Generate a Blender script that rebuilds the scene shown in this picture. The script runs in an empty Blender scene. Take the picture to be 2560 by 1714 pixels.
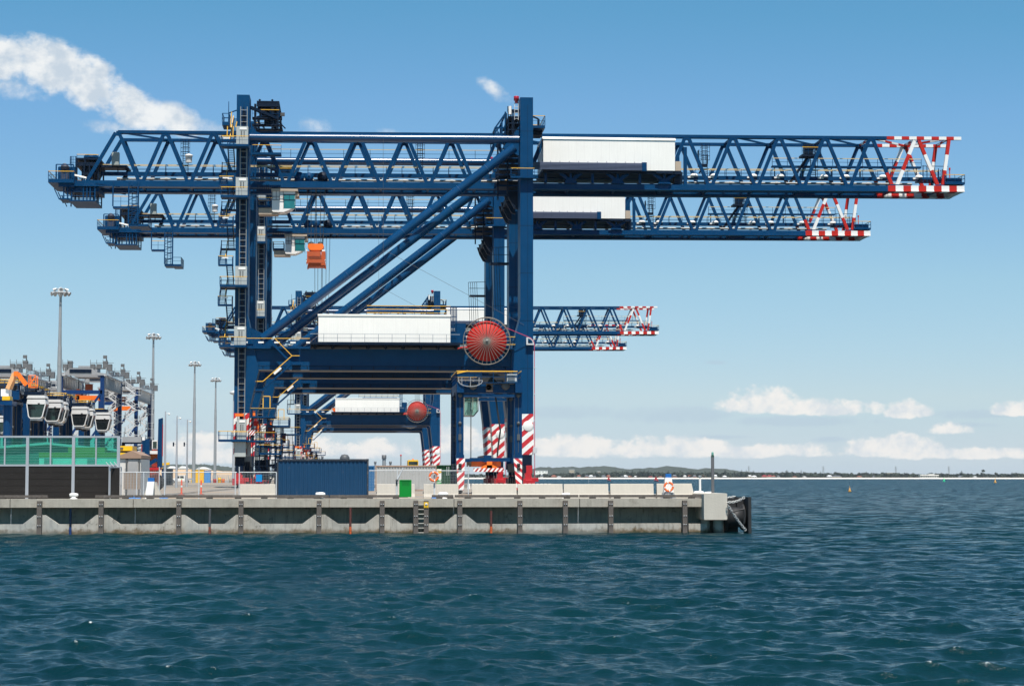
import bpy, math, random
import numpy as np
from mathutils import Vector
rnd = random.Random(7)
R = math.radians
sc = bpy.context.scene
col = sc.collection

# ---------------------------------------------------------------- camera
F = 5000.0                      # focal length in photograph pixels (2560 wide)
H = 3.56                        # eye height above the water
PITCH = math.atan(335.0 / F)
YAW = math.atan(391.0 / F * math.cos(PITCH))
cam = bpy.data.cameras.new('camera')
cam.sensor_width = 36.0
cam.lens = 36.0 * F / 2560.0
cam.clip_start = 0.5
cam.clip_end = 60000.0
camo = bpy.data.objects.new('camera', cam)
camo.location = (0, 0, H)
camo.rotation_euler = (R(90) + PITCH, 0, -YAW)
col.objects.link(camo)
sc.camera = camo
FW = Vector((math.sin(YAW) * math.cos(PITCH), math.cos(YAW) * math.cos(PITCH), math.sin(PITCH)))
RT = Vector((math.cos(YAW), -math.sin(YAW), 0))
UP = RT.cross(FW)
CAM = Vector((0, 0, H))

def P(px, py, Y):
    """photograph pixel -> the point it shows on the plane y = Y"""
    d = FW * F + RT * (px - 1280) + UP * (857 - py)
    return CAM + d * (Y / d.y)

# ---------------------------------------------------------------- light
SUN_EL, SUN_AZ = 64.0, 5.0      # height; degrees right of straight behind the camera
sc.view_settings.view_transform = 'Standard'
sc.view_settings.look = 'None'
sc.view_settings.exposure = 0.45
sc.view_settings.gamma = 1.0
sun = bpy.data.lights.new('sun', 'SUN')
sun.energy = 5.0
sun.angle = R(0.5)
sun.color = (1.0, 0.935, 0.85)
suno = bpy.data.objects.new('sun', sun)
sd = Vector((math.sin(R(SUN_AZ)) * math.cos(R(SUN_EL)), -math.cos(R(SUN_AZ)) * math.cos(R(SUN_EL)), math.sin(R(SUN_EL))))
suno.rotation_euler = sd.to_track_quat('Z', 'Y').to_euler()
suno.location = (0, 0, 300)
col.objects.link(suno)

# ---------------------------------------------------------------- sky with clouds
world = bpy.data.worlds.new('World')
sc.world = world
world.use_nodes = True
wt = world.node_tree
wt.nodes.clear()

class G:
    """small helper for wiring shader math"""
    def __init__(s, t): s.t = t
    def n(s, typ, **kw):
        nd = s.t.nodes.new(typ)
        for k, v in kw.items():
            if k == 'inp':
                for a, b in v.items(): s.put(nd.inputs[a], b)
            else: setattr(nd, k, v)
        return nd
    def put(s, sock, v):
        if isinstance(v, bpy.types.NodeSocket): s.t.links.new(v, sock)
        else: sock.default_value = v
    def m(s, op, a, b=0.0, c=0.0, clamp=False):
        nd = s.t.nodes.new('ShaderNodeMath'); nd.operation = op; nd.use_clamp = clamp
        s.put(nd.inputs[0], a); s.put(nd.inputs[1], b); s.put(nd.inputs[2], c)
        return nd.outputs[0]
    def add(s, a, b): return s.m('ADD', a, b)
    def sub(s, a, b): return s.m('SUBTRACT', a, b)
    def mul(s, a, b): return s.m('MULTIPLY', a, b)
    def div(s, a, b): return s.m('DIVIDE', a, b)
    def mx(s, a, b): return s.m('MAXIMUM', a, b)
    def step(s, x, a, b):
        nd = s.t.nodes.new('ShaderNodeMapRange'); nd.interpolation_type = 'SMOOTHSTEP'
        s.put(nd.inputs[0], x); s.put(nd.inputs[1], a); s.put(nd.inputs[2], b)
        return nd.outputs[0]
    def xyz(s, x, y, z):
        nd = s.t.nodes.new('ShaderNodeCombineXYZ')
        s.put(nd.inputs[0], x); s.put(nd.inputs[1], y); s.put(nd.inputs[2], z)
        return nd.outputs[0]
    def noise(s, vec, scale, detail=6.0, rough=0.55, dist=0.0):
        nd = s.n('ShaderNodeTexNoise', inp={'Vector': vec, 'Scale': scale, 'Detail': detail, 'Roughness': rough, 'Distortion': dist})
        return nd.outputs[0]
    def mix(s, f, a, b):
        nd = s.t.nodes.new('ShaderNodeMix'); nd.data_type = 'RGBA'
        s.put(nd.inputs[0], f); s.put(nd.inputs[6], a); s.put(nd.inputs[7], b)
        return nd.outputs[2]
    def ramp(s, f, stops):
        nd = s.t.nodes.new('ShaderNodeValToRGB'); e = nd.color_ramp.elements
        e[0].position, e[0].color = stops[0][0], stops[0][1]
        e[1].position, e[1].color = stops[-1][0], stops[-1][1]
        for p, c in stops[1:-1]:
            k = e.new(p); k.color = c
        s.put(nd.inputs[0], f)
        return nd.outputs[0]

def make_world():
    g = G(wt)
    sky = g.n('ShaderNodeTexSky', sky_type='NISHITA', sun_disc=False)
    sky.sun_elevation = R(SUN_EL)
    sky.sun_rotation = R(180 - SUN_AZ)
    sky.altitude = 0.0
    sky.air_density = 1.0
    sky.dust_density = 0.0
    sky.ozone_density = 6.0
    tc = g.n('ShaderNodeTexCoord')
    sp = g.n('ShaderNodeSeparateXYZ', inp={0: tc.outputs['Generated']})
    x, y, z = sp.outputs
    yy = g.mx(y, 0.02)
    u = g.mul(g.div(x, yy), 5000.0)     # tangent plane facing the water: 5000 units away
    v = g.mul(g.div(z, yy), 5000.0)
    front = g.step(y, 0.2, 0.5)
    uv = g.xyz(u, v, 0.0)
    # ragged displacement of the cloud outlines
    w1 = g.noise(uv, 0.006, 9.0, 0.62)
    w2 = g.noise(g.xyz(u, g.mul(v, 1.4), 31.0), 0.018, 8.0, 0.62)
    w3 = g.noise(g.xyz(u, v, 11.0), 0.05, 6.0, 0.65)
    wob = g.add(g.mul(g.sub(w1, 0.5), 3.4), g.add(g.mul(g.sub(w2, 0.5), 2.4), g.mul(g.sub(w3, 0.5), 0.8)))
    def blob(px, py, ru, rv, ang=0.0, k=1.0, lo=0.0, hi=0.7, flat=None):
        c = P(px, py, 5000.0)
        a = g.sub(u, c.x); b = g.sub(v, c.z - H)
        ca, sa = math.cos(R(ang)), math.sin(R(ang))
        s = g.div(g.add(g.mul(a, ca), g.mul(b, sa)), ru)
        t = g.div(g.sub(g.mul(b, ca), g.mul(a, sa)), rv)
        if flat: t = g.mx(t, g.mul(t, -flat))
        e = g.add(g.mul(s, s), g.mul(t, t))
        return g.step(g.add(g.sub(1.0, e), g.mul(wob, k)), lo, hi), t
    d = None
    def acc(x):
        nonlocal d
        d = x if d is None else g.mx(d, x)
    bl = [(0, 150, 130, 64, 0, .5, .0, .85), (125, 165, 130, 74, -22, .5, .0, .75), (225, 212, 130, 74, -32, .5, .0, .7), (325, 262, 130, 58, -30, .5, .0, .75),
          (425, 292, 120, 44, -18, .55, .0, 1.0), (515, 315, 80, 28, -10, .7, .1, 1.6), (30, 215, 120, 40, -15, .8, .3, 2.0), (270, 318, 90, 26, -10, .8, .3, 2.0),
          (1235, 225, 85, 26, -35, .8, .25, 1.7), (800, 318, 100, 34, -10, .9, .45, 2.4), (960, 330, 60, 20, -10, .9, .45, 2.4)]
    for b in bl: acc(blob(*b)[0])
    hi_b = d
    # heaped clouds low over the water: bumpy tops, flat grey bases
    low = [(1900, 1020, 120, 52, 3.0), (2080, 1030, 170, 32, 2.5), (2270, 1035, 70, 34, 2.5), (2540, 1032, 70, 28, 2.5),
           (1420, 1128, 190, 38, 2.0), (1650, 1130, 220, 36, 2.0), (1900, 1135, 220, 26, 2.0), (2240, 1128, 150, 42, 2.0), (2450, 1140, 180, 22, 2.0),
           (2380, 1080, 70, 22, 2.0), (490, 1125, 90, 48, 1.5), (600, 1145, 120, 28, 1.5), (1140, 1105, 110, 50, 1.5), (930, 1130, 130, 32, 1.5), (760, 1125, 90, 36, 1.5)]
    dl = None
    for px, py, ru, rv, fl in low:
        c, t = blob(px, py - 3, ru * 1.05, rv * 1.12, 0, 0.85, .0, .7, fl)
        dl = c if dl is None else g.mx(dl, c)
    grey = None
    for px, py, ru, rv in [(1430, 1030, 150, 22), (1680, 1035, 210, 26), (2000, 1052, 260, 16), (2430, 1035, 140, 16), (2080, 1098, 60, 9), (1810, 1092, 110, 8), (1790, 906, 40, 8), (470, 1055, 60, 14), (500, 1078, 50, 6), (2420, 1062, 110, 10)]:
        c, t = blob(px, py, ru, rv, 0, .6, .1, 1.0)
        grey = c if grey is None else g.mx(grey, c)
    # thin veil low down
    veil = g.mul(g.mul(g.step(v, 170.0, 40.0), 0.34), g.add(0.55, g.noise(g.xyz(g.mul(u, 0.0025), g.mul(v, 0.012), 3.0), 1.0, 6.0)))
    sh = g.noise(g.xyz(u, g.mul(v, 1.2), 77.0), 0.013, 7.0, 0.6)
    shade = g.step(sh, 0.36, 0.62)
    chi = g.mix(shade, (0.60, 0.68, 0.76, 1), (0.92, 0.93, 0.92, 1))
    clo = g.mix(g.step(sh, 0.33, 0.58), (0.68, 0.74, 0.79, 1), (0.93, 0.90, 0.86, 1))
    grc = (0.46, 0.58, 0.70, 1)
    # clear maritime air: bluer overhead, cooler at the horizon
    tint = g.ramp(g.mul(g.div(z, yy), 4.0), [(0.0, (.58, .77, 1.16, 1)), (.027, (.622, .798, 1.147, 1)), (.162, (.934, .96, 1.073, 1)), (.405, (1.014, 1.106, 1.084, 1)), (.748, (.884, 1.141, 1.198, 1)), (.95, (.70, 1.152, 1.144, 1))])
    tn = g.n('ShaderNodeVectorMath', operation='MULTIPLY', inp={0: sky.outputs[0], 1: tint})
    bg = g.n('ShaderNodeBackground', inp={0: tn.outputs[0], 1: 0.0725})
    def lay(below, fac, colr):
        b = g.n('ShaderNodeBackground', inp={0: colr, 1: 0.74})
        mxs = g.n('ShaderNodeMixShader', inp={0: g.mul(fac, front), 1: below, 2: b.outputs[0]})
        return mxs.outputs[0]
    s = lay(bg.outputs[0], veil, (0.70, 0.75, 0.78, 1))
    s = lay(s, g.mul(grey, 0.45), grc)
    s = lay(s, g.mul(dl, 0.9), clo)
    s = lay(s, g.mul(hi_b, 0.92), chi)
    out = g.n('ShaderNodeOutputWorld')
    wt.links.new(s, out.inputs[0])
make_world()

# ---------------------------------------------------------------- materials
MATS = {}
def mat(name, c, rough=0.5, metal=0.0, var=0.12, scale=1.5, bump=0.0, streak=0.0, spec=0.5, dirt=None, coat=0.0):
    if name in MATS: return MATS[name]
    m = bpy.data.materials.new(name); m.use_nodes = True
    g = G(m.node_tree)
    b = m.node_tree.nodes['Principled BSDF']
    tc = g.n('ShaderNodeTexCoord')
    obj = tc.outputs['Object']
    n1 = g.noise(obj, scale, 5.0)
    f = g.add(1.0 - var, g.mul(n1, 2 * var))
    if streak:
        sp = g.n('ShaderNodeSeparateXYZ', inp={0: obj})
        n2 = g.noise(g.xyz(g.mul(sp.outputs[0], 3.0), g.mul(sp.outputs[1], 3.0), g.mul(sp.outputs[2], 0.22)), 2.2, 5.0, 0.65)
        f = g.mul(f, g.sub(1.0 + streak * 0.45, g.mul(n2, streak)))
    colr = g.n('ShaderNodeVectorMath', operation='SCALE', inp={0: (c[0], c[1], c[2])}); g.put(colr.inputs['Scale'], f)
    cc = colr.outputs[0]
    if dirt:
        n3 = g.noise(obj, dirt[1], 8.0, 0.65)
        cc = g.mix(g.mul(g.step(n3, dirt[2], dirt[2] + 0.16), dirt[3]), cc, (*dirt[0], 1))
    g.put(b.inputs['Base Color'], cc)
    g.put(b.inputs['Roughness'], g.add(rough - 0.06, g.mul(n1, 0.12)))
    b.inputs['Metallic'].default_value = metal
    b.inputs['Specular IOR Level'].default_value = spec
    if coat: b.inputs['Coat Weight'].default_value = coat
    if bump:
        nb = g.noise(obj, 9.0, 6.0, 0.6)
        bp = g.n('ShaderNodeBump', inp={'Strength': bump, 'Distance': 0.05, 'Height': nb})
        g.put(b.inputs['Normal'], bp.outputs[0])
    MATS[name] = m
    return m

def stripe_mat(name, c1, c2, ax, pitch, rough=0.45):
    """painted diagonal or straight bands, laid in the part's own coordinates"""
    if name in MATS: return MATS[name]
    m = bpy.data.materials.new(name); m.use_nodes = True
    g = G(m.node_tree); b = m.node_tree.nodes['Principled BSDF']
    tc = g.n('ShaderNodeTexCoord')
    sp = g.n('ShaderNodeSeparateXYZ', inp={0: tc.outputs['Object']})
    t = g.add(g.add(g.mul(sp.outputs[0], ax[0]), g.mul(sp.outputs[1], ax[1])), g.mul(sp.outputs[2], ax[2]))
    fr = g.m('FRACT', g.add(g.div(t, pitch), 100.0))
    n = g.noise(tc.outputs['Object'], 2.0, 6.0)
    cc = g.mix(g.step(fr, 0.495, 0.505), (*c1, 1), (*c2, 1))
    cc = g.mix(g.mul(g.step(n, 0.5, 0.75), 0.25), cc, (0.25, 0.2, 0.17, 1))
    g.put(b.inputs['Base Color'], cc); b.inputs['Roughness'].default_value = rough
    MATS[name] = m
    return m

NAVY = mat('navy paint', (0.0014, 0.045, 0.126), 0.4, spec=0.14, var=0.22, scale=0.5, streak=0.35, dirt=((0.012, 0.045, 0.11), 0.8, 0.6, 0.4))
NAVY2 = mat('navy steelwork', (0.0012, 0.039, 0.112), 0.45, spec=0.10, var=0.2, scale=0.7)
TUBE = mat('navy gloss tube', (0.0014, 0.042, 0.122), 0.22, spec=0.55, var=.12, scale=.5)
DNAVY = mat('dark steelwork', (0.003, 0.011, 0.028), 0.5, spec=0.15)
STRAD = mat('straddle carrier blue', (0.0022, 0.036, 0.108), 0.4, spec=0.16, var=0.2, scale=1.0, dirt=((0.02, 0.02, 0.025), 2.0, 0.58, 0.5))
WHITE = mat('white cladding', (0.83, 0.81, 0.755), 0.5, var=0.06, scale=0.4, streak=0.16, dirt=((0.55, 0.52, 0.45), 0.7, 0.62, 0.35))
WHITEP = mat('white paint', (0.79, 0.775, 0.74), 0.4, var=0.05)
RED = mat('red paint', (0.42, 0.012, 0.018), 0.42, var=0.15)
SRED = mat('signal red', (0.46, 0.018, 0.012), 0.6, spec=.2, var=0.12)
YEL = mat('yellow handrail', (0.75, 0.42, 0.04), 0.45)
YELB = mat('yellow plant paint', (0.80, 0.46, 0.01), 0.4, var=0.12)
ORG = mat('orange paint', (0.85, 0.17, 0.012), 0.42, var=0.15)
ORGD = mat('dull orange paint', (0.42, 0.075, 0.016), 0.5, var=0.25)
GREY = mat('galvanised steel', (0.42, 0.44, 0.45), 0.45, 0.4, var=0.15)
LGREY = mat('light grey steel', (0.52, 0.54, 0.55), 0.5, var=0.12, streak=0.2)
MGREY = mat('mid grey paint', (0.30, 0.31, 0.32), 0.5, var=0.12)
DGREY = mat('dark grey steel', (0.07, 0.075, 0.08), 0.55, var=0.2)
BLACK = mat('black rubber', (0.018, 0.018, 0.019), 0.6, var=0.3)
CAGE = mat('pale lift cage', (0.38, 0.41, 0.40), 0.45, var=0.12, streak=0.3)
BEIGE = mat('beige panel', (0.42, 0.34, 0.26), 0.55)
CONC = mat('concrete', (0.38, 0.35, 0.295), 0.85, var=0.2, scale=1.2, bump=0.25, streak=0.5, dirt=((0.22, 0.20, 0.165), 1.1, 0.52, 0.55), spec=0.25)
CONCL = mat('pale concrete', (0.51, 0.475, 0.41), 0.85, var=0.10, scale=1.1, bump=0.2, streak=0.2, dirt=((0.42, 0.38, 0.33), 1.4, 0.6, 0.4), spec=0.25)
TIMBER = mat('weathered timber', (0.125, 0.108, 0.095), 0.85, var=0.35, scale=3.0, bump=0.4, streak=0.6, spec=0.2, dirt=((0.21, 0.185, 0.165), 3.0, 0.58, 0.5))
GLASS = mat('dark glass', (0.012, 0.016, 0.018), 0.06, var=0.3, spec=0.8)
TEALG = mat('teal glass', (0.015, 0.16, 0.17), 0.08, var=0.35, scale=1.2, spec=0.8)
PINK = mat('pink cable', (0.55, 0.06, 0.12), 0.5)
REDW = stripe_mat('red and white diagonal bands', (0.80, 0.79, 0.76), (0.52, 0.02, 0.028), (1, 0, -1.15), 1.75)
REDWM = stripe_mat('red and white diagonal bands mirrored', (0.80, 0.79, 0.76), (0.52, 0.02, 0.028), (1, 0, 1.15), 0.72)
REDWS = stripe_mat('red and white diagonal bands narrow', (0.80, 0.79, 0.76), (0.52, 0.02, 0.028), (1, 0, -1.0), 0.72)
REDWT = stripe_mat('red and white diagonal bands fine', (0.80, 0.79, 0.76), (0.42, 0.03, 0.03), (1, 0, -0.8), 0.36)
GRYW = stripe_mat('grey and white fine bands', (0.72, 0.71, 0.68), (0.12, 0.05, 0.04), (1, 0, -0.8), 0.3)

# ---------------------------------------------------------------- mesh builder
class MB:
    def __init__(s): s.v = []; s.f = []; s.mi = []; s.sm = []; s.m = 0
    def add(s, vs, fs, smooth=False):
        o = len(s.v); s.v.extend([tuple(q) for q in vs])
        for f in fs:
            s.f.append([i + o for i in f]); s.mi.append(s.m); s.sm.append(smooth)
        return s
    def box(s, x0, x1, y0, y1, z0, z1):
        if x1 < x0: x0, x1 = x1, x0
        if z1 < z0: z0, z1 = z1, z0
        vs = [(x0, y0, z0), (x1, y0, z0), (x1, y1, z0), (x0, y1, z0), (x0, y0, z1), (x1, y0, z1), (x1, y1, z1), (x0, y1, z1)]
        return s.add(vs, [(0, 3, 2, 1), (4, 5, 6, 7), (0, 1, 5, 4), (1, 2, 6, 5), (2, 3, 7, 6), (3, 0, 4, 7)])
    def bar(s, p, q, w, h=None, up=(0, 0, 1)):
        p, q = Vector(p), Vector(q); h = h or w
        d = (q - p).normalized(); u = Vector(up)
        if abs(d.dot(u)) > 0.98: u = Vector((0, 1, 0))
        a = d.cross(u).normalized() * (w / 2); b = a.cross(d).normalized() * (h / 2)
        vs = [p - a - b, p + a - b, p + a + b, p - a + b, q - a - b, q + a - b, q + a + b, q - a + b]
        return s.add(vs, [(0, 1, 2, 3), (7, 6, 5, 4), (0, 4, 5, 1), (1, 5, 6, 2), (2, 6, 7, 3), (3, 7, 4, 0)])
    def tube(s, p, q, r, n=10, r2=None, caps=True):
        p, q = Vector(p), Vector(q); r2 = r if r2 is None else r2
        d = (q - p).normalized(); u = Vector((0, 0, 1)) if abs(d.z) < 0.95 else Vector((0, 1, 0))
        a = d.cross(u).normalized(); b = d.cross(a)
        c = [(a * math.cos(2 * math.pi * i / n) + b * math.sin(2 * math.pi * i / n)) for i in range(n)]
        s.add([p + k * r for k in c] + [q + k * r2 for k in c], [(i, (i + 1) % n, n + (i + 1) % n, n + i) for i in range(n)], True)
        if caps:
            s.add([p + k * r for k in c], [tuple(range(n - 1, -1, -1))]); s.add([q + k * r2 for k in c], [tuple(range(n))])
        return s
    def path(s, pts, r, n=6):
        for a, b in zip(pts[:-1], pts[1:]): s.tube(a, b, r, n)
        return s
    def prism(s, poly, y0, y1):
        """outline in (x, z), carried from y0 to y1"""
        n = len(poly)
        vs = [(x, y0, z) for x, z in poly] + [(x, y1, z) for x, z in poly]
        fs = [tuple(range(n)), tuple(range(2 * n - 1, n - 1, -1))] + [(i, n + i, n + (i + 1) % n, (i + 1) % n) for i in range(n)]
        return s.add(vs, fs)
    def prismx(s, poly, x0, x1):
        n = len(poly)
        vs = [(x0, y, z) for y, z in poly] + [(x1, y, z) for y, z in poly]
        fs = [tuple(range(n - 1, -1, -1)), tuple(range(n, 2 * n))] + [(i, (i + 1) % n, n + (i + 1) % n, n + i) for i in range(n)]
        return s.add(vs, fs)
    def lathe(s, c, prof, n=16, axis='z'):
        vs = []
        for r, h in prof:
            for i in range(n):
                a = 2 * math.pi * i / n
                if axis == 'z': vs.append((c[0] + r * math.cos(a), c[1] + r * math.sin(a), c[2] + h))
                elif axis == 'y': vs.append((c[0] + r * math.cos(a), c[1] + h, c[2] + r * math.sin(a)))
                else: vs.append((c[0] + h, c[1] + r * math.cos(a), c[2] + r * math.sin(a)))
        fs = []
        for k in range(len(prof) - 1):
            for i in range(n): fs.append((k * n + i, k * n + (i + 1) % n, (k + 1) * n + (i + 1) % n, (k + 1) * n + i))
        s.add(vs, fs, True)
        return s
    def ring(s, c, R1, r, n=32, m=8, axis='y'):
        vs = []
        for i in range(n):
            a = 2 * math.pi * i / n
            for j in range(m):
                b = 2 * math.pi * j / m; q = R1 + r * math.cos(b); h = r * math.sin(b)
                vs.append((c[0] + q * math.cos(a), c[1] + h, c[2] + q * math.sin(a)) if axis == 'y' else (c[0] + q * math.cos(a), c[1] + q * math.sin(a), c[2] + h))
        return s.add(vs, [(i * m + j, i * m + (j + 1) % m, ((i + 1) % n) * m + (j + 1) % m, ((i + 1) % n) * m + j) for i in range(n) for j in range(m)], True)
    def rail(s, pts, h=1.1, gap=1.6, r=0.035, posts=0, top=1):
        """handrail along pts (foot points): posts and mid rail in slot `posts`, top rail in slot `top`"""
        for a, b in zip(pts[:-1], pts[1:]):
            a, b = Vector(a), Vector(b); L = (b - a).length; n = max(1, int(L / gap))
            s.m = posts
            for i in range(n + 1):
                p = a.lerp(b, i / n); s.bar(p, p + Vector((0, 0, h)), r * 1.5)
            s.bar(a + Vector((0, 0, h * .5)), b + Vector((0, 0, h * .5)), r * 1.2)
            s.m = top
            s.bar(a + Vector((0, 0, h)), b + Vector((0, 0, h)), r * 2.2)
        s.m = 0
        return s
    def stair(s, a, b, w, side, n=12):
        """flight from a up to b; side = horizontal unit vector across the treads"""
        a, b, sd_ = Vector(a), Vector(b), Vector(side)
        s.bar(a, b, 0.08, 0.22); s.bar(a + sd_ * w, b + sd_ * w, 0.08, 0.22)
        for i in range(n):
            p = a.lerp(b, (i + .5) / n); dirh = (b - a); dirh.z = 0
            dirh = dirh.normalized() * 0.13 if dirh.length > .01 else Vector((0, .13, 0))
            s.add([p - dirh, p + dirh, p + dirh + sd_ * w, p - dirh + sd_ * w] + [q - Vector((0, 0, .04)) for q in (p - dirh, p + dirh, p + dirh + sd_ * w, p - dirh + sd_ * w)],
                  [(0, 1, 2, 3), (7, 6, 5, 4), (0, 4, 5, 1), (1, 5, 6, 2), (2, 6, 7, 3), (3, 7, 4, 0)])
        return s
    def build(s, name, mats, parent=None, origin=None):
        o = Vector(origin) if origin is not None else (wloc(parent) if parent else Vector((0, 0, 0)))
        me = bpy.data.meshes.new(name)
        me.from_pydata([(x - o.x, y - o.y, z - o.z) for x, y, z in s.v], [], s.f)
        if not isinstance(mats, (list, tuple)): mats = [mats]
        for k in mats: me.materials.append(k)
        me.polygons.foreach_set('material_index', s.mi); me.polygons.foreach_set('use_smooth', s.sm)
        me.update()
        ob = bpy.data.objects.new(name, me)
        col.objects.link(ob)
        if parent: ob.parent = parent
        else: ob.location = o
        return ob

def wloc(o):
    v = Vector((0, 0, 0))
    while o: v += o.location; o = o.parent
    return v
def tag(o, label, cat, group=None, kind=None):
    if label: o['label'] = label
    if cat: o['category'] = cat
    if group: o['group'] = group
    if kind: o['kind'] = kind
    return o
def struct(o): o['kind'] = 'structure'; return o
def thing(name, loc, label, cat, group=None):
    e = bpy.data.objects.new(name, None); e.empty_display_size = 0.3
    e.location = loc; col.objects.link(e)
    return tag(e, label, cat, group)
KIDS = {}
def copy_tree(o, parent=None):
    c = o.copy(); col.objects.link(c)
    if parent: c.parent = parent
    for ch in list(o.children): copy_tree(ch, c)
    return c
def clone(o, loc, label=None):
    c = copy_tree(o); c.location = loc
    if label: c['label'] = label
    return c

DECK = 2.18
# ---------------------------------------------------------------- water
def make_water():
    g_rng = np.random.default_rng(5)
    s1 = np.arange(590.0, 60.0, -0.55); s2 = np.arange(60.0, 12.0, -0.5); s3 = np.geomspace(12.0, 0.35, 60)
    s = np.concatenate([s1, s2, s3])                 # rows, dense near the eye and thinning outward
    d = 3.56 * F / s
    ds = np.gradient(d)
    ang = np.arange(-1300, 3500, 4.5) - 889.0
    near = d[:, None]
    X = near * (ang[None, :] / F); Y = np.repeat(near, len(ang), 1)
    Z = np.zeros_like(X); DX = np.zeros_like(X); DY = np.zeros_like(X); J = np.zeros_like(X)
    N = 130
    L = np.geomspace(0.28, 5.2, N)
    for i in range(N):
        k = 2 * np.pi / L[i]
        th = R(-112) + g_rng.normal(0, 0.62)
        kx, ky = k * math.cos(th), k * math.sin(th)
        sl = 0.030 * (1.0 if L[i] < .7 else 1.12 if L[i] < 2.2 else 0.72 if L[i] < 3.5 else .5)
        a = sl / k
        w = np.clip(L[i] / (2.6 * np.abs(ds)) - 0.6, 0, 1)
        nz = np.nonzero(w > 0)[0]
        if len(nz) == 0: continue
        m = nz[-1] + 1
        ph = kx * X[:m] + ky * Y[:m] + g_rng.uniform(0, 6.283)
        ph = ph.astype(np.float32); W = w[:m, None]; c, sn = np.cos(ph), np.sin(ph)
        Z[:m] += W * a * c
        DX[:m] -= W * a * 0.85 * math.cos(th) * sn; DY[:m] -= W * a * 0.85 * math.sin(th) * sn
        J[:m] += W * sl * 0.85 * c
    # gusts: patches of calmer and rougher water
    gust = 0.78 + 0.25 * np.sin(X / 17.0 + 1.3 * np.sin(Y / 23.0)) * np.sin(Y / 31.0 + 0.8)
    gust = np.where(Y < 600, gust, 0.8)
    Z *= gust; DX *= gust; DY *= gust
    foam = np.clip((J * gust - 0.50) / 0.12, 0, 1)
    co = np.stack([X + DX, Y + DY, Z], -1).reshape(-1, 3)
    nr, nc = X.shape
    idx = np.arange(nr * nc).reshape(nr, nc)
    q = np.stack([idx[:-1, :-1], idx[:-1, 1:], idx[1:, 1:], idx[1:, :-1]], -1).reshape(-1, 4)
    me = bpy.data.meshes.new('water')
    me.vertices.add(len(co)); me.vertices.foreach_set('co', co.astype(np.float32).ravel())
    me.loops.add(q.size); me.loops.foreach_set('vertex_index', q.astype(np.int32).ravel())
    me.polygons.add(len(q)); me.polygons.foreach_set('loop_start', np.arange(0, q.size, 4, dtype=np.int32))
    me.polygons.foreach_set('loop_total', np.full(len(q), 4, np.int32))
    me.polygons.foreach_set('use_smooth', np.ones(len(q), bool))
    at = me.attributes.new('foam', 'FLOAT', 'POINT'); at.data.foreach_set('value', foam.astype(np.float32).ravel())
    me.update(calc_edges=True)
    m = bpy.data.materials.new('sea water'); m.use_nodes = True
    g = G(m.node_tree); b = m.node_tree.nodes['Principled BSDF']
    tc = g.n('ShaderNodeTexCoord'); ob = tc.outputs['Object']
    sp = g.n('ShaderNodeSeparateXYZ', inp={0: ob})
    deep = g.noise(ob, 0.03, 4.0)
    base = g.mix(g.step(deep, 0.35, 0.65), (0.0010, 0.0175, 0.0220, 1), (0.0018, 0.0235, 0.0280, 1))
    lift = g.step(sp.outputs[2], 0.05, 0.42)          # crests coloured paler to stand for light passing through them
    base = g.mix(g.mul(lift, 0.45), base, (0.008, 0.045, 0.048, 1))
    fa = g.n('ShaderNodeAttribute', attribute_name='foam')
    fn = g.noise(ob, 5.0, 6.0, 0.7)
    fm = g.mul(fa.outputs['Fac'], g.step(fn, 0.56, 0.66))
    # small whitecaps on the open bay
    far = g.noise(g.xyz(g.mul(sp.outputs[0], 0.32), g.mul(sp.outputs[1], 0.09), 0.0), 1.0, 5.0, 0.6)
    brk = g.noise(g.xyz(g.mul(sp.outputs[0], 1.1), g.mul(sp.outputs[1], 0.3), 9.0), 1.0, 3.0)
    cap = g.mul(g.mul(g.step(far, 0.67, 0.71), g.step(brk, 0.48, 0.6)), g.step(sp.outputs[1], 90.0, 220.0))
    fm = g.mx(fm, g.mul(cap, 0.8))
    g.put(b.inputs['Base Color'], g.mix(fm, base, (0.62, 0.66, 0.66, 1)))
    g.put(b.inputs['Roughness'], g.add(0.09, g.mul(fm, 0.6)))
    b.inputs['IOR'].default_value = 1.33
    b.inputs['Specular IOR Level'].default_value = 0.37
    h1 = g.noise(ob, 3.6, 5.0, 0.65)
    bp = g.n('ShaderNodeBump', inp={'Strength': 0.8, 'Distance': 1.0, 'Height': g.mul(h1, 0.10)})
    # further off the chop is finer than the mesh: its slopes come from noise
    def slope(seed, sc_):
        n = g.noise(g.xyz(g.mul(sp.outputs[0], 0.6), g.mul(sp.outputs[1], 1.0), seed), sc_, 5.0, 0.65)
        return g.mul(g.sub(n, 0.5), 1.0)
    dist = g.step(sp.outputs[1], 35.0, 120.0)
    sx = g.mul(slope(3.0, 0.9), g.mul(dist, 1.3)); sy = g.mul(g.sub(slope(17.0, 0.9), 0.13), g.mul(dist, 1.9))
    nv = g.n('ShaderNodeVectorMath', operation='ADD', inp={0: bp.outputs[0], 1: g.xyz(sx, sy, 0.0)})
    nn = g.n('ShaderNodeVectorMath', operation='NORMALIZE', inp={0: nv.outputs[0]})
    g.put(b.inputs['Normal'], nn.outputs[0])
    me.materials.append(m)
    o = bpy.data.objects.new('water', me); col.objects.link(o); struct(o)
    # the sea floor far below closes the bay towards the horizon
    mb = MB(); mb.box(-30000, 30000, -3000, 45000, -6, -5.5)
    struct(mb.build('seabed', mat('seabed', (0.004, 0.03, 0.04), 0.9)))
make_water()

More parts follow.
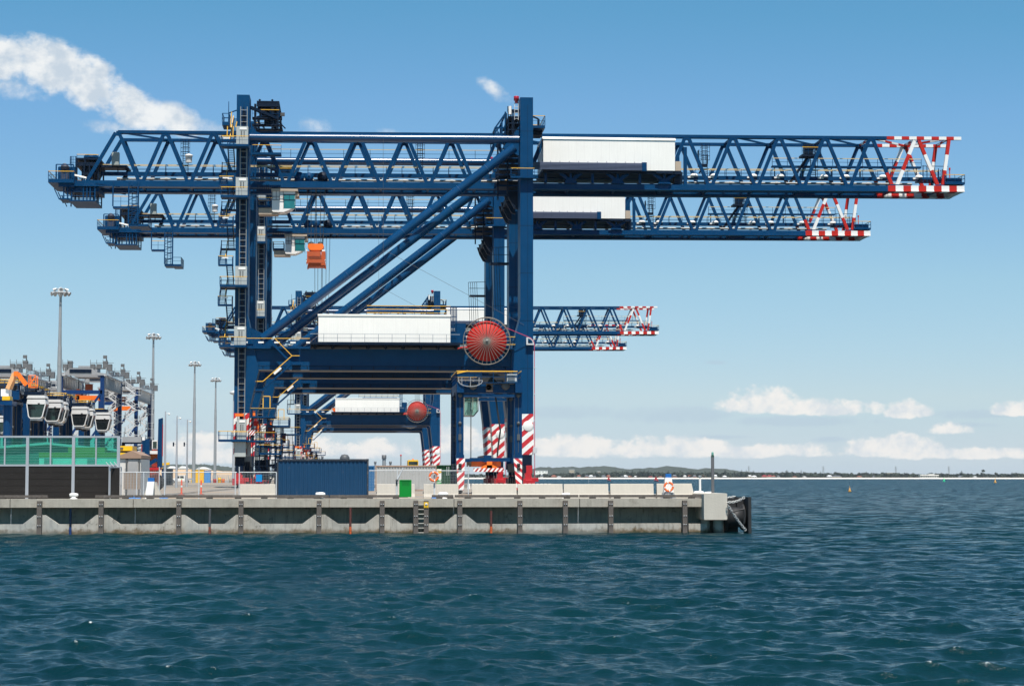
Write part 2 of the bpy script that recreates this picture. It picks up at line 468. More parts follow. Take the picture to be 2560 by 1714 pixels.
# ---------------------------------------------------------------- quay deck and its end wall
YW = 127.0
XR = P(1769, 1240, YW).x            # where the precast face ends at the corner block
BK = P(1815, 1240, YW).x
def deck():
    m = bpy.data.materials.new('terminal paving'); m.use_nodes = True
    g = G(m.node_tree); b = m.node_tree.nodes['Principled BSDF']
    tc = g.n('ShaderNodeTexCoord'); ob = tc.outputs['Object']
    n = g.noise(ob, 0.05, 7.0, 0.6); n2 = g.noise(ob, 0.9, 6.0, 0.6)
    c = g.ramp(n, [(0.36, (0.25, 0.215, 0.17, 1)), (0.5, (0.28, 0.25, 0.21, 1)), (0.62, (0.34, 0.25, 0.165, 1))])
    c = g.mix(g.mul(n2, 0.35), c, (0.17, 0.155, 0.14, 1))
    g.put(b.inputs['Base Color'], c); b.inputs['Roughness'].default_value = 0.9
    mb = MB(); mb.box(-900, BK - 0.05, YW + 2.9, 1500, -3, DECK); mb.box(-900, BK - .05, YW + 1.61, YW + 2.9, P(900, 1267, YW).z + .31, DECK)
    struct(mb.build('quay_deck', m))
    mb = MB()
    for x in (P(1322, 1215, 262).x - .6, P(601, 1215, 262).x):
        for o_ in (0.0, 0.9): mb.box(x + o_, x + o_ + .12, YW + 8, 1100, DECK, DECK + 0.03)
    t = mb.build('crane_rails', DGREY); tag(t, 'pair of steel crane rails let into the terminal paving along the quay', 'rails')
deck()

def wall_mat():
    m = bpy.data.materials.new('quay wall concrete'); m.use_nodes = True
    g = G(m.node_tree); b = m.node_tree.nodes['Principled BSDF']
    tc = g.n('ShaderNodeTexCoord'); ob = tc.outputs['Object']
    sp = g.n('ShaderNodeSeparateXYZ', inp={0: ob}); x, y, z = sp.outputs
    n = g.noise(ob, 0.8, 7.0, 0.6)
    c = g.ramp(n, [(0.3, (0.29, 0.275, 0.24, 1)), (0.5, (0.40, 0.375, 0.325, 1)), (0.7, (0.46, 0.43, 0.375, 1))])
    st = g.noise(g.xyz(g.mul(x, 3.2), 0.0, g.mul(z, 0.35)), 1.6, 6.0, 0.7)
    c = g.mix(g.mul(g.step(st, 0.47, 0.66), 0.72), c, (0.22, 0.205, 0.18, 1))
    pk = g.noise(g.xyz(g.mul(x, 2.0), 4.0, g.mul(z, 2.0)), 1.4, 8.0, 0.7)
    c = g.mix(g.mul(g.step(pk, 0.565, 0.65), 0.62), c, (0.14, 0.125, 0.105, 1))
    # rust and weed near the tide line
    rz = g.sub(z, g.mul(g.sub(pk, 0.5), 0.7))
    c = g.mix(g.mul(g.step(rz, 0.40, 0.10), 0.9), c, (0.13, 0.085, 0.04, 1))
    c = g.mix(g.mul(g.step(rz, 0.16, 0.02), 0.85), c, (0.05, 0.05, 0.025, 1))
    jn = g.noise(g.xyz(g.mul(x, 0.12), 0.0, 0.0), 1.0, 2.0)
    c = g.mix(g.mul(g.step(jn, 0.45, 0.6), 0.25), c, (0.40, 0.46, 0.47, 1))
    g.put(b.inputs['Base Color'], c); b.inputs['Roughness'].default_value = 0.85
    b.inputs['Specular IOR Level'].default_value = 0.25
    bp = g.n('ShaderNodeBump', inp={'Strength': 0.3, 'Distance': 0.04, 'Height': pk}); g.put(b.inputs['Normal'], bp.outputs[0])
    return m
WALLM = wall_mat()
PILES = [98.4, 252.7, 447, 602.4, 797.7, 955.4, 1039.5, 1065.5, 1149.6, 1300, 1413.5, 1527, 1712]
def zz(py, Y=YW): return P(900, py, Y).z
def wx(px, Y=YW, py=1260): return P(px, py, Y).x
def wall():
    t = thing('quay_wall', (0, YW, 0), 'long pale concrete quay end wall with overhanging cap and stepped lower panels', 'quay wall')
    ztop, zcap = 2.2, zz(1267)
    joints = [-700, 25, 333, 823, 1135, 1449]
    xs = [wx(p) for p in joints] + [XR]
    for a, b_ in zip(xs[:-1], xs[1:]):
        mb = MB()
        mb.prism([(a + .02, zcap), (b_ - .02, zcap), (b_ - .02, ztop - .03), (b_ - .04, ztop), (a + .04, ztop), (a + .02, ztop - .03)], YW, YW + 1.62)
        mb.build('cap_beam', CONC, t)
    mb = MB()                                   # recessed wall behind, set deep to darken its shade
    mb.box(wx(-700), XR - .1, YW + 2.4, YW + 2.9, -2, zcap)
    mb.box(wx(-700), XR - .1, YW + 1.6, YW + 2.9, zcap, zcap + .3)
    mb.build('recessed_wall', WALLM, t)
    zlo, zhi = zz(1308.5), zz(1285.5)
    poly = [(wx(-700), -2), (wx(-700), zlo)]
    for p in (98.4, 252.7, 447, 602.4, 797.7, 955.4, 1149.6):
        e = 40 if p != 1149.6 else 36
        poly += [(wx(p - e - 2), zlo), (wx(p - 12), zhi), (wx(p + 15), zhi), (wx(p + e + 8), zlo)]
    zr = zz(1310)  # added step on the right run, cut along the cap's shadow edge
    poly += [(wx(1222), zlo), (wx(1224), zr), (wx(1703), zr + .03), (wx(1703), -2)]
    mb = MB(); mb.prism(poly, YW + 0.07, YW + 0.55)
    mb.build('lower_panel', WALLM, t)
    mb = MB(); mb.box(wx(1722), XR - .02, YW + .1, YW + .9, -2, zr); mb.build('lower_panel', WALLM, t)
    mb = MB()                                   # thin conduits and downpipes on the wall
    for p in (24, 335.5, 1135, 1448): mb.tube((wx(p), YW + .62, zlo - .1), (wx(p), YW + .62, zcap), .02)
    mb.build('conduit', LGREY, t)
    # corner block over the berth face
    c = thing('corner_block', (0, YW, 0), 'big square pale concrete corner block at the right end of the quay', 'concrete block')
    mb = MB(); x0, x1 = wx(1759.8, YW - .8, 1236), wx(1818, YW - .8, 1236); z0, z1 = zz(1300, YW - .8), zz(1233, YW - .8)
    mb.prism([(x0, z0 + .05), (x0 + .05, z0), (x1 - .05, z0), (x1, z0 + .05), (x1, z1 - .05), (x1 - .05, z1), (x0 + .05, z1), (x0, z1 - .05)], YW - .8, YW + 4)
    mb.build('block', CONCL, c)
    mb = MB(); mb.tube((wx(1770), YW + 1, -2), (wx(1770), YW + 1, z0), .32); mb.tube((wx(1800), YW + .6, -2), (wx(1800), YW + .6, z0), .35)
    mb.build('pile', WALLM, c)
    mb = MB(); mb.box(BK - .5, BK - .05, YW + 4, 900, -2, DECK + .05); mb.build('berth_face', WALLM, c)
    # fender piles
    proto = None
    for p in PILES:
        x = wx(p, YW - .2, 1290)
        if proto is None:
            proto = thing('fender_pile', (x, YW, 0), 'weathered grey timber fender pile bolted upright to the concrete quay wall', 'fender pile', 'timber fender piles along the quay wall')
            mb = MB(); mb.box(x - .15, x + .15, YW - .32, YW - .02, -1.5, zz(1251, YW - .3)); mb.build('post', TIMBER, proto)
            for zb in (1.85, 1.1, .55):
                for s_ in (-.07, .07): mb = MB(); mb.lathe((x + s_, YW - .32, zb), [(0, -.05), (.028, -.05), (.04, 0)], 8, 'y'); mb.build('bolt', GREY, proto)
        else: clone(proto, (x, YW, 0))
    # timber kerb beams on blocks
    segs = [(-190, 119), (237, 333), (335, 560), (560, 823), (825, 1021), (1080, 1135), (1137, 1448), (1450, 1760)]
    for a, b_ in segs:
        k = thing('timber_kerb', (wx(a), YW, DECK), 'long weathered grey timber kerb beam lying on blocks along the quay edge', 'kerb beam', 'timber kerb beams along the quay edge')
        mb = MB(); mb.box(wx(a), wx(b_) - .03, YW + .1, YW + .4, 2.28, 2.44); mb.build('beam', TIMBER, k)
        mb = MB(); n = max(2, int((b_ - a) / 62))
        for i in range(n):
            xx = wx(a + (b_ - a) * (i + .4) / n); mb.box(xx, xx + .4, YW + .12, YW + .38, 2.2, 2.28)
        mb.build('block', TIMBER, k)
wall()

# ---------------------------------------------------------------- the far shore
YS = 4000.0
def shore():
    beach = MB(); beach.add([(-3000, YS, -.5), (3500, YS, -.5), (3500, YS + 12, .6), (-3000, YS + 12, .6), (3500, YS + 40, 2.5), (-3000, YS + 40, 2.5)], [(0, 1, 2, 3), (3, 2, 4, 5)])
    struct(beach.build('beach', mat('beach sand', (0.74, 0.66, 0.55), .9, var=.08, scale=.05)))
    land = MB(); land.box(-9000, 9000, YS + 40, 12000, -4, 2.4)
    struct(land.build('far_land', mat('coastal scrub', (0.07, 0.09, 0.045), .9, scale=.02)))
    HM = mat('wooded hill', (0.040, 0.052, 0.036), .95, var=.55, scale=.03, dirt=((0.10, 0.105, 0.06), .012, .56, .5))
    def hill(name, prof, Y, thick, rough):
        """terrain ridge: its crest line is given as (photo x, photo y) pairs"""
        xs = np.arange(prof[0][0], prof[-1][0], 2.0)
        ys = np.interp(xs, [p[0] for p in prof], [p[1] for p in prof])
        rg = np.random.default_rng(int(Y))
        rows = 9; vs = []
        zc = []
        for px_, py_ in zip(xs, ys):
            q = P(px_, py_, Y); zc.append((q.x, q.z + rg.normal(0, rough)))
        for j in range(rows):
            t = j / (rows - 1) * 2 - 1
            k = max(0.0, 1 - abs(t) ** 1.6)
            for x_, z_ in zc:
                vs.append((x_, Y + t * thick + rg.normal(0, thick * .02), -3 + (z_ + 3) * k + rg.normal(0, rough * .8) * (k > .05)))
        n = len(xs)
        mb = MB(); mb.add(vs, [(j * n + i, j * n + i + 1, (j + 1) * n + i + 1, (j + 1) * n + i) for j in range(rows - 1) for i in range(n - 1)], True)
        struct(mb.build(name, HM))
    hill('hills', [(1290, 1190), (1320, 1176), (1350, 1168), (1375, 1170), (1410, 1167), (1435, 1167), (1452, 1171), (1470, 1166), (1510, 1166), (1545, 1171), (1562, 1175), (1585, 1172), (1620, 1170), (1650, 1171), (1666, 1165), (1690, 1169), (1720, 1173), (1745, 1175), (1765, 1172), (1785, 1173), (1830, 1178), (1880, 1182), (1990, 1184), (2070, 1188)], 6500.0, 900, 1.2)
    hill('hills', [(340, 1186), (400, 1165), (430, 1160), (462, 1162), (505, 1160), (540, 1163), (575, 1168), (610, 1172), (700, 1178), (900, 1182), (1100, 1184), (1290, 1188)], 6000.0, 800, 1.0)
    # woods along the shore: one mass of leaf clumps over a low ridge
    FM = mat('distant foliage', (0.038, 0.052, 0.034), .95, var=.6, scale=.06)
    mb = MB()
    def clump(c, r, n):
        for _ in range(n):
            v = Vector((rnd.gauss(0, 1), rnd.gauss(0, 1), rnd.gauss(0, 1))).normalized()
            p = Vector(c) + Vector((v.x * r, v.y * r * .8, v.z * r * .75)) * rnd.uniform(.55, 1.0)
            e = r * rnd.uniform(.35, .6)
            a = Vector((rnd.gauss(0, 1), rnd.gauss(0, 1), rnd.gauss(0, 1))).normalized() * e
            b_ = v.cross(a).normalized() * e
            mb.add([p - a - b_ * .6, p + a - b_ * .5, p + a * .7 + b_, p - a * .6 + b_ * .8], [(0, 1, 2, 3)])
    topl = [(1290, 1187), (1400, 1183), (1500, 1181), (1600, 1180), (1750, 1181), (1900, 1181), (2000, 1182), (2100, 1182), (2160, 1182), (2300, 1184), (2420, 1184), (2560, 1183), (2800, 1184)]
    for i in range(1500):
        px_ = rnd.uniform(1290, 2800); Y = YS + rnd.uniform(60, 420)
        yt = np.interp(px_, [p[0] for p in topl], [p[1] for p in topl])
        q = P(px_, yt + rnd.uniform(0, 9.0), Y); r = rnd.uniform(2.5, 5.5)
        if q.z < 3: q.z = rnd.uniform(3, 6)
        clump((q.x, Y, q.z - r * .4), r, 16)
    for i in range(260):
        px_ = rnd.uniform(330, 1290); Y = YS + rnd.uniform(60, 420); q = P(px_, rnd.uniform(1186, 1191), Y)
        clump((q.x, Y, max(3, q.z)), rnd.uniform(2.5, 4), 12)
    tag(mb.build('far_woods', FM), 'dark green belt of trees behind the beach across the bay', 'woods', kind='stuff')
    # pines that stand clear of the belt
    PM = mat('norfolk pine foliage', (0.020, 0.040, 0.026), .95, var=.5, scale=.1)
    TK = mat('pine trunk', (0.10, 0.08, 0.06), .9)
    def pine(px_, py_, Y, slim=.25, kind='dark cone shaped pine tree'):
        q = P(px_, py_, Y); h = q.z - 2
        t = thing('pine_tree', (q.x, Y, 2), LAB[0], 'tree', 'tall pines across the bay')
        m = MB(); m.tube((q.x, Y, 1), (q.x, Y, q.z - .5), .35, 6, .08); m.build('trunk', TK, t)
        m = MB(); L = 11
        for k in range(L):
            f = k / L; zc_ = 2 + h * (.15 + .83 * f); rr = h * slim * (1 - f) ** .8 + .35
            for a in range(10):
                al = 2 * math.pi * (a + rnd.random()) / 10; e = rr * rnd.uniform(.75, 1.15)
                dx, dy = math.cos(al), math.sin(al); w = rr * .32
                m.add([(q.x, Y, zc_ + .2), (q.x + dx * e - dy * w, Y + dy * e + dx * w, zc_ - .1 * e), (q.x + dx * e * 1.1, Y + dy * e * 1.1, zc_ + .25 * e), (q.x + dx * e + dy * w, Y + dy * e - dx * w, zc_ - .25 * e)], [(0, 1, 2, 3)])
        m.build('crown', PM, t)
    LAB = ['tall dark pine tree standing above the shoreline woods across the bay']
    for px_, py_, sl in [(1556, 1175, .22), (1581, 1172, .22), (1600, 1171, .24), (1611, 1172, .26), (1621, 1172, .22), (1634, 1180, .2), (1671, 1174, .24), (1728, 1175, .24), (1752, 1180, .24), (1770, 1179, .3), (1813, 1172, .32), (1854, 1172, .2), (1866, 1173, .22), (1884, 1174, .22), (1967, 1173, .42), (2003, 1173, .2), (2052, 1176, .16), (2404, 1175, .34), (2530, 1179, .4), (1528, 1181, .3), (1494, 1180, .3)]:
        pine(px_, py_, YS + rnd.uniform(45, 90), sl)
    # umbrella-headed tree
    q = P(2457.5, 1173.5, YS + 60); t = thing('umbrella_tree', (q.x, YS + 60, 2), 'flat topped tree on a thin bare trunk at the far right of the shore', 'tree')
    m = MB(); m.tube((q.x, YS + 60, 1), (q.x, YS + 60, q.z - 2), .5, 6, .25); m.build('trunk', TK, t)
    mb = MB(); clump((q.x, YS + 60, q.z - 2.4), 3.0, 60); mb.build('crown', FM, t)
    # beach houses
    wl = [mat('house wall white', (.52, .50, .46), .7), mat('house wall cream', (.42, .35, .26), .7), mat('house wall brick', (.30, .13, .09), .8), mat('house wall grey', (.30, .32, .34), .7)]
    rf = [mat('roof terracotta', (.30, .10, .06), .8), mat('roof slate', (.13, .14, .16), .7), mat('roof white sheet', (.72, .72, .72), .5), mat('roof crimson', (.34, .04, .045), .7)]
    WN = mat('far window', (.02, .025, .03), .2)
    def house(x0, x1, ytop, w, r, label, group='small houses along the far beach'):
        Y = YS + 45 + rnd.uniform(0, 25); a, b_ = P(x0, ytop, Y), P(x1, ytop, Y); zt = a.z; ze = 2 + (zt - 2) * .62
        t = thing('beach_house', ((a.x + b_.x) / 2, Y, 2), label, 'house', group)
        m = MB(); m.box(a.x, b_.x, Y, Y + 9, 1.2, ze); m.build('wall', wl[w], t)
        m = MB(); o = .5; xm0, xm1 = a.x + (b_.x - a.x) * .25, b_.x - (b_.x - a.x) * .25
        m.add([(a.x - o, Y - o, ze), (b_.x + o, Y - o, ze), (b_.x + o, Y + 9 + o, ze), (a.x - o, Y + 9 + o, ze), (xm0, Y + 4.5, zt), (xm1, Y + 4.5, zt)], [(0, 1, 5, 4), (1, 2, 5), (2, 3, 4, 5), (3, 0, 4), (3, 2, 1, 0)])
        m.build('roof', rf[r], t)
        n = max(2, min(3, int((b_.x - a.x) / 3.2)))
        for i in range(n):
            m = MB(); xx = a.x + (b_.x - a.x) * (i + .3) / n; m.box(xx, xx + 1.3, Y - .04, Y + .02, ze - 2.0, ze - .7); m.build('window', WN, t)
    hs = [(1347, 1358, 1186, 0, 1), (1379, 1391, 1187, 2, 0), (1393, 1403, 1190, 0, 2), (1432, 1440, 1190, 1, 1), (1443, 1452, 1187, 3, 0), (1463, 1472, 1187, 2, 1), (1473, 1483, 1187, 3, 2), (1485, 1490, 1188, 0, 1), (1505, 1514, 1187, 3, 1), (1517, 1526, 1187, 2, 0), (1553, 1570, 1187, 3, 2), (1571, 1581, 1189, 2, 0), (1584, 1592, 1189, 0, 2), (1596, 1604, 1186, 1, 0), (1622, 1632, 1190, 2, 3), (1647, 1656, 1190, 1, 0), (1682, 1692, 1186, 2, 1), (1709, 1716, 1187, 0, 2), (1721, 1732, 1187, 3, 0), (1733, 1741, 1187, 2, 1), (1756, 1767, 1186, 1, 0), (1786, 1793, 1186, 0, 2), (1808, 1817, 1188, 3, 2), (1869, 1880, 1187, 1, 2), (1881, 1892, 1188, 0, 2), (1906, 1917, 1187, 2, 3), (1919, 1930, 1187, 1, 3), (1931, 1939, 1188, 3, 0), (1944, 1953, 1188, 0, 1), (1983, 1992, 1190, 1, 0), (2007, 2016, 1190, 1, 2), (2069, 2080, 1187, 3, 2), (2081, 2104, 1188, 1, 1), (2144, 2155, 1189, 1, 0), (2183, 2187, 1189, 0, 1), (2398, 2405, 1188, 0, 1), (2435, 2443, 1190, 1, 2)]
    for x0, x1, yt, w, r in hs:
        house(x0, x1, yt, w, r, 'small ' + ['white', 'cream', 'brick red', 'grey'][w] + ' house with ' + ['terracotta', 'slate grey', 'white sheet', 'crimson'][r] + ' roof on the far beachfront')
    # long white pavilion
    Y = YS + 44; a, b_ = P(2301, 1186, Y), P(2346, 1186, Y)
    t = thing('beach_pavilion', ((a.x + b_.x) / 2, Y, 2), 'long low white flat roofed building on the far beach to the right', 'building')
    m = MB(); m.box(a.x, b_.x, Y, Y + 14, 1.2, a.z - 1.2); m.build('wall', wl[0], t)
    m = MB(); m.box(a.x - 1, b_.x + 1, Y - 1.2, Y + 15, a.z - 1.2, a.z); m.box(a.x + 18, a.x + 30, Y + 2, Y + 8, a.z, a.z + 1); m.build('roof', WHITE, t)
    n = 10
    for i in range(n): m = MB(); xx = a.x + (b_.x - a.x) * (i + .25) / n; m.box(xx, xx + 1.5, Y - .04, Y, 1.8, a.z - 1.9); m.build('window', WN, t)
    # white sheds on the left of the hill, brick block among the trees, sandy cut on the hill
    for (x0, x1, y0, Y, c, lb) in [(1338, 1369, 1175.5, 5300, WHITE, 'long white warehouse below the hill beside the crane leg'), (1423, 1436, 1173, 5400, wl[1], 'pale tower block half hidden in trees on the hillside'), (1494, 1501, 1177.5, 4300, wl[1], 'cream gabled house standing up among the shoreline trees'), (2214, 2240, 1180.5, 4900, wl[1], 'pale pink flat building showing over the tree belt')]:
        a, b_ = P(x0, y0, Y), P(x1, y0, Y)
        t = thing('far_building', ((a.x + b_.x) / 2, Y, 2), lb, 'building')
        m = MB(); m.box(a.x, b_.x, Y, Y + 14, 1, a.z - .8); m.build('wall', c, t)
        m = MB(); m.box(a.x - .4, b_.x + .4, Y - .4, Y + 14.4, a.z - .8, a.z); m.build('roof', rf[2], t)
        for i in range(4): m = MB(); xx = a.x + (b_.x - a.x) * (i + .3) / 4; m.box(xx, xx + (b_.x - a.x) * .1, Y - .05, Y, a.z - 4, a.z - 2.5); m.build('window', WN, t)
    # power pylons
    pro = None
    for px_, py_ in ((1872, 1164.5), (2058, 1165.5), (2239.5, 1165.5), (2372, 1167)):
        Y = 5200.0; q = P(px_, py_, Y)
        if pro is None:
            hgt = q.z - 2
            pro = thing('power_pylon', (q.x, Y, 2), 'thin grey lattice power pylon rising behind the far woods', 'pylon', 'power pylons across the bay')
            m = MB()
            for sx in (-1, 1):
                for sy in (-1, 1): m.bar((q.x + sx * 3, Y + sy * 3, 0), (q.x + sx * .5, Y + sy * .5, q.z), .45)
            for k in range(7):
                f, f2 = k / 7, (k + 1) / 7; w1_, w2_ = 3 - 2.5 * f, 3 - 2.5 * f2
                m.bar((q.x - w1_, Y - w1_, 2 + hgt * f), (q.x + w2_, Y - w2_, 2 + hgt * f2), .3); m.bar((q.x + w1_, Y - w1_, 2 + hgt * f), (q.x - w2_, Y - w2_, 2 + hgt * f2), .3)
            m.build('lattice', MGREY, pro)
            m = MB()
            for f in (.72, .84, .96): m.bar((q.x - 4.5, Y, 2 + hgt * f), (q.x + 4.5, Y, 2 + hgt * f), .4)
            m.build('crossarm', MGREY, pro)
        else: clone(pro, (q.x, Y, 2))
shore()
# ---------------------------------------------------------------- quay cranes
YA = 262.0                                   # front frame of the nearest crane
def cr(px, py, dy=0.0): return P(px, py, YA + dy)

YELP = mat('faded yellow rail', (0.62, 0.47, 0.22), 0.5)
def quay_crane():
    base = Vector((cr(960, 1215).x, YA, DECK))
    t = thing('quay_crane', base, 'nearest and largest navy blue quay crane, its long boom highest of the four', 'quay crane', 'low profile quay cranes in a row along the berth')
    lx0, lx1 = cr(588, 679).x, cr(620, 679).x                 # landside leg
    rx0, rx1 = cr(1300.8, 679).x, cr(1333, 679).x             # waterside leg
    ztl, ztr = cr(606, 237).z, cr(1316, 243.6).z
    zb0, zb1 = cr(960, 927).z, cr(960, 870.5).z               # portal beam
    zl = cr(1315, 1136).z                                     # foot of the legs
    zst = cr(1315, 1034).z
    DEP = 4.0; GAP = 19.7
    for f in (0, 1):
        y0 = YA + f * GAP; y1 = y0 + DEP
        def leg(x0, x1, zt, inner):
            # column, flared into the portal beam, then tapering to the foot
            s = 1 if inner > 0 else -1
            a, b_ = (x0, x1) if s > 0 else (x1, x0)           # a = outer edge, b_ = inner edge
            big = 1.55 if s > 0 else 0.1
            po = [(a, zt), (b_, zt), (b_, zb1 + 4.2), (b_ + s * (1.15 if s < 0 else .9), zb1 - .2), (b_ + s * (1.15 if s < 0 else 1.5), zb0)]
            if s > 0: po += [(b_ + s * 1.35, zb0 - .6), (b_ + s * .35, zst + .7), (b_ + s * .05, zl), (a, zl)]
            else: po += [(b_ + s * .9, zb0 - .5), (b_ + s * .35, zst + .4), (b_ + s * .32, zst), (b_ - s * .02, zl), (a, zl)]
            mb = MB(); mb.prism(po, y0, y1)
            # seams of the plate work
            ob = mb.build('leg', NAVY, t)
            mb = MB()
            for zs in np.arange(zl + 5, zt - 1, 6.3): mb.box(x0 - .012, x1 + .012, y0 - .012, y1 + .012, zs, zs + .05)
            mb.box((x0 + x1) / 2 + .1, (x0 + x1) / 2 + .14, y0 - .012, y0, zst, zt - 1)
            mb.build('weld_seam', DNAVY, ob)
            mb = MB()
            ip = (b_ + s * .02)
            po2 = [(a - s * .02, zl), (ip, zl), (ip + s * .33, zst), (a - s * .02, zst)]
            mb.prism(po2, y0 - .02, y1 + .02); mb.build('warning_panel', REDW, ob)
            mb = MB(); mb.lathe(((x0 + x1) / 2 + .15, y0 - .03, zst - 1.6), [(0, -.06), (.62, -.06), (.68, -.03), (.68, .02)], 20, 'y'); mb.build('hatch', WHITEP, ob)
        leg(lx0, lx1, ztl, 1); leg(rx0, rx1, ztr, -1)
        yb = y0 + .35
        mb = MB(); mb.box(lx1, rx0 - .5, yb, yb + 2.5, zb0 + .12, zb1 - .1)
        pb = mb.build('portal_beam', NAVY, t)
        mb = MB(); mb.box(lx1, rx1, yb - .3, yb + 2.8, zb0, zb0 + .12); mb.box(lx1, rx0 - .3, yb - .3, yb + 2.8, zb1 - .1, zb1)
        mb.build('flange', mat('flange sunlit tan', (.11, .095, .085), .4, .2), pb)  # tan tone paints in the sunlight caught along the flanges
        mb = MB()
        for x_ in np.linspace(lx1 + 2, rx0 - 2, 12): mb.box(x_, x_ + .07, yb - .22, yb, zb0 + .12, zb0 + .62)
        mb.box(lx1 + 1, rx0 - 1.3, yb - .3, yb - .24, zb0 + .58, zb0 + .64)
        mb.build('cable_tray', DNAVY, pb)
        # tube tying the heads of the legs, and the long raking brace
        yt = y0 + 1.3
        a, b_ = cr(630, 339.6), cr(1297, 344.2)
        mb = MB(); mb.tube((lx1 - .1, yt, a.z), (rx0 + .1, yt, b_.z), .54, 20); tp = mb.build('tie_tube', TUBE, t)
        mb = MB()
        mb.prism([(lx1, a.z - 1.1), (lx1 + 1.6, a.z - .5), (lx1 + 1.6, a.z + .5), (lx1, a.z + 1.1)], yt - .08, yt + .08)
        mb.build('gusset', NAVY, tp)
        if f:                               # walkway carried on the rear tube
            mb = MB(); n = 9
            for k in range(n):
                u0, u1 = k / n, (k + 1) / n; p, q = Vector((lx1 + 1, yt, a.z + .55)).lerp(Vector((rx0 - 1, yt, b_.z + .55)), u0), Vector((lx1 + 1, yt, a.z + .55)).lerp(Vector((rx0 - 1, yt, b_.z + .55)), u1)
                mb.rail([p, q], 1.15, 1.9, .04)
            mb.build('tube_walkway_rail', [NAVY2, YELP], tp)
        a, b_ = cr(655, 845.5), cr(1288, 365)
        mb = MB(); mb.tube((a.x, yt, a.z), (b_.x, yt, b_.z), .625, 22); bp = mb.build('diagonal_brace', TUBE, t)
        mb = MB(); mb.prism([(rx0 + .05, b_.z + 3.0), (rx0 + .05, b_.z - 1.2), (b_.x - .6, b_.z - .55), (b_.x - 1.6, b_.z - .1)], yt - .3, yt + .3)
        mb.prism([(lx1, zb1), (a.x + 2.2, zb1), (a.x + .8, a.z + .4), (lx1, a.z + 1.6)], yt - .3, yt + .3)
        mb.build('gusset', NAVY, bp)
        mb = MB()
        for k in range(1, 9):
            q = Vector((a.x, yt, a.z)).lerp(Vector((b_.x, yt, b_.z)), k / 9); d = Vector((b_.x - a.x, 0, b_.z - a.z)).normalized()
            mb.tube(q - d * .04, q + d * .04, .64, 22)
        mb.build('weld_seam', mat('brace seam', (.008, .05, .14), .4), bp)
    # sill beams and wheel bogies along the rails
    for x0, x1 in ((lx0, lx1), (rx0, rx1)):
        xm = (x0 + x1) / 2
        mb = MB(); mb.box(xm - .62, xm + .62, YA - .6, YA + GAP + DEP + .6, zl - 1.5, zl - .02); mb.build('sill_beam', DNAVY, t)
        for f in (0, 1):
            yc = YA + f * GAP + DEP / 2
            for k in (-1, 1):
                yk = yc + k * 3.1
                mb = MB(); h0 = DECK + .9
                mb.prismx([(yk - 2.3, h0 + .1), (yk - 2.3, h0 - .35), (yk + 2.3, h0 - .35), (yk + 2.3, h0 + .1), (yk + .6, h0 + .8), (yk - .6, h0 + .8)], xm - .45, xm + .45)
                mb.m = 1; mb.box(xm - .5, xm + .5, yk - .7, yk + .7, h0 + .75, zl - 1.48); mb.m = 0
                for w in (-1.6, 1.6): mb.box(xm - .75, xm + .75, yk + w - .55, yk + w + .55, h0 - .55, h0 + .3)
                bo = mb.build('bogie', [RED, DNAVY], t)
                for w in (-1.8, -.6, .6, 1.8):
                    mb = MB(); mb.lathe((xm, yk + w, DECK + .36), [(0, -.2), (.30, -.2), (.34, -.14), (.34, .14), (.30, .2), (0, .2)], 16, 'x'); mb.build('wheel', DGREY, bo)
        mb = MB()
        if x0 == rx0: mb.box(xm - .3, xm + .5, YA - 2.6, YA - 1.2, DECK + 1.9, DECK + 2.9)
        mb.box(xm - .5, xm + .35, YA - 2.9, YA - 1.2, DECK + .7, DECK + 1.9); mb.box(xm + .35, xm + 1.3, YA - 2.5, YA - 1.7, DECK + .8, DECK + 1.3); mb.build('buffer', RED, t)
    # ------------------------------------------------ boom
    DF, DR = 8.6, 15.0
    def bx(px, py, dy): return cr(px, py, dy)
    nL = [bx(293.4 + 0, 330, DF).x, bx(2291.5, 345, DF).x]
    xt = lambda k: nL[0] + (nL[1] - nL[0]) * k / 17.0          # upper node k
    zA, zB = bx(300, 330.2, DF), bx(2402, 346.8, DF)
    gA, gB = bx(205.5, 458, DF), bx(2408.5, 472.5, DF)
    ztop = lambda x: zA.z + (zB.z - zA.z) * (x - zA.x) / (zB.x - zA.x)
    zgir = lambda x: gA.z + (gB.z - gA.z) * (x - gA.x) / (gB.x - gA.x)
    XT0, XT1, XG0, XG1 = bx(295, 330, DF).x, bx(2402, 346, DF).x, gA.x, gB.x
    XP = bx(2216, 346, DF).x                                    # paint changes to red and white here
    pitch = xt(1) - xt(0)
    def slab(mb, x0, x1, zf, yc, w, h, o=0.0):
        mb.add([(x0, yc - w / 2, zf(x0) - h / 2 + o), (x1, yc - w / 2, zf(x1) - h / 2 + o), (x1, yc + w / 2, zf(x1) - h / 2 + o), (x0, yc + w / 2, zf(x0) - h / 2 + o),
                (x0, yc - w / 2, zf(x0) + h / 2 + o), (x1, yc - w / 2, zf(x1) + h / 2 + o), (x1, yc + w / 2, zf(x1) + h / 2 + o), (x0, yc + w / 2, zf(x0) + h / 2 + o)],
               [(0, 3, 2, 1), (4, 5, 6, 7), (0, 1, 5, 4), (1, 2, 6, 5), (2, 3, 7, 6), (3, 0, 4, 7)])
    hang0, hang1 = 0, 0
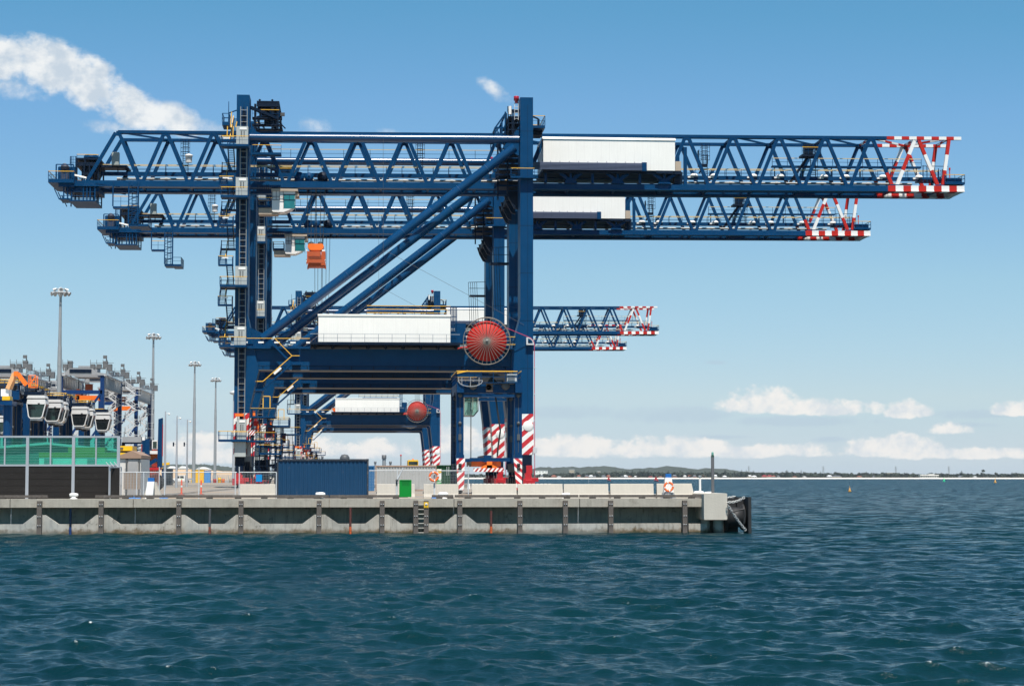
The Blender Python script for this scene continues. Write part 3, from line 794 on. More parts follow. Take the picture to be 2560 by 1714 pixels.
    for dy in (DF, DR):
        y = YA + dy; inn = 1 if dy == DF else -1
        mb = MB(); slab(mb, XT0, XP, ztop, y, .45, .42)
        slab(mb, XT0, XP, ztop, y + .32 * inn, .3, .1, -.2)
        ch = mb.build('top_chord', NAVY2, t)
        mb = MB(); n = 10; w = (XT1 - XP) / n
        for k in range(n): mb.m = k % 2; slab(mb, XP + k * w, XP + (k + 1) * w, ztop, y, .46, .44)
        mb.build('banded_tip', [SRED, WHITEP], ch)
        mb = MB(); slab(mb, XG0, XP + .05, zgir, y + .1 * inn, .85, .74); slab(mb, XG0, XP + .05, zgir, y + .25 * inn, 1.5, .09, -.42); slab(mb, XG0, XP + .05, zgir, y + .8 * inn, .2, .2, -.26)
        gi = mb.build('boom_girder', NAVY, t)
        mb = MB(); w = (XG1 - XP) / 10
        for k in range(10): mb.m = k % 2; slab(mb, XP + .05 + k * w, XP + .05 + (k + 1) * w, zgir, y + .1 * inn, .87, .76); slab(mb, XP + .05 + k * w, XP + .05 + (k + 1) * w, zgir, y + .25 * inn, 1.5, .1, -.42)
        mb.build('banded_tip', [SRED, WHITEP], gi)
        # web members
        def web(p, q, paint):
            mb = MB(); p, q = Vector(p), Vector(q)
            if paint:
                for k in range(3): mb.m = (k + paint) % 2; mb.bar(p.lerp(q, k / 3), p.lerp(q, (k + 1) / 3), .46, .4, (0, 1, 0))
                mb.build('web_member', [SRED, WHITEP], t)
            else: mb.bar(p, q, .46, .36, (0, 1, 0)); mb.build('web_member', NAVY2, t)
        for k in range(18):
            xk = xt(k); zt_ = ztop(xk) - .1; e = .22
            xl_, xr_ = xk - pitch / 2 + .3, xk + pitch / 2 - .3
            if k == 0: xl_ = bx(218, 452, DF).x
            if 9.5 < k < 11.9: pass                              # inside the machinery house
            web((xk - e, y, zt_), (xl_, y, zgir(xl_) + .35), 0 if k < 17 else 1)
            if k < 16: web((xk + e, y, zt_), (xr_, y, zgir(xr_) + .35), 0)
            elif k == 16: mb = MB(); p, q = Vector((xk + e, y, zt_)), Vector((xr_, y, zgir(xr_) + .35)); mb.m = 0; mb.bar(p, p.lerp(q, .72), .46, .36, (0, 1, 0)); mb.m = 1; mb.bar(p.lerp(q, .72), q, .47, .37, (0, 1, 0)); mb.build('web_member', [NAVY2, SRED], t)
            else: web((xk + e, y, zt_), (xr_, y, zgir(xr_) + .35), 2)
        xe = bx(2362, 346, DF).x; web((XT1 - 1.7, y, ztop(xe) - .1), (xt(17) + pitch / 2 + .35, y, zgir(xe) + .35), 2)
        xv = bx(1714, 440, DF).x; web((xv - .05, y, ztop(xv) - 1.5), (xv - .05, y, zgir(xv) + .35), 0)
        mb = MB()
        for k in range(18):
            xk = xt(k); mb.box(xk - .5, xk + .5, y - .2, y + .2, ztop(xk) - .5, ztop(xk) - .1)
            xk += pitch / 2; mb.box(xk - .6, xk + .6, y - .22, y + .22, zgir(xk) + .33, zgir(xk) + .55)
        mb.build('node_plate', NAVY2, t)
    # lateral bracing above, cross beams below
    mb = MB()
    for k in range(18):
        if 9.2 < k < 12.2: continue
        a = (xt(k), YA + DF, ztop(xt(k))); b_ = (xt(k), YA + DR, ztop(xt(k)))
        if k < 16: mb.bar(a, b_, .3); mb.bar(a, (xt(k + 1), YA + DR, ztop(xt(k + 1))), .22)
    mb.build('lateral_bracing', NAVY2, t)
    for p, q in (((xt(16), DF), (xt(16), DR)), ((xt(16), DF), (xt(17), DR)), ((xt(17), DF), (xt(17), DR)), ((xt(17), DR), (XT1 - 1.7, DF)), ((XT1 - 1.7, DF), (XT1 - 1.7, DR))):
        mb = MB(); p, q = Vector((p[0], YA + p[1], ztop(p[0]))), Vector((q[0], YA + q[1], ztop(q[0])))
        for k in range(5): mb.m = k % 2; mb.bar(p.lerp(q, k / 5), p.lerp(q, (k + 1) / 5), .26)
        mb.build('lateral_brace', [SRED, WHITEP], t)
    mb = MB()
    for k in range(18): x_ = xt(k) + pitch / 2; mb.bar((x_, YA + DF + .4, zgir(x_) + .05), (x_, YA + DR - .4, zgir(x_) + .05), .3, .45)
    mb.build('cross_beam', NAVY2, t)
    mb = MB(); x_ = XG1; mb.m = 1; mb.box(x_ - .5, x_, YA + DF - .3, YA + DR + .3, zgir(x_) - .45, zgir(x_) + .37); mb.build('end_beam', [SRED, WHITEP], t)
    # walkway inside the boom, its handrails, pipe and lamps
    yw = YA + 12.6
    zw = lambda x: zgir(x) + 2.05
    WX0, WX1 = bx(255, 420, 12.6).x, bx(2350, 433, 12.6).x
    def railline(mb, x0, x1, y, zf, gap=2.0):
        p = x0
        while p < x1 - .1: q = min(x1, p + pitch); mb.rail([(p, y, zf(p)), (q, y, zf(q))], 1.05, gap, .042); p = q
    mb = MB(); slab(mb, WX0, WX1, zw, yw, 1.0, .34, -.2); slab(mb, WX0, WX1, zw, yw - .5, .1, .55, -.2)
    for k in range(18): x_ = xt(k) + pitch / 2; mb.bar((x_, yw, zgir(x_) + .3), (x_, yw, zw(x_) - .2), .25)
    mb.build('walkway', NAVY2, t)
    mb = MB(); railline(mb, WX0, WX1, yw - .5, zw); railline(mb, WX0, WX1, yw + .5, zw); mb.build('walkway_railing', [NAVY2, YELP], t)
    u0, u1 = bx(1929, 400, 13.5).x, bx(2301, 407, 13.5).x
    zu = lambda x: zw(x) + 1.75
    mb = MB(); slab(mb, u0, u1, zu, YA + 13.5, .9, .22, -.1)
    for x_ in np.linspace(u0 + .5, u1 - .5, 6): mb.bar((x_, YA + 13.9, zw(x_) - .1), (x_, YA + 13.9, zu(x_)), .14)
    mb.build('upper_walkway', NAVY2, t)
    mb = MB(); railline(mb, u0, u1, YA + 13.1, zu); mb.build('walkway_railing', [NAVY2, YELP], t)
    mb = MB(); zp = lambda x: zgir(x) + .92
    for k in range(17):
        x_ = xt(k); mb.tube((x_ + .2, YA + 10.6, zp(x_)), (x_ + pitch - .2, YA + 10.6, zp(x_ + pitch)), .17, 8); mb.tube((x_ - .2, YA + 10.6, zp(x_)), (x_ + .2, YA + 10.6, zp(x_)), .22, 8)
    mb.build('trolley_pipe', mat('pipe grey', (.25, .25, .24), .5, .3), t)
    mb = MB()
    for dz in (.55, .85, 1.25): mb.tube((WX0 + 6, YA + 10.2, zgir(WX0) + dz), (WX1 - 4, YA + 10.2, zgir(WX1) + dz), .03, 5)
    mb.build('haulage_rope', DGREY, t)
    for px_ in (1735, 1785.6, 1883, 1950.5, 2060, 2114, 2207, 2297):
        q = bx(px_, 427, 12.0)
        mb = MB(); mb.lathe((q.x, q.y, zw(q.x) - .05), [(0, .42), (.35, .38), (.55, .2), (.6, 0), (0, -.05)], 14); mb.box(q.x - .9, q.x - .1, q.y - .2, q.y + .25, zw(q.x) - .25, zw(q.x) - .02)
        mb.build('floodlight', WHITEP, t)
    # hoods and ladders hung from the boom top
    for px_ in (465, 1050, 1715 + 45, 2030):
        q = bx(px_, 380, 12.6); zt_ = ztop(q.x) - .4
        mb = MB()
        for sx in (-.35, .35): mb.bar((q.x + sx, yw - .5, zw(q.x)), (q.x + sx, yw - .5, zt_), .09)
        for k in range(14): zk = zw(q.x) + (zt_ - zw(q.x)) * k / 14; mb.bar((q.x - .35, yw - .5, zk), (q.x + .35, yw - .5, zk), .06)
        for zk in np.linspace(zw(q.x) + 2.2, zt_, 5):
            mb.bar((q.x - .6, yw - 1.1, zk), (q.x + .6, yw - 1.1, zk), .06); mb.bar((q.x - .6, yw - 1.1, zk), (q.x - .6, yw - .5, zk), .05)
        for sx in (-.6, 0, .6): mb.bar((q.x + sx, yw - 1.1, zw(q.x) + 2.2), (q.x + sx, yw - 1.1, zt_), .05)
        mb.build('boom_ladder', DNAVY, t)
    q0, q1 = bx(1985, 365, 11), bx(2050, 393, 11)
    mb = MB(); mb.box(q0.x + 1, q1.x, YA + 10.4, YA + 12.5, q1.z, q1.z + .3); mb.box(q0.x + 1.4, q0.x + 2.6, YA + 10.6, YA + 11.6, q1.z + .3, q1.z + 1.8)
    mb.bar((q0.x + 2, YA + 11.5, q1.z), (q0.x - .6, YA + 11.5, zgir(q0.x) + 1), .35)
    mb.build('sheave_platform', DNAVY, t)
    mb = MB(); mb.rail([(q0.x + 1, YA + 10.4, q1.z + .3), (q1.x, YA + 10.4, q1.z + .3)], 1.0, .7); mb.build('sheave_platform_rail', [NAVY2, YEL], t)
    # small crow's-nest beyond the house
    q = bx(1757, 400, 9.5)
    mb = MB(); mb.box(q.x - .6, q.x + .6, YA + 9, YA + 10.2, q.z - .9, q.z - .6); mb.rail([(q.x - .6, YA + 9, q.z - .6), (q.x + .6, YA + 9, q.z - .6), (q.x + .6, YA + 10.2, q.z - .6)], 1.3, .5); mb.rail([(q.x - .6, YA + 9, q.z - .6), (q.x - .6, YA + 10.2, q.z - .6)], 1.9, .4)
    mb.bar((q.x, YA + 9.6, q.z - .8), (q.x - .5, YA + 9.6, zw(q.x)), .2); mb.build('lookout', [DNAVY, NAVY2], t)
    # ------------------------------------------------ machinery house on the boom
    hx0, hx1 = bx(1358.3, 390, 7.4).x, bx(1687.5, 390, 7.4).x
    hz0, hz1 = bx(1520, 425, 7.4).z, bx(1520, 343, 7.4).z
    mb = MB(); y0, y1 = YA + 7.4, YA + 16.2
    mb.box(hx0, hx1, y0, y1, hz0, hz1 - .35)
    mb.prismx([(y0 - .12, hz1 - .35), (y1 + .12, hz1 - .35), (y1 - .3, hz1), (y0 + .3, hz1)], hx0 - .1, hx1 + .1)
    ho = mb.build('boom_machinery_house', WHITE, t)
    mb = MB()
    for k in range(1, 16): x_ = hx0 + (hx1 - hx0) * k / 16; mb.box(x_, x_ + .03, y0 - .012, y0, hz0 + .05, hz1 - .4)
    mb.build('panel_joint', mat('joint grey', (.73, .71, .665), .6), ho)
    mb = MB(); mb.box(hx0 - .2, hx1 + .9, y0 + .2, y1 - .2, hz0 - .45, hz0 - .02); mb.box(hx1 - 2.6, hx1 - .3, y0 - .05, y0 + .2, hz0 - .4, hz0)
    mb.box(hx1 + .1, hx1 + 1.2, y0 + 1, y0 + 3, hz0 - 1.6, hz0)
    mb.build('house_floor', DNAVY, ho)
    mb = MB()
    for k in (9, 10, 11, 12):
        x_ = xt(k) + pitch / 2
        if not hx0 < x_ < hx1 + 1: continue
        for yy_ in (y0 + .5,):
            zb_ = zgir(x_) + .35
            mb.prism([(x_ - .9, zb_), (x_ + .9, zb_), (x_ + .55, zb_ + .75), (x_ - .55, zb_ + .75)], yy_, yy_ + .3)
            for s_, w_ in ((-1.5, .4), (0, .3), (1.5, .4)): mb.bar((x_ + s_ * .25, yy_ + .15, zb_ + .6), (x_ + s_, yy_ + .15, hz0 - .4), w_, .3, (0, 1, 0))
    for px_ in (1363, 1480, 1598): x_ = bx(px_, 440, DF).x; mb.box(x_ - .18, x_ + .18, y0 + .5, y0 + .8, zgir(x_) + .35, hz0 - .4)
    mb.build('house_bracket', NAVY2, ho)
    mb = MB(); mb.box(hx1 + .15, hx1 + .95, y0 + .6, y0 + 1.4, hz0 + .1, hz0 + 1.4); mb.build('vent_box', BEIGE, ho)
    # louvred cable screen in front of it
    c0, c1 = bx(1331, 415, 6.6).x, bx(1605, 415, 6.6).x; z0, z1 = bx(1480, 424.5, 6.6).z, bx(1480, 405.5, 6.6).z
    mb = MB()
    for k in range(6): zk = z0 + (z1 - z0) * (k + .3) / 6; mb.box(c0, c1, YA + 6.6, YA + 6.85, zk - .045, zk + .045)
    mb.box(c0, c1, YA + 6.95, YA + 7.0, z0, z1)
    for x_ in np.linspace(c0 + 1.2, c1 - 1, 11): mb.bar((x_, YA + 6.7, z0), (x_, YA + 6.7, z1 + .12), .07)
    cs = mb.build('cable_screen', mat('screen slate', (.10, .12, .19), .4), t)
    mb = MB(); mb.box(c1, c1 + .65, YA + 6.5, YA + 7.3, z0 - .1, z1 + .05); mb.build('end_box', NAVY2, cs)
    # ------------------------------------------------ rear end of the boom: platforms and rope tensioner
    def plat(name, x0, x1, y0, y1, z, edge=YEL, th=.3, h=1.05, sides='fblr', base=None, rr=.035):
        base = base or NAVY2
        mb = MB(); mb.box(x0, x1, y0, y1, z - th, z)
        ob = mb.build(name, base, t); mb = MB()
        if 'f' in sides: mb.rail([(x0, y0 + .04, z), (x1, y0 + .04, z)], h, 1.1, rr)
        if 'b' in sides: mb.rail([(x0, y1 - .04, z), (x1, y1 - .04, z)], h, 1.1, rr)
        if 'l' in sides: mb.rail([(x0 + .04, y0, z), (x0 + .04, y1, z)], h, 1.3, rr)
        if 'r' in sides: mb.rail([(x1 - .04, y0, z), (x1 - .04, y1, z)], h, 1.3, rr)
        mb.build('railing', [base, edge], ob)
        return ob
    e0, e1 = bx(121.5, 448, 8), bx(186, 448, 8)
    ep = plat('boom_end_platform', e0.x, e1.x, YA + 7.6, YA + 16, e0.z, th=.5)
    mb = MB(); g1 = bx(208, 458, 8)
    mb.box(e1.x - .2, g1.x, YA + 8.2, YA + 9.3, gA.z - .45, gA.z + .3); mb.box(e1.x - .2, g1.x, YA + 14.3, YA + 15.4, gA.z - .45, gA.z + .3)
    mb.box(e0.x + 1.3, e1.x, YA + 8.0, YA + 15.6, e0.z - 1.0, e0.z - .5); mb.box(e0.x + 2.2, g1.x + 2, YA + 8.6, YA + 15, e0.z - 1.5, e0.z - .9)
    mb.build('boom_end_frame', NAVY2, ep)
    q = bx(163, 419, 9)
    mb = MB(); mb.lathe((q.x, YA + 9, q.z), [(0, -.6), (.5, -.6), (.5, .7), (.46, .75), (0, .75)], 20, 'y'); mb.box(q.x - .5, q.x + .5, YA + 8.6, YA + 9.6, q.z - 1.6, q.z); mb.build('winch_motor', mat('winch slate', (.05, .055, .08), .5), ep)
    mb = MB(); fx0, fx1 = bx(141, 430, 8.4).x, bx(184, 430, 8.4).x; ft = bx(160, 412, 8.4).z
    for yy_ in (YA + 8.2, YA + 10.4):
        mb.bar((fx0, yy_, e0.z), (fx0, yy_, ft), .16); mb.bar((fx0, yy_, ft), (fx1, yy_, ft), .12); mb.bar((fx1, yy_, e0.z), (fx1, yy_, ft), .12)
    mb.box(fx0, fx1, YA + 8.2, YA + 10.4, e0.z, e0.z + .08); mb.box(fx0, fx1, YA + 10.3, YA + 10.36, e0.z, ft)
    for k in range(9): x_ = fx0 + (fx1 - fx0) * k / 9; mb.bar((x_, YA + 8.2, e0.z), (x_, YA + 8.2, e0.z + 1.0), .05)
    mb.build('winch_guard', NAVY2, ep)
    for dz in (0, .12):
        mb = MB(); a, b_ = bx(185, 438.5, 8.3), bx(216, 446, 8.3); mb.tube((a.x, a.y, a.z + dz), (b_.x, b_.y, b_.z + dz), .07, 8); mb.build('tension_rod', WHITEP, ep)
    # sheave tower
    s0, s1 = bx(192, 420, 9), bx(246, 420, 9); zt0, zt1, zt2 = bx(220, 440, 9).z, bx(220, 412, 9).z, bx(220, 390, 9).z
    mb = MB()
    for x_ in (s0.x, s0.x + 1, s0.x + 1.7, s1.x - .6, s1.x):
        for yy_ in (YA + 9, YA + 14.5): mb.bar((x_, yy_, zt0 - 1), (x_, yy_, zt1), .2)
    mb.box(s0.x - .1, s1.x, YA + 9, YA + 14.6, zt1 - .15, zt1 + .35); mb.box(s0.x + .6, s1.x - .3, YA + 9.4, YA + 14, zt0 + .2, zt1 - .2)
    mb.box(s0.x + 1, s1.x - .7, YA + 9.6, YA + 13.4, zt1 + .35, zt2 - .5)
    mb.box(s0.x - .2, s1.x + .2, YA + 9, YA + 14.6, zt2 - .5, zt2 - .25)
    mb.bar((s0.x, YA + 9, zt1), (s0.x, YA + 9, zt2 - .3), .22); mb.bar((s0.x + 1.1, YA + 9, zt1), (s0.x + 1.1, YA + 9, zt2 - .3), .2)
    mb.bar((s1.x + 2.2, YA + 14, zt0 - .8), (s1.x + 3.6, YA + 14, zt1 + .2), .5); mb.box(s1.x, s1.x + 3.6, YA + 11, YA + 14, zt1, zt1 + .3)
    st = mb.build('sheave_tower', DNAVY, t)
    mb = MB(); mb.rail([(s0.x, YA + 9, zt2 - .25), (s1.x, YA + 9, zt2 - .25)], .45, 1.0); mb.lathe(((s0.x + s1.x) / 2 + .2, YA + 11, zt2), [(1.0, 0), (1.0, .3), (.8, .42), (0, .45)], 18); mb.build('sheave_tower_rail', [NAVY2, YEL], st)
    mb = MB(); q = bx(183, 400, 9)
    for k in range(5): a = k * math.pi / 4; mb.bar((q.x + .45 * math.cos(a), YA + 9.3 - .45 * math.sin(a), zt0 + 1.4), (q.x + .45 * math.cos(a), YA + 9.3 - .45 * math.sin(a), zt2 - .1), .06)
    for zk in np.linspace(zt0 + 1.4, zt2 - .1, 4): mb.bar((q.x - .45, YA + 9.3, zk), (q.x - .3, YA + 8.95, zk), .05); mb.bar((q.x - .3, YA + 8.95, zk), (q.x + .3, YA + 8.95, zk), .05); mb.bar((q.x + .3, YA + 8.95, zk), (q.x + .45, YA + 9.3, zk), .05)
    for sx in (-.3, .3): mb.bar((q.x + sx, YA + 9.35, zt0 - .8), (q.x + sx, YA + 9.35, zt2), .07)
    mb.build('caged_ladder', NAVY2, st)
    a, b_ = bx(279, 412, 10), bx(297.5, 380.6, 10)
    mb = MB(); mb.box(a.x, b_.x, YA + 10, YA + 10.9, a.z, b_.z); mb.build('control_cabinet', mat('cabinet grey green', (.28, .31, .29), .5), t)
    q = bx(472, 397, 11.5); mb = MB(); mb.lathe((q.x, q.y, q.z - .5), [(.45, 0), (.45, .8), (.55, .82), (.5, 1.05), (0, 1.2)], 14); mb.build('lamp_drum', WHITEP, t)
    # basket slung under the rear end
    b0, b1 = bx(149, 500, 8.5), bx(239, 513, 8.5); zb_ = bx(190, 500, 8.5).z
    mb = MB()
    mb.box(b0.x + 1.3, b1.x, YA + 8.2, YA + 15.4, zb_ - .2, zb_); mb.box(b0.x, b0.x + 1.3, YA + 8.2, YA + 12, zb_ + .05, zb_ + .2)
    for yy_ in (YA + 8.3, YA + 11.8, YA + 15.3):
        for px_ in (160, 170, 180, 209, 218, 226, 238): x_ = bx(px_, 480, 8.5).x; mb.bar((x_, yy_, zb_), (x_, yy_, gA.z - .4), .16)
        mb.bar((b1.x, yy_, zb_ + 2.3), (b1.x + 3.2, yy_, gA.z - .5), .15); mb.bar((b0.x, yy_, zb_), (b0.x - .7, yy_, gA.z - .8), .12)
    bk = mb.build('service_basket', NAVY2, t)
    mb = MB()
    for yy_ in (YA + 8.3, YA + 15.3):
        for h_ in (.55, 1.1): mb.bar((b0.x, yy_, zb_ + h_), (b1.x, yy_, zb_ + h_), .07)
    mb.build('basket_rail', NAVY2, bk)
    # hanging ladder and lower basket
    h0, h1, h2, h3 = bx(282.5, 500, 8.2).x, bx(322, 500, 8.2).x, bx(345, 500, 8.2).x, bx(371, 500, 8.2).x
    zp0, zp1, zk0 = bx(300, 516, 8.2).z, bx(300, 491, 8.2).z, bx(345, 560, 8.2).z
    mb = MB()
    for x_ in (h0, h1, h2):
        mb.bar((x_, YA + 8.1, (zp0 if x_ < h1 else zk0)), (x_, YA + 8.1, zgir(x_) + .2), .16)
    mb.box(h0, h1, YA + 8.1, YA + 9.3, zp0 - .25, zp0)
    for k in range(12):
        za, zc = zk0 + (zgir(h1) - zk0) * k / 12, zk0 + (zgir(h1) - zk0) * (k + 1) / 12
        mb.bar((h1, YA + 8.1, za), (h2, YA + 8.1, zc) if k % 2 else (h2, YA + 8.1, za), .08); mb.bar((h1 + .35, YA + 9, za), (h1 + .9, YA + 9, za), .07)
    for x_ in (h1 + .35, h1 + .9, h2): mb.bar((x_, YA + 9, zk0), (x_, YA + 9, zgir(x_)), .09)
    mb.box(h1, h3, YA + 8.1, YA + 11.5, zk0 - .3, zk0); mb.box(h2, h3, YA + 11.5, YA + 13.0, zk0 - .3, zk0)
    hb = mb.build('hanging_ladder', NAVY2, t)
    mb = MB(); mb.rail([(h0, YA + 8.1, zp0), (h1, YA + 8.1, zp0)], zp1 - zp0, 1.0); mb.build('railing', [NAVY2, YEL], hb)
    mb = MB(); mb.rail([(h2, YA + 8.1, zk0), (h3, YA + 8.1, zk0), (h3, YA + 13, zk0)], 1.1, .8); mb.rail([(h1, YA + 8.1, zk0), (h1, YA + 11.5, zk0)], 1.1, .8); mb.build('railing', [NAVY2, NAVY2], hb)
    # tip platforms
    p0, p1 = bx(2358, 455, 9).x, bx(2408, 455, 9).x; zt_ = zgir(p0) + .55
    tp_ = plat('tip_platform', p0, p1, YA + 8.2, YA + 15.4, zt_ + .35, YEL, .3)
    mb = MB(); mb.box(p0 + .4, p1 - .3, YA + 8.6, YA + 9.2, zt_ + .35, zt_ + 1.0)
    for k in range(7): x_ = p0 - 2.4 + k * .55; mb.bar((x_, YA + 10.5, zt_ + .6), (x_, YA + 10.5, zt_ + 3.0 - .1 * k), .09)
    mb.box(p0 - 2.6, p0 + 1.2, YA + 10.4, YA + 14, zt_ + 1.0, zt_ + 1.2); mb.bar((p0 - 2.5, YA + 10.5, zt_ + 2.9), (p0 + 1.2, YA + 10.5, zt_ + 2.9), .08)
    mb.build('rope_anchor_frame', NAVY2, tp_)
    mb = MB(); mb.bar((p0 + 1.0, YA + 9.2, zt_ + .6), (p0 + 1.0, YA + 9.2, zt_ + 2.4), .1); mb.box(p0 + .9, p0 + 1.1, YA + 9.1, YA + 9.3, zt_ + 2.2, zt_ + 2.5); mb.build('beacon_post', [SRED], tp_)
    # ------------------------------------------------ trolley and cab
    tx0, tx1 = bx(738, 440, 11).x, bx(850, 440, 11).x; zr = zgir(tx0) + .3
    mb = MB(); mb.box(tx0, tx1, YA + DF + 1, YA + DR - 1, zr, zr + .35)
    tr = mb.build('trolley', NAVY2, t)
    for px_, r_ in ((748, .7), (772.5, .62), (807, .75)):
        q = bx(px_, 440, 10)
        for dy in (10.0, 13.2):
            mb = MB(); mb.lathe((q.x, YA + dy, zr + .95), [(.12, -.18), (r_, -.18), (r_ - .07, 0), (r_, .18), (.12, .18)], 20, 'y'); mb.build('sheave', DNAVY if px_ > 800 else NAVY2, tr)
    c0, c1, c2 = bx(680, 500, 8.0).x, bx(738, 500, 8.0).x, bx(710, 500, 8.0).x
    z0, z1, zf0 = bx(710, 530, 8.0).z, bx(710, 478, 8.0).z, bx(710, 521, 8.0).z
    y0, y1 = YA + 8.0, YA + 10.8
    cb = MB(); cb.prism([(c0, z0 + .15), (c0 + .2, z0), (c2, z0), (c1 - .5, z0 + .45), (c1 - .02, z0 + .95), (c1, z1), (c0, z1)], y0, y1)
    cab = cb.build('operator_cab', WHITEP, t)
    mb = MB(); mb.prism([(c2, zf0), (c1 - .12, zf0), (c1 - .04, zf0 + .4), (c1 - .04, z1 - .45), (c2, z1 - .45)], y0 - .02, y0 + .04); mb.box(c1 - .05, c1 + .02, y0 + .2, y1 - .2, zf0, z1 - .45); mb.build('window', TEALG, cab)
    mb = MB(); zm = (zf0 + z1 - .45) / 2 + .2
    mb.box(c2 - .04, c1, y0 - .05, y0 - .02, zm - .05, zm + .05); mb.box(c2 + .68, c2 + .74, y0 - .05, y0 - .02, zm, z1 - .45); mb.box(c2 - .06, c2, y0 - .05, y0 - .02, zf0, z1 - .4); mb.box(c2 - .06, c1, y0 - .05, y0 - .02, z1 - .5, z1 - .42); mb.build('window_bar', DNAVY, cab)
    mb = MB(); mb.box(c0 - .1, c1 + .35, y0 - .3, y1 + .3, z1, z1 + .3); mb.box(c0 - 1.8, c0 + .8, y0 + .2, y1 - .2, z0 - .3, z0 + .55); mb.box(c1 - .1, c1 + .5, y0, y1, z1 - .65, z1 - .35); mb.build('cab_frame', BEIGE, cab)
    mb = MB()
    for x_ in np.linspace(c0 + .1, c2 - .1, 4): mb.bar((x_, y0 - .12, z1 - 1.2), (x_, y0 - .12, z1), .05)
    mb.bar((c0, y0 - .12, z1 - .75), (c2, y0 - .12, z1 - .75), .05); mb.bar((c0, y0 - .12, z1 - 1.2), (c2, y0 - .12, z1 - 1.2), .05)
    for x_ in np.linspace(c0 - 1.9, c0 - .5, 6): mb.bar((x_, y0, z1 - .1), (x_, y0, z1 + .9), .07)
    mb.build('cab_rail', DNAVY, cab)
    q0, q1 = bx(643, 510, 8.0).x, bx(676, 510, 8.0).x; zf_ = bx(660, 513, 8.0).z
    plat('cab_access_platform', q0, q1, y0, y1, zf_, YEL, .25)
    # ------------------------------------------------ portal deck, electrical house, cable reel
    zd = cr(960, 855, -2.6).z
    d0, d1 = cr(775, 860, -2.6).x, cr(1150, 860, -2.6).x
    mb = MB(); mb.box(d0, d1, YA - 2.6, YA + GAP + 3, zd - .32, zd)
    for x_ in np.linspace(d0 + .6, d1 - .4, 9):
        for yy_ in (YA + .6, YA + 2.4, YA + GAP + .6): mb.box(x_ - .22, x_ + .22, yy_ - .1, yy_ + .2, zb1, zd - .3)
    for x_ in np.linspace(d0 + .6, d1 - .4, 9): mb.bar((x_, YA - 2.4, zd - .35), (x_, YA + .4, zb1 - .1), .14)
    pd = mb.build('portal_deck', DNAVY, t)
    mb = MB(); mb.rail([(d0, YA - 2.55, zd), (d1, YA - 2.55, zd)], 1.05, 1.75, .026); mb.build('railing', [NAVY2, GREY], pd)
    e0, e1 = cr(796, 820, -1.6).x, cr(1126, 820, -1.6).x; et = cr(960, 785.5, -1.6).z
    mb = MB(); mb.box(e0, e1, YA - 1.6, YA + GAP - 2, zd, et - .25); mb.box(e0 - .1, e1 + .05, YA - 1.7, YA + GAP - 1.9, et - .25, et)
    eh = mb.build('electrical_house', WHITE, t)
    mb = MB()
    for k in range(1, 12): x_ = e0 + (e1 - e0) * k / 12; mb.box(x_, x_ + .025, YA - 1.612, YA - 1.6, zd + .05, et - .3)
    mb.build('panel_joint', mat('joint grey', (.73, .71, .665), .6), eh)
    r0 = cr(917, 780, -1).x
    mb = MB()
    mb.rail([(r0, YA - 1.3, et), (e1, YA - 1.3, et)], 1.15, 1.4, .035); mb.rail([(r0, YA + 10, et), (e1, YA + 10, et)], 1.15, 1.4, .035)
    mb.m = 1; mb.bar((r0, YA - 1.3, et + .7), (e1 - .3, YA - 1.3, et + .7), .07); mb.m = 0
    mb.box(r0 + 1, e1 - .5, YA + 2, YA + 6, et + .05, et + .35)
    mb.build('roof_railing', [NAVY2, YEL], eh)
    mb = MB(); k0, k1 = e1 + .05, cr(1142, 800, -1.6).x; kt = cr(1130, 766, -1.6).z
    for x_ in np.linspace(k0, k1, 5):
        for yy_ in (YA - 1.6, YA - .6): mb.bar((x_, yy_, zd), (x_, yy_, kt), .07)
    for zk in np.linspace(zd + .8, kt, 4): mb.box(k0, k1, YA - 1.62, YA - 1.55, zk - .06, zk + .04)
    mb.box(k0, k1, YA - 1.6, YA - .6, kt - .1, kt + .05); mb.build('caged_ladder', NAVY2, eh)
    mb = MB(); mb.box(cr(1128, 840, -1.6).x, cr(1165, 840, -1.6).x, YA - 1.5, YA + 1.5, zd, zd + 1.4); mb.box(cr(1140, 830, -1.6).x, cr(1165, 830, -1.6).x, YA - 1.2, YA + 1.6, zd + 1.4, zd + 2.6); mb.build('reel_motor_house', NAVY2, t)
    rc = cr(1217, 852, -1.9); ry = YA - 1.9
    mb = MB(); mb.lathe((rc.x, ry + .25, rc.z), [(.5, -.02), (2.62, -.02), (2.62, .3), (.5, .3)], 64, 'y')
    rl = mb.build('cable_reel', SRED, t)
    mb = MB(); mb.ring((rc.x, ry - .12, rc.z), 3.08, .045, 64, 6); mb.ring((rc.x, ry + .75, rc.z), 3.08, .045, 64, 6)
    for k in range(32):
        a = 2 * math.pi * k / 32; ca, sa = math.cos(a), math.sin(a)
        mb.tube((rc.x + .12 * ca, ry - .3, rc.z + .12 * sa), (rc.x + 3.08 * ca, ry - .12, rc.z + 3.08 * sa), .032, 5)
        if k % 2: mb.tube((rc.x + .4 * ca, ry + .7, rc.z + .4 * sa), (rc.x + 3.08 * ca, ry + .75, rc.z + 3.08 * sa), .025, 5)
    mb.build('reel_spokes', mat('spoke grey', (.22, .20, .17), .5, .2), rl)
    mb = MB(); mb.lathe((rc.x, ry - .2, rc.z), [(0, -.25), (.15, -.25), (.2, -.1), (.35, .1), (.5, .3), (.5, .9)], 20, 'y'); mb.build('reel_hub', mat('hub grey', (.20, .20, .19), .5, .3), rl)
    mb = MB(); mb.box(rc.x - .5, rc.x + .5, ry + .9, YA + .5, rc.z - .6, rc.z + .6); mb.box(rc.x - 1.2, rc.x + 1.2, ry + 1.0, ry + 1.5, zb1 - 1.5, rc.z + .3); mb.build('reel_stand', DNAVY, rl)
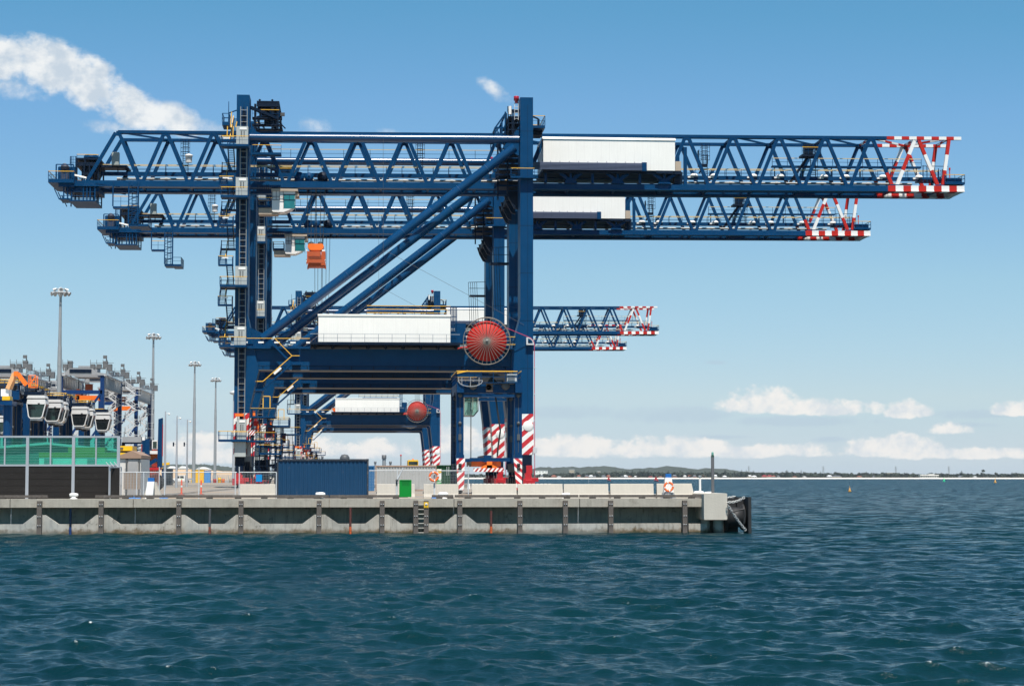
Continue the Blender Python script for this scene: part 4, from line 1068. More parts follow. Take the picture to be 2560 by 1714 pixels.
    rp0, rp1 = cr(1262, 850, -1).x, cr(1287, 850, -1).x
    for zk in (852, 871):
        zz_ = cr(1270, zk, -1).z; mb = MB(); mb.box(rp0, rp1, YA - 1.6, YA, zz_ - .1, zz_); mb.rail([(rp0, YA - 1.6, zz_), (rp1, YA - 1.6, zz_), (rp1, YA, zz_)], .5, .9); mb.build('reel_platform', [NAVY2, YEL], t)
    # cable from the reel over the quarter bracket and down the leg
    qx0, qx1 = cr(1315.5, 852, -.4).x, cr(1335, 852, -.4).x; qz0, qz1 = cr(1320, 862, -.4).z, cr(1320, 842.5, -.4).z
    mb = MB(); rr = qx1 - qx0; arc = [(qx0 + rr * math.cos(a), qz0 + rr * math.sin(a)) for a in np.linspace(0, math.pi / 2, 8)]; ri = rr * .62
    arci = [(qx0 + .22 + ri * math.cos(a), qz0 + .2 + ri * math.sin(a)) for a in np.linspace(math.pi / 2, 0, 8)]
    for (a0, a1), (b0_, b1_) in zip(zip(arc, arc[1:]), zip(arci[::-1], arci[::-1][1:])): mb.prism([a0, b0_, b1_, a1], YA - .6, YA - .2)
    mb.prism([(qx0, qz0), (qx0 + rr, qz0), (qx0 + .22 + ri, qz0 + .2), (qx0 + .22, qz0 + .2)], YA - .6, YA - .2); mb.prism([(qx0, qz0), (qx0 + .22, qz0 + .2), (qx0 + .22, qz0 + .2 + ri), (qx0, qz0 + rr)], YA - .6, YA - .2)
    mb.build('cable_guide', LGREY, t)
    mb = MB(); a = cr(1262, 818, -1.9)
    mb.path([(a.x, ry, a.z), (qx0 + rr * .55, YA - .4, qz0 + rr * .9), (qx0 + rr * .95, YA - .4, qz0 + rr * .5), (qx1 + .05, YA - .4, qz0), (qx1 + .08, YA - .5, DECK + .1)], .045, 6); mb.build('feeder_cable', PINK, t)
    mb = MB()
    for zk in np.linspace(zl + 1, qz0 - 3, 4): mb.box(rx1, qx1 + .25, YA - .55, YA - .45, zk - .05, zk + .05)
    mb.box(rx1 - .1, rx1 + .45, YA - .7, YA, zl + .2, zl + .9); mb.build('cable_clip', LGREY, t)
    for pa, pb_ in (((967, 628), (1310, 812)), ((958, 345), (958, 640))):
        p, q = cr(*pa, -.1), cr(*pb_, -.1); mb = MB(); mb.tube(p, q, .022, 5); mb.build('stay_wire', DGREY, t)
    # ------------------------------------------------ landside leg: lift guide, landings, stairs
    gx0, gx1 = cr(598, 700, -.4).x, cr(614.5, 700, -.4).x
    mb = MB(); gz0, gz1 = DECK + 1, cr(606, 267, -.4).z
    for x_ in (gx0, gx1): mb.box(x_ - .045, x_ + .045, YA - .5, YA - .4, gz0, gz1)
    z_ = gz0
    while z_ < gz1 + .1: mb.box(gx0, gx1, YA - .48, YA - .42, z_ - .035, z_ + .035); z_ += .78
    mb.build('lift_guide', mat('guide steel', (.27, .275, .26), .5, .2), t)
    mb = MB(); z_ = gz0 + .4
    while z_ < gz1 - .2: mb.box(gx0 + .2, gx1 - .2, YA - .35, YA - .02, z_ - .24, z_ + .24); z_ += .78
    mb.box(gx0 + .3, gx0 + .4, YA - .1, YA - .01, gz0, gz1); mb.build('lift_rack', DNAVY, t)
    LAND = [(315.6, 362.8, 591, 620), (443, 490, 589.5, 618.5), (665, 713, 588, 617), (815, 863, 585.5, 614.5), (1047, 1098, 592, 615)]
    sx0, sx1 = cr(549, 600, 1).x, cr(584, 600, 1).x
    zs_all = []
    for ya_, yb_, a, b_ in LAND:
        p0, p1 = cr(a, ya_, -1.6), cr(b_, yb_, -1.6)
        mb = MB(); mb.box(p0.x, p1.x, YA - 1.6, YA - .55, p1.z, p0.z)
        ld = mb.build('lift_landing', CAGE, t)
        mb = MB(); w = p1.x - p0.x; zc = p1.z + (p0.z - p1.z) * .55
        mb.box(p0.x + w * .38, p0.x + w * .46, YA - 1.63, YA - 1.6, zc - .3, zc + .5); mb.box(p0.x + w * .62, p0.x + w * .70, YA - 1.63, YA - 1.6, zc - .3, zc + .5); mb.box(p0.x + w * .49, p0.x + w * .51, YA - 1.62, YA - 1.6, p1.z, p0.z - .6)
        mb.build('door_slot', DGREY, ld)
        mb = MB(); mb.box(p0.x + w * .28, p0.x + w * .88, YA - 1.66, YA - 1.6, p0.z - .45, p0.z - .15); mb.build('sign_plate', WHITEP, ld)
        zs_all.append(p1.z)
        plat('landing_platform', sx0 + .3, p1.x + .1, YA - 2.4, YA - .02, p1.z, YEL, .28, 1.05, 'fl')
    p0, p1 = cr(588, 1033, -1.8), cr(609, 1040, -1.8); mb = MB(); mb.box(p0.x, p1.x, YA - 1.8, YA - .5, p1.z, p0.z); mb.build('lift_hood', ORG, t)
    p0, p1 = cr(586, 1104, -1.7), cr(614, 1141, -1.7); mb = MB(); mb.box(p0.x, p1.x, YA - 1.7, YA - .2, p1.z, p0.z); mb.build('lift_base_housing', CAGE, t)
    # zigzag stair on the outer side of the leg
    zlo, zhi = cr(560, 862).z, cr(560, 365).z; nfl = 10; hz = (zhi - zlo) / nfl
    mbS = None
    for k in range(nfl):
        z0, z1 = zlo + k * hz, zlo + (k + 1) * hz
        ya_, yb_ = (YA - .3, YA + 3.6) if k % 2 == 0 else (YA + 3.6, YA - .3)
        xo = sx0 + (.1 if k % 2 == 0 else 1.0)
        mb = MB(); mb.stair((xo, ya_, z0), (xo, yb_, z1 - .02), .75, (1, 0, 0), 13)
        fl = mb.build('stair_flight', NAVY2, t)
        mb = MB(); mb.m = 0
        for s_ in (0, .75):
            for f in (0, .5, 1): q = Vector((xo + s_, ya_, z0)).lerp(Vector((xo + s_, yb_, z1)), f); mb.bar(q, q + Vector((0, 0, 1)), .05)
            mb.m = 1 if s_ else 0; mb.bar((xo + s_, ya_, z0 + 1), (xo + s_, yb_, z1 + 1), .07); mb.m = 0
        mb.build('handrail', [NAVY2, YEL], fl)
        yl = YA - .4 if k % 2 else YA + 3.6
        plat('stair_landing', sx0, sx1 + .1, yl - (.9 if k % 2 else 0), yl + (0 if k % 2 else .9), z1, YEL, .22, 1.05, 'flr' if k % 2 else 'bl')
        mb = MB(); mb.box(sx0 + .5, sx0 + 1.3, YA - .5 - .75, YA - .46 - .75, z1 + .75, z1 + .95)
        if k % 2: mb.build('lamp_strip', WHITEP, fl)
    # stair at the crane head and the mast
    h0 = cr(578, 340, 1); mb = MB(); mb.stair((cr(575, 363, .5).x, YA - .6, cr(575, 363).z), (cr(584, 290, .5).x, YA + 1.6, cr(584, 290).z), .95, (1, 0, 0), 22)
    hs_ = mb.build('stair_flight', NAVY2, t)
    mb = MB(); mb.m = 1
    for s_ in (0, .95): mb.bar((cr(575, 363).x + s_, YA - .7, cr(575, 350).z), (cr(582, 285).x + s_, YA + 1.5, cr(582, 285).z), .09)
    for px_, ya_, yb_ in ((568.5, 345, 318), (583, 345, 318), (577, 320, 282), (590, 320, 306)): a, b_ = cr(px_, ya_), cr(px_ + (3 if ya_ < 330 else 1), yb_); mb.bar((a.x, YA - .6, a.z), (b_.x, YA - .6, b_.z), .12)
    mb.build('handrail', [NAVY2, YEL], hs_)
    a, b_ = cr(556, 306, 0), cr(574, 306, 0); plat('head_platform', a.x, b_.x, YA - .5, YA + 3, a.z, NAVY2, .45, 1.1)
    mb = MB(); a = cr(571.5, 306); mb.tube((a.x, YA, a.z), (a.x, YA, cr(571, 254).z), .06, 6, .04); mb.bar((a.x, YA, cr(571, 283).z), (lx0, YA, cr(590, 276).z), .14); mb.build('aerial', NAVY2, t)
    # service bay cantilevered from the landside head
    a, b_ = cr(632, 266, 9), cr(701, 286, 9)
    mb = MB(); x0, x1 = lx1 + .1, b_.x; zr1, zr0 = cr(660, 266, 9).z, cr(660, 288, 9).z
    mb.prismx([(YA + 5, zr1), (YA + 15.5, zr1 - .3), (YA + 15.5, zr1 - .6), (YA + 5, zr1 - .25)], x0 + .6, x1)
    for yy_ in np.linspace(YA + 5, YA + 15.2, 7): mb.box(x0 + .6, x1, yy_, yy_ + .16, zr1 - .75, zr1 - .3)
    zfl = cr(660, 306, 9).z
    for x_ in (x0 + .4, (x0 + x1) / 2 + .9, x1 - .2):
        for yy_ in (YA + 5.2, YA + 15): mb.bar((x_, yy_, ztop(x_)), (x_, yy_, zr1 - .4), .3)
    for zk in (zfl, zfl - .9):
        for ya_, yb_ in ((YA + 5, YA + 6.2), (YA + 13.8, YA + 15.2)): mb.box(x0, x1 + .1, ya_, yb_, zk - .2, zk)
    for x_ in (x0 + .1, x1): mb.box(x_, x_ + .15, YA + 5, YA + 15.2, zfl - .2, zfl - .02)
    mb.box(x0 + 1.2, x1 - .6, YA + 13.5, YA + 15.3, zr1 - 1.7, zr1 - .5)
    zq = cr(640, 258).z
    mb.bar((lx1, YA + 3.2, zq), (x1 - .3, YA + 5.2, zfl - .1), .4); mb.bar((x0 + .6, YA + 5.2, zfl), ((x0 + x1) / 2 - .2, YA + 5.2, zr1 - 1.9), .22); mb.bar((x0 + 1.6, YA + 5.2, zfl + .1), (x0 + 1.6, YA + 5.2, zr1 - 1.0), .18)
    for k in range(3): x_ = x0 + .6 + k * 1.4; mb.bar((x_, YA + 6, zfl - .3), (x_ + 1.0, YA + 6, ztop(x_) + .2), .16)
    sb = mb.build('service_bay', DNAVY, t)
    mb = MB(); mb.rail([(x0, YA + 5, zfl), (x1, YA + 5, zfl)], 1.0, 1.2); mb.rail([(x0, YA + 15, zfl), (x1, YA + 15, zfl)], 1.0, 1.2); mb.build('railing', [NAVY2, YEL], sb)
    plat('bay_lower_platform', x0, x1 + .3, YA + 4.6, YA + 6.4, cr(650, 382, 5).z, YEL, .3, 1.0, 'f')
    for px_ in (652, 683): q = cr(px_, 264, 9); mb = MB(); mb.lathe((q.x, YA + 6, zr1 - .05), [(.12, 0), (.12, .3), (.2, .35), (0, .5)], 8); mb.build('roof_vent', DNAVY, sb)
    q = cr(708, 288, 9); mb = MB(); mb.box(x1, q.x + .2, YA + 9, YA + 9.4, q.z - .1, q.z + .35); mb.build('camera_lamp', DGREY, sb)
    # waterside head: frame, ladder tower, beacon, platforms
    mb = MB(); f0, f1 = cr(1241.5, 330, 3).x, cr(1267, 275, 3); zf0, zf1, zf2 = cr(1250, 334, 3).z, cr(1250, 311.5, 3).z, f1.z
    for yy_ in (YA + 5.5, YA + 14.5):
        mb.bar((f0, yy_, zf0 - .4), (f0, yy_, zf1), .14); mb.bar((f0, yy_, zf1), (f1.x, yy_, zf2), .2); mb.bar((f0, yy_, zf1), (rx0, yy_, zf1), .22); mb.bar((f0 + .9, yy_, zf0), (f0 + .9, yy_, zf1 + .9), .2); mb.bar((f0, yy_, zf1), (f0 + .8, yy_, zf0), .12)
        mb.bar((f1.x, yy_, zf0), (f1.x, yy_, zf2 + .2), .22)
    mb.bar((f0, YA + 5.5, zf1), (f0, YA + 14.5, zf1), .2); mb.bar((f1.x, YA + 5.5, zf2), (f1.x, YA + 14.5, zf2), .2)
    hf = mb.build('waterside_head_frame', NAVY2, t)
    t0, t1 = cr(1269, 300, 2).x, cr(1298, 300, 2).x
    mb = MB()
    zc = zf0 - .6
    while zc < cr(1280, 280).z: mb.box(t0, t1, YA + 1, YA + 12, zc - .1, zc + .06); zc += .85
    for x_ in (t0, t0 + .55, t1 - .8):
        for yy_ in (YA + 1, YA + 4): mb.bar((x_, yy_, zf0 - 1), (x_, yy_, cr(1280, 270).z), .13)
    mb.box(t0 + .1, rx0, YA + 2.6, YA + 3.2, cr(1280, 270).z - .1, cr(1280, 265).z); mb.bar((t0 + .1, YA + 2.9, cr(1280, 270).z), (t0 + .1, YA + 2.9, cr(1280, 256).z), .12)
    mb.build('ladder_tower', DNAVY, hf)
    q = cr(1291, 252, 1); mb = MB(); mb.lathe((q.x, YA + 1, q.z), [(.22, -.3), (.22, 0), (.36, .02), (.36, .55), (.3, .6), (0, .62)], 14); bc = mb.build('beacon', mat('beacon red', (.35, .01, .03), .25), hf)
    mb = MB()
    for sx in (-.25, .25): mb.bar((q.x + sx, YA + 1, q.z - 2.6), (q.x + sx, YA + 1, q.z - .3), .07)
    for k in range(6): mb.bar((q.x - .25, YA + 1, q.z - 2.4 + k * .4), (q.x + .25, YA + 1, q.z - 2.4 + k * .4), .05)
    mb.build('beacon_mast', LGREY, hf)
    q = cr(1275, 277, 1); mb = MB(); mb.tube((q.x, YA + 1, q.z - .5), (q.x, YA + 1, q.z + .6), .22, 10); mb.build('horn', WHITEP, hf)
    a, b_ = rx1 + .02, cr(1361, 318, 2).x; zp_ = cr(1345, 317, 2).z
    wp = plat('waterside_platform', a, b_, YA + 1, YA + 8, zp_, YEL, .35, 1.3)
    mb = MB(); mb.bar((a, YA + 2, cr(1340, 284).z), (b_ - .8, YA + 2, cr(1340, 291).z), .2); mb.bar((b_ - .8, YA + 2, cr(1340, 291).z), (b_ - .8, YA + 2, zp_), .3); mb.box(a, b_ - .2, YA + 3, YA + 6, zp_ - .9, zp_ - .35)
    for k in range(3): mb.bar((a + .3 + k * .4, YA + 2, zp_ - .3), (a + .3 + k * .4, YA + 2, ztop(a)), .12)
    mb.build('platform_bracket', DNAVY, wp)
    # platforms threaded round the waterside leg at boom level
    for yy_, pa, pb_ in ((424, 1277, 1328), (438, 1277, 1328)):
        q0, q1 = cr(pa, yy_, -.8), cr(pb_, yy_, -.8)
        if yy_ == 438: plat('leg_collar_platform', q0.x, rx1 + .1, YA - .9, YA - .02, q0.z - .1, YEL, .25, 1.05, 'fl')
    mb = MB(); q = cr(1290, 420, 5)
    for k in range(7): zk = q.z - 2.6 + k * .75; mb.box(q.x - 2.6, q.x + .6, YA + 4.2, YA + 7.6, zk - .08, zk); mb.bar((q.x - 2.6 + .5 * (k % 3), YA + 4.2, zk), (q.x - 2.6 + .5 * (k % 3), YA + 4.2, zk + .7), .08)
    for x_ in (q.x - 2.5, q.x - 1.2, q.x + .4): mb.bar((x_, YA + 4.3, q.z - 4.5), (x_, YA + 4.3, q.z + 4), .2)
    mb.build('hinge_stairwork', DNAVY, t)
    q = cr(1283, 500, 4); mb = MB()
    for yy_ in (YA + 4.0, YA + DF, YA + DR, YA + GAP - .5): mb.prism([(rx0 - 1.5, q.z + 1.2), (rx0, q.z + 1.2), (rx0, q.z - 1.3), (rx0 - .5, q.z - 1.1), (rx0 - 1.1, q.z)], yy_, yy_ + .5)
    mb.box(rx0 - 1.2, rx0 - .1, YA + 4, YA + GAP, q.z + .4, q.z + 1.2); mb.build('boom_saddle', DNAVY, t)
    for yf in (656,):
        q = cr(1268, yf, GAP + 1); xx = rx0 - 1.3
        mb = MB(); mb.box(xx - 1.3, rx0, YA + GAP + 1, YA + GAP + 2.6, q.z - .25, q.z)
        for k in range(5): mb.bar((xx - 1.2 + k * .35, YA + GAP + 1, q.z - 7), (xx - 1.3 + k * .35 - .25, YA + GAP + 1, q.z + 2.1), .07)
        mb.bar((xx - 1.5, YA + GAP + 1, q.z + 2.1), (rx0, YA + GAP + 1, q.z + 2.2), .08); mb.bar((xx - 1.4, YA + GAP + 1, q.z + 1.1), (rx0, YA + GAP + 1, q.z + 1.1), .08)
        mb.build('leg_ladder', DNAVY, t)
    # stairs on the face of the portal
    A1, B1, C1, D1 = cr(676, 848, -1.4), cr(729.7, 908, -1.4), cr(657.4, 972, -1.4), cr(642, 972, -1.4)
    mb = MB(); mb.stair((B1.x, YA - 1.4, B1.z), (A1.x, YA - 1.4, A1.z - .3), .8, (0, 1, 0), 10); f1_ = mb.build('stair_flight', NAVY2, t)
    mb = MB(); mb.m = 1; mb.bar((A1.x + .6, YA - 1.42, A1.z + .1), (B1.x, YA - 1.42, B1.z + 1.0), .09); mb.bar((B1.x, YA - 1.42, B1.z + 1), (B1.x + 1.0, YA - 1.42, B1.z + 1), .09); mb.build('handrail', [NAVY2, YEL], f1_)
    mb = MB(); mb.stair((C1.x, YA - 1.4, C1.z), (B1.x, YA - 1.4, B1.z), .8, (0, 1, 0), 13); f2_ = mb.build('stair_flight', NAVY2, t)
    mb = MB(); mb.m = 1; mb.bar((C1.x, YA - 1.42, C1.z + 1.0), (B1.x, YA - 1.42, B1.z + 1.0), .1); mb.bar((D1.x, YA - 1.42, C1.z + 1.0), (C1.x, YA - 1.42, C1.z + 1.0), .1); mb.m = 0; q = Vector((C1.x, YA - 1.44, C1.z + .7)).lerp(Vector((B1.x, YA - 1.44, B1.z + .7)), .5); mb.m = 2; mb.bar(q - Vector((.45, 0, .4)), q + Vector((.45, 0, .4)), .05, .3); mb.build('handrail', [NAVY2, YEL, WHITEP], f2_)
    mb = MB(); mb.box(B1.x, B1.x + 1.1, YA - 1.5, YA + .3, B1.z - .2, B1.z); mb.bar((B1.x + 1, YA - 1.4, B1.z), (B1.x + 1, YA - 1.4, zb1), .08); mb.build('stair_landing', NAVY2, f2_)
    plat('portal_stair_platform', D1.x - .2, C1.x + .1, YA - 1.5, YA - .1, C1.z, YEL, .25, 1.0, 'l')
    q0, q1 = cr(585, 847, -1.5).x, cr(775, 847, -1.5).x; zz_ = cr(680, 864, -1.5).z
    plat('portal_walkway', q0, q1, YA - .45, YA + 2, zz_, YEL, .3, 1.05, 'f')
    mb = MB()
    for x_ in np.linspace(q0 + 1, q1 - .5, 5): mb.box(x_, x_ + .7, YA - .5, YA - .46, zz_ + .4, zz_ + .62)
    mb.build('notice_strip', WHITEP, t)
    # stair tower beside the landside foot
    xs0, xs1 = cr(628, 1080, 2).x, cr(684, 1080, 2).x; xs2 = cr(716, 1080, 2).x
    lv = [(1041, 628, 690), (1064, 672, 724), (1101, 580, 690), (1116, 662, 706), (1132, 650, 704), (1160, 640, 700), (1185, 640, 704)]
    for i, (py_, a, b_) in enumerate(lv):
        for yo in ((0.3, 3.2) if i % 2 == 0 else (2.0, 5.2),):
            q0, q1 = cr(a, py_, yo[0]), cr(b_, py_, yo[0])
            pl = plat('foot_platform', q0.x, q1.x, YA + yo[0] - 2.2, YA + yo[1], q0.z, YEL if i < 5 else DNAVY, .2, 1.05, base=NAVY2 if i < 5 else DNAVY, rr=.024)
    for i, (a, ya_, b_, yb_) in enumerate([(652, 1101, 652, 1041), (686, 1116, 684, 1064), (648, 1160, 650, 1101), (690, 1160, 690, 1116), (655, 1212, 650, 1160), (672, 1212, 694, 1160)]):
        p, q = cr(a, ya_, 0), cr(b_, yb_, 0); mb = MB(); mb.stair((p.x, YA - .4, p.z), (q.x, YA + 2.8, q.z), .8, (1, 0, 0), 13); mb.build('stair_flight', DNAVY, t)
    mb = MB()
    for px_ in (632, 648, 668, 690, 702):
        for yo in (-1.6, 2.8): p = cr(px_, 1100, yo); mb.bar((p.x, YA + yo, DECK), (p.x, YA + yo, cr(px_, 1045 + (40 if px_ > 680 else 0), yo).z), .12)
    for k in range(7): a = cr(632 + (k % 2) * 36, 1200 - k * 20, -1.6); b_ = cr(668 - (k % 2) * 36, 1180 - k * 20, -1.6); mb.bar((a.x, YA - 1.6, a.z), (b_.x, YA - 1.6, b_.z), .08)
    mb.build('stair_tower_frame', DNAVY, t)
    # cabinets, hoists and painted gear round the foot
    for nm, x0_, y0_, x1_, y1_, dy0, dy1, mt in [('foot_cabinet', 624, 1045, 634, 1100, 1.0, 3.0, REDWS), ('foot_cabinet', 634, 1053, 646, 1064, -1.2, .2, SRED), ('cable_drum_guard', 622, 1076, 638, 1087, -2.0, -.5, REDWT), ('cable_drum_guard', 662, 1096, 676, 1107, -1.8, -.6, REDWT), ('foot_cabinet', 644, 1060, 650, 1080, -1.4, -.4, ORG), ('foot_cabinet', 652, 1063, 664, 1071, -1.4, .6, WHITEP), ('foot_cabinet', 632, 1028, 638, 1040, -1.6, -.9, ORG), ('foot_cabinet', 617, 1104, 626, 1140, .5, 2.2, LGREY), ('foot_cabinet', 660, 1120, 666, 1148, .6, 2.2, LGREY), ('foot_cabinet', 664, 1062, 680, 1090, 1.5, 3.0, mat('crane foot maroon', (.16, .01, .025), .5)), ('buffer_box', 640, 1066, 650, 1074, -.8, 1.4, RED), ('foot_post', 604, 1155, 624, 1200, 1, 3, DNAVY), ('foot_post', 652, 1150, 672, 1200, 8, 12, DNAVY)]:
        a, b_ = cr(x0_, y1_, dy0), cr(x1_, y0_, dy0); mb = MB(); mb.box(a.x, b_.x, YA + dy0, YA + dy1, a.z, b_.z)
        mb.box(a.x - .03, b_.x + .03, YA + dy0 - .03, YA + dy1 + .03, b_.z, b_.z + .06); mb.box(a.x + .1, a.x + .16, YA + dy0 - .05, YA + dy0, a.z + .1, b_.z - .1); mb.build(nm, mt, t)
    mb = MB(); a, b_ = cr(658, 990, -1), cr(675, 1020, -1)
    for x_ in (a.x, b_.x): mb.bar((x_, YA - 1, b_.z), (x_, YA - 1, a.z), .11)
    mb.bar((a.x, YA - 1, a.z), (b_.x, YA - 1, a.z), .11); mb.build('ladder_gate', YEL, t)
    return t, (lx0, rx1)

craneA, _ = quay_crane()
CL = ['second navy blue quay crane standing directly behind the largest one, its boom just below',
      'third navy blue quay crane, small and far, its machinery house seen under the front portal',
      'furthest navy blue quay crane down the berth, its striped tip lowest of the four']
bl = craneA.location.copy()
for lb, dx, dy in zip(CL, (0, -.6, -.5), (51.0, 278.0, 345.0)): clone(craneA, (bl.x + dx, bl.y + dy, bl.z), lb)

# spreaders hanging from the cranes on their ropes
def spreader():
    Y = YA + 11.6
    def sp(px, py): return P(px, py, Y - 1.2)
    a, b_ = sp(764.7, 670), sp(815, 604.6); xm = (a.x + b_.x) / 2
    t = thing('container_spreader', (xm, Y, a.z), 'upper bright orange lifting spreader with striped bar, hanging under the two white cabs', 'spreader', 'orange spreaders hanging under the cranes')
    mb = MB(); z = lambda py: sp(790, py).z; x = lambda px: sp(px, 640).x
    y0, y1 = Y - 1.2, Y + 1.2
    mb.prism([(x(768.5), z(615)), (x(772), z(609)), (x(806), z(609)), (x(809.5), z(615)), (x(807), z(621)), (x(803), z(625)), (x(775), z(625)), (x(771), z(621))], y0, y1)
    mb.box(x(777), x(801), y0 + .1, y1 - .1, z(632), z(625)); mb.prism([(x(779), z(640)), (x(798), z(640)), (x(796), z(630)), (x(782), z(630))], y0, y1)
    mb.build('headblock', ORG, t)
    for px_ in (777.5, 800):
        mb = MB(); mb.lathe((x(px_), Y, z(609.5)), [(.1, -.3), (.42, -.3), (.36, 0), (.42, .3), (.1, .3)], 18, 'y'); mb.build('sheave', BLACK, t)
    mb = MB()
    for s_ in (0, 1):
        p, q = (767.5, 776) if s_ == 0 else (803, 813.5)
        mb.box(x(p), x(q), y0, y1, z(648), z(628))
    mb.build('side_flipper', ORGD, t)
    mb = MB(); mb.box(x(765), x(768), y0, y0 + .5, z(628), z(624)); mb.box(x(805), x(812), y0, y0 + .5, z(628), z(624)); mb.build('lamp', WHITEP, t)
    mb = MB(); mb.box(x(772), x(803), Y - 6.0, Y + 6.0, z(650), z(639)); mb.prism([(x(768), z(670)), (x(770), z(658)), (x(813), z(658)), (x(815.5), z(669)), (x(810), z(666)), (x(773), z(666))], y0 - 4.9, y0 - 4.4); mb.prism([(x(768), z(670)), (x(770), z(656)), (x(813), z(656)), (x(815.5), z(669)), (x(810), z(666)), (x(773), z(666))], y0 + .2, y1)
    mb.build('spreader_beam', ORGD, t)
    mb = MB(); mb.box(x(765.5), x(814), y0 - .3, y0 - .15, z(657.5), z(649)); mb.build('striped_bar', GRYW, t)
    mb = MB(); zt = cr(790, 462, 11).z
    for px_, tx in ((769.5, 766), (777, 776), (790, 790), (786, 788), (800, 801), (807, 812)):
        for yo in (-.7, .7): mb.tube((x(px_), Y + yo, z(609)), (x(tx), Y + yo, zt), .028, 5)
    mb.build('hoist_rope', DGREY, t)
    return t
sprA = spreader()
s2 = clone(sprA, sprA.location + Vector((0.0, 51.0, -10.6)), 'lower orange lifting spreader half hidden by the raking braces of the front cranes')
for ch in s2.children:
    if ch.name.startswith('hoist_rope'):
        ch.data = ch.data.copy()
        for v in ch.data.vertices:
            if v.co.z > 5: v.co.z += 10.6
s3 = clone(s2, sprA.location + Vector((-.6, 345.0, -10.6)), 'small far orange spreader glimpsed between the braces of the distant cranes')
# ---------------------------------------------------------------- things on the quay
def gz(px, Y): return P(px, 1200, Y).x        # x of a photo column on the plane y = Y
def zt(py, Y, px=1280): return P(px, py, Y).z
def tbox(mb, px0, py0, px1, py1, Y, dep):
    """box whose front face covers the photo rectangle on plane y = Y"""
    a, b_ = P(px0, py1, Y), P(px1, py0, Y); mb.box(a.x, b_.x, Y, Y + dep, a.z, b_.z); return a, b_

def container(x0, x1, Y, z0, z1, paint, frame, label, dep=2.44, parts=True, group=None):
    t = thing('shipping_container', ((x0 + x1) / 2, Y, z0), label, 'container', group)
    n = max(4, int((x1 - x0) / .28)); e = .1
    mb = MB(); po = []
    w = (x1 - x0 - 2 * e) / n
    for k in range(n):
        a = x0 + e + k * w; po += [(a, 0), (a + w * .3, 0), (a + w * .5, .045), (a + w * .8, .045)]
    po.append((x1 - e, 0))
    def side(yf, s):
        vs = [(x, yf + s * d, z0 + .15) for x, d in po] + [(x, yf + s * d, z1 - .12) for x, d in po]; m = len(po)
        mb.add(vs, [(i, i + 1, m + i + 1, m + i) for i in range(m - 1)])
    side(Y + .05, 1); side(Y + dep - .05, -1)
    mb.box(x0 + e, x1 - e, Y + .1, Y + dep - .1, z1 - .1, z1 - .04); mb.box(x0 + .04, x0 + e, Y + .1, Y + dep - .1, z0 + .1, z1 - .1); mb.box(x1 - e, x1 - .04, Y + .1, Y + dep - .1, z0 + .1, z1 - .1); mb.box(x0 + e, x1 - e, Y + .12, Y + .2, z0 + .1, z1 - .1)
    mb.build('corrugated_body', paint, t)
    mb = MB()
    for yy in (Y, Y + dep - .1):
        mb.box(x0 + .1, x1 - .1, yy, yy + .1, z1 - .12, z1); mb.box(x0 + .1, x1 - .1, yy, yy + .1, z0, z0 + .16)
        for xx in (x0, x1 - .1): mb.box(xx, xx + .1, yy, yy + .1, z0 + .1, z1 - .1)
    mb.build('frame', frame, t)
    for xx in (x0 - .005, x1 - .165):
        for zz_ in (z0 - .005, z1 - .11): mb = MB(); mb.box(xx, xx + .17, Y - .008, Y + .16, zz_, zz_ + .12); mb.build('corner_casting', frame, t)
    return t
def cmat(name, c, rust=.35, thr=.62): return mat(name, c, .45, var=.1, scale=.8, streak=.35, spec=.3, dirt=((.20, .16, .13), 1.6, thr, rust))
CB = cmat('container navy', (.008, .048, .115)); CBF = cmat('container frame worn', (.035, .042, .055), .6, .52)
container(gz(692, 132), gz(921.5, 132), 132.0, DECK + .02, zt(1147, 132), CB, CBF, 'dark navy corrugated shipping container standing at the quay edge')
YC2 = 199.0
container(gz(939, 199) - 6.4, gz(939, 199) - .12, 199.0, DECK + .02, zt(1164, 199), cmat('container light blue', (.02, .13, .30)), cmat('container light blue', (.02, .13, .30)), 'lighter blue container showing as a narrow strip beside the navy container')
container(gz(939, YC2), gz(1091, YC2), YC2, DECK + .02, zt(1163, YC2), cmat('container pale grey', (.40, .40, .385), .4, .56), cmat('rusty pale frame', (.36, .25, .19), .7, .5), 'weathered pale grey container with rusty corner behind the mesh fence')
gc = container(gz(1091.8, 199.2), gz(1091.8, 199.2) + 2.44, 199.2, DECK + .02, zt(1162, 199.2), cmat('container green', (.012, .055, .022)), cmat('container green', (.012, .055, .022)), 'dark green container with white and yellow notice panel beside the life ring', 6.06)
mb = MB(); a, b_ = P(1091.8, 1209, 199.1), P(1103.5, 1172, 199.1); mb.m = 0; mb.box(a.x, b_.x, 199.1, 199.14, a.z, b_.z)
mb.m = 1; mb.prism([(a.x + .02, b_.z - .06), (b_.x, b_.z - .12), (b_.x, b_.z - .32), ((a.x + b_.x) / 2, b_.z - .42)], 199.07, 199.1); mb.m = 2; mb.prism([(a.x, a.z), (b_.x, a.z), (b_.x, a.z + .16), (a.x, a.z + .1)], 199.07, 199.1); mb.prism([(a.x, a.z + .2), (b_.x, a.z + .28), (b_.x, a.z + .46), (a.x, a.z + .38)], 199.07, 199.1)
for k in range(2): mb.m = 0; mb.box(b_.x - .2 + k * .09, b_.x - .14 + k * .09, 199.04, 199.07, a.z + .3, a.z + .42)
mb.build('notice_panel', [WHITEP, YELB, mat('notice green', (.03, .30, .06), .5)], gc)
mb = MB()
for px_ in (1117, 1122): mb.bar((gz(px_, 199.15), 199.12, zt(1188, 199.1)), (gz(px_, 199.15), 199.12, zt(1166, 199.1)), .04)
mb.build('lock_rod', LGREY, gc)
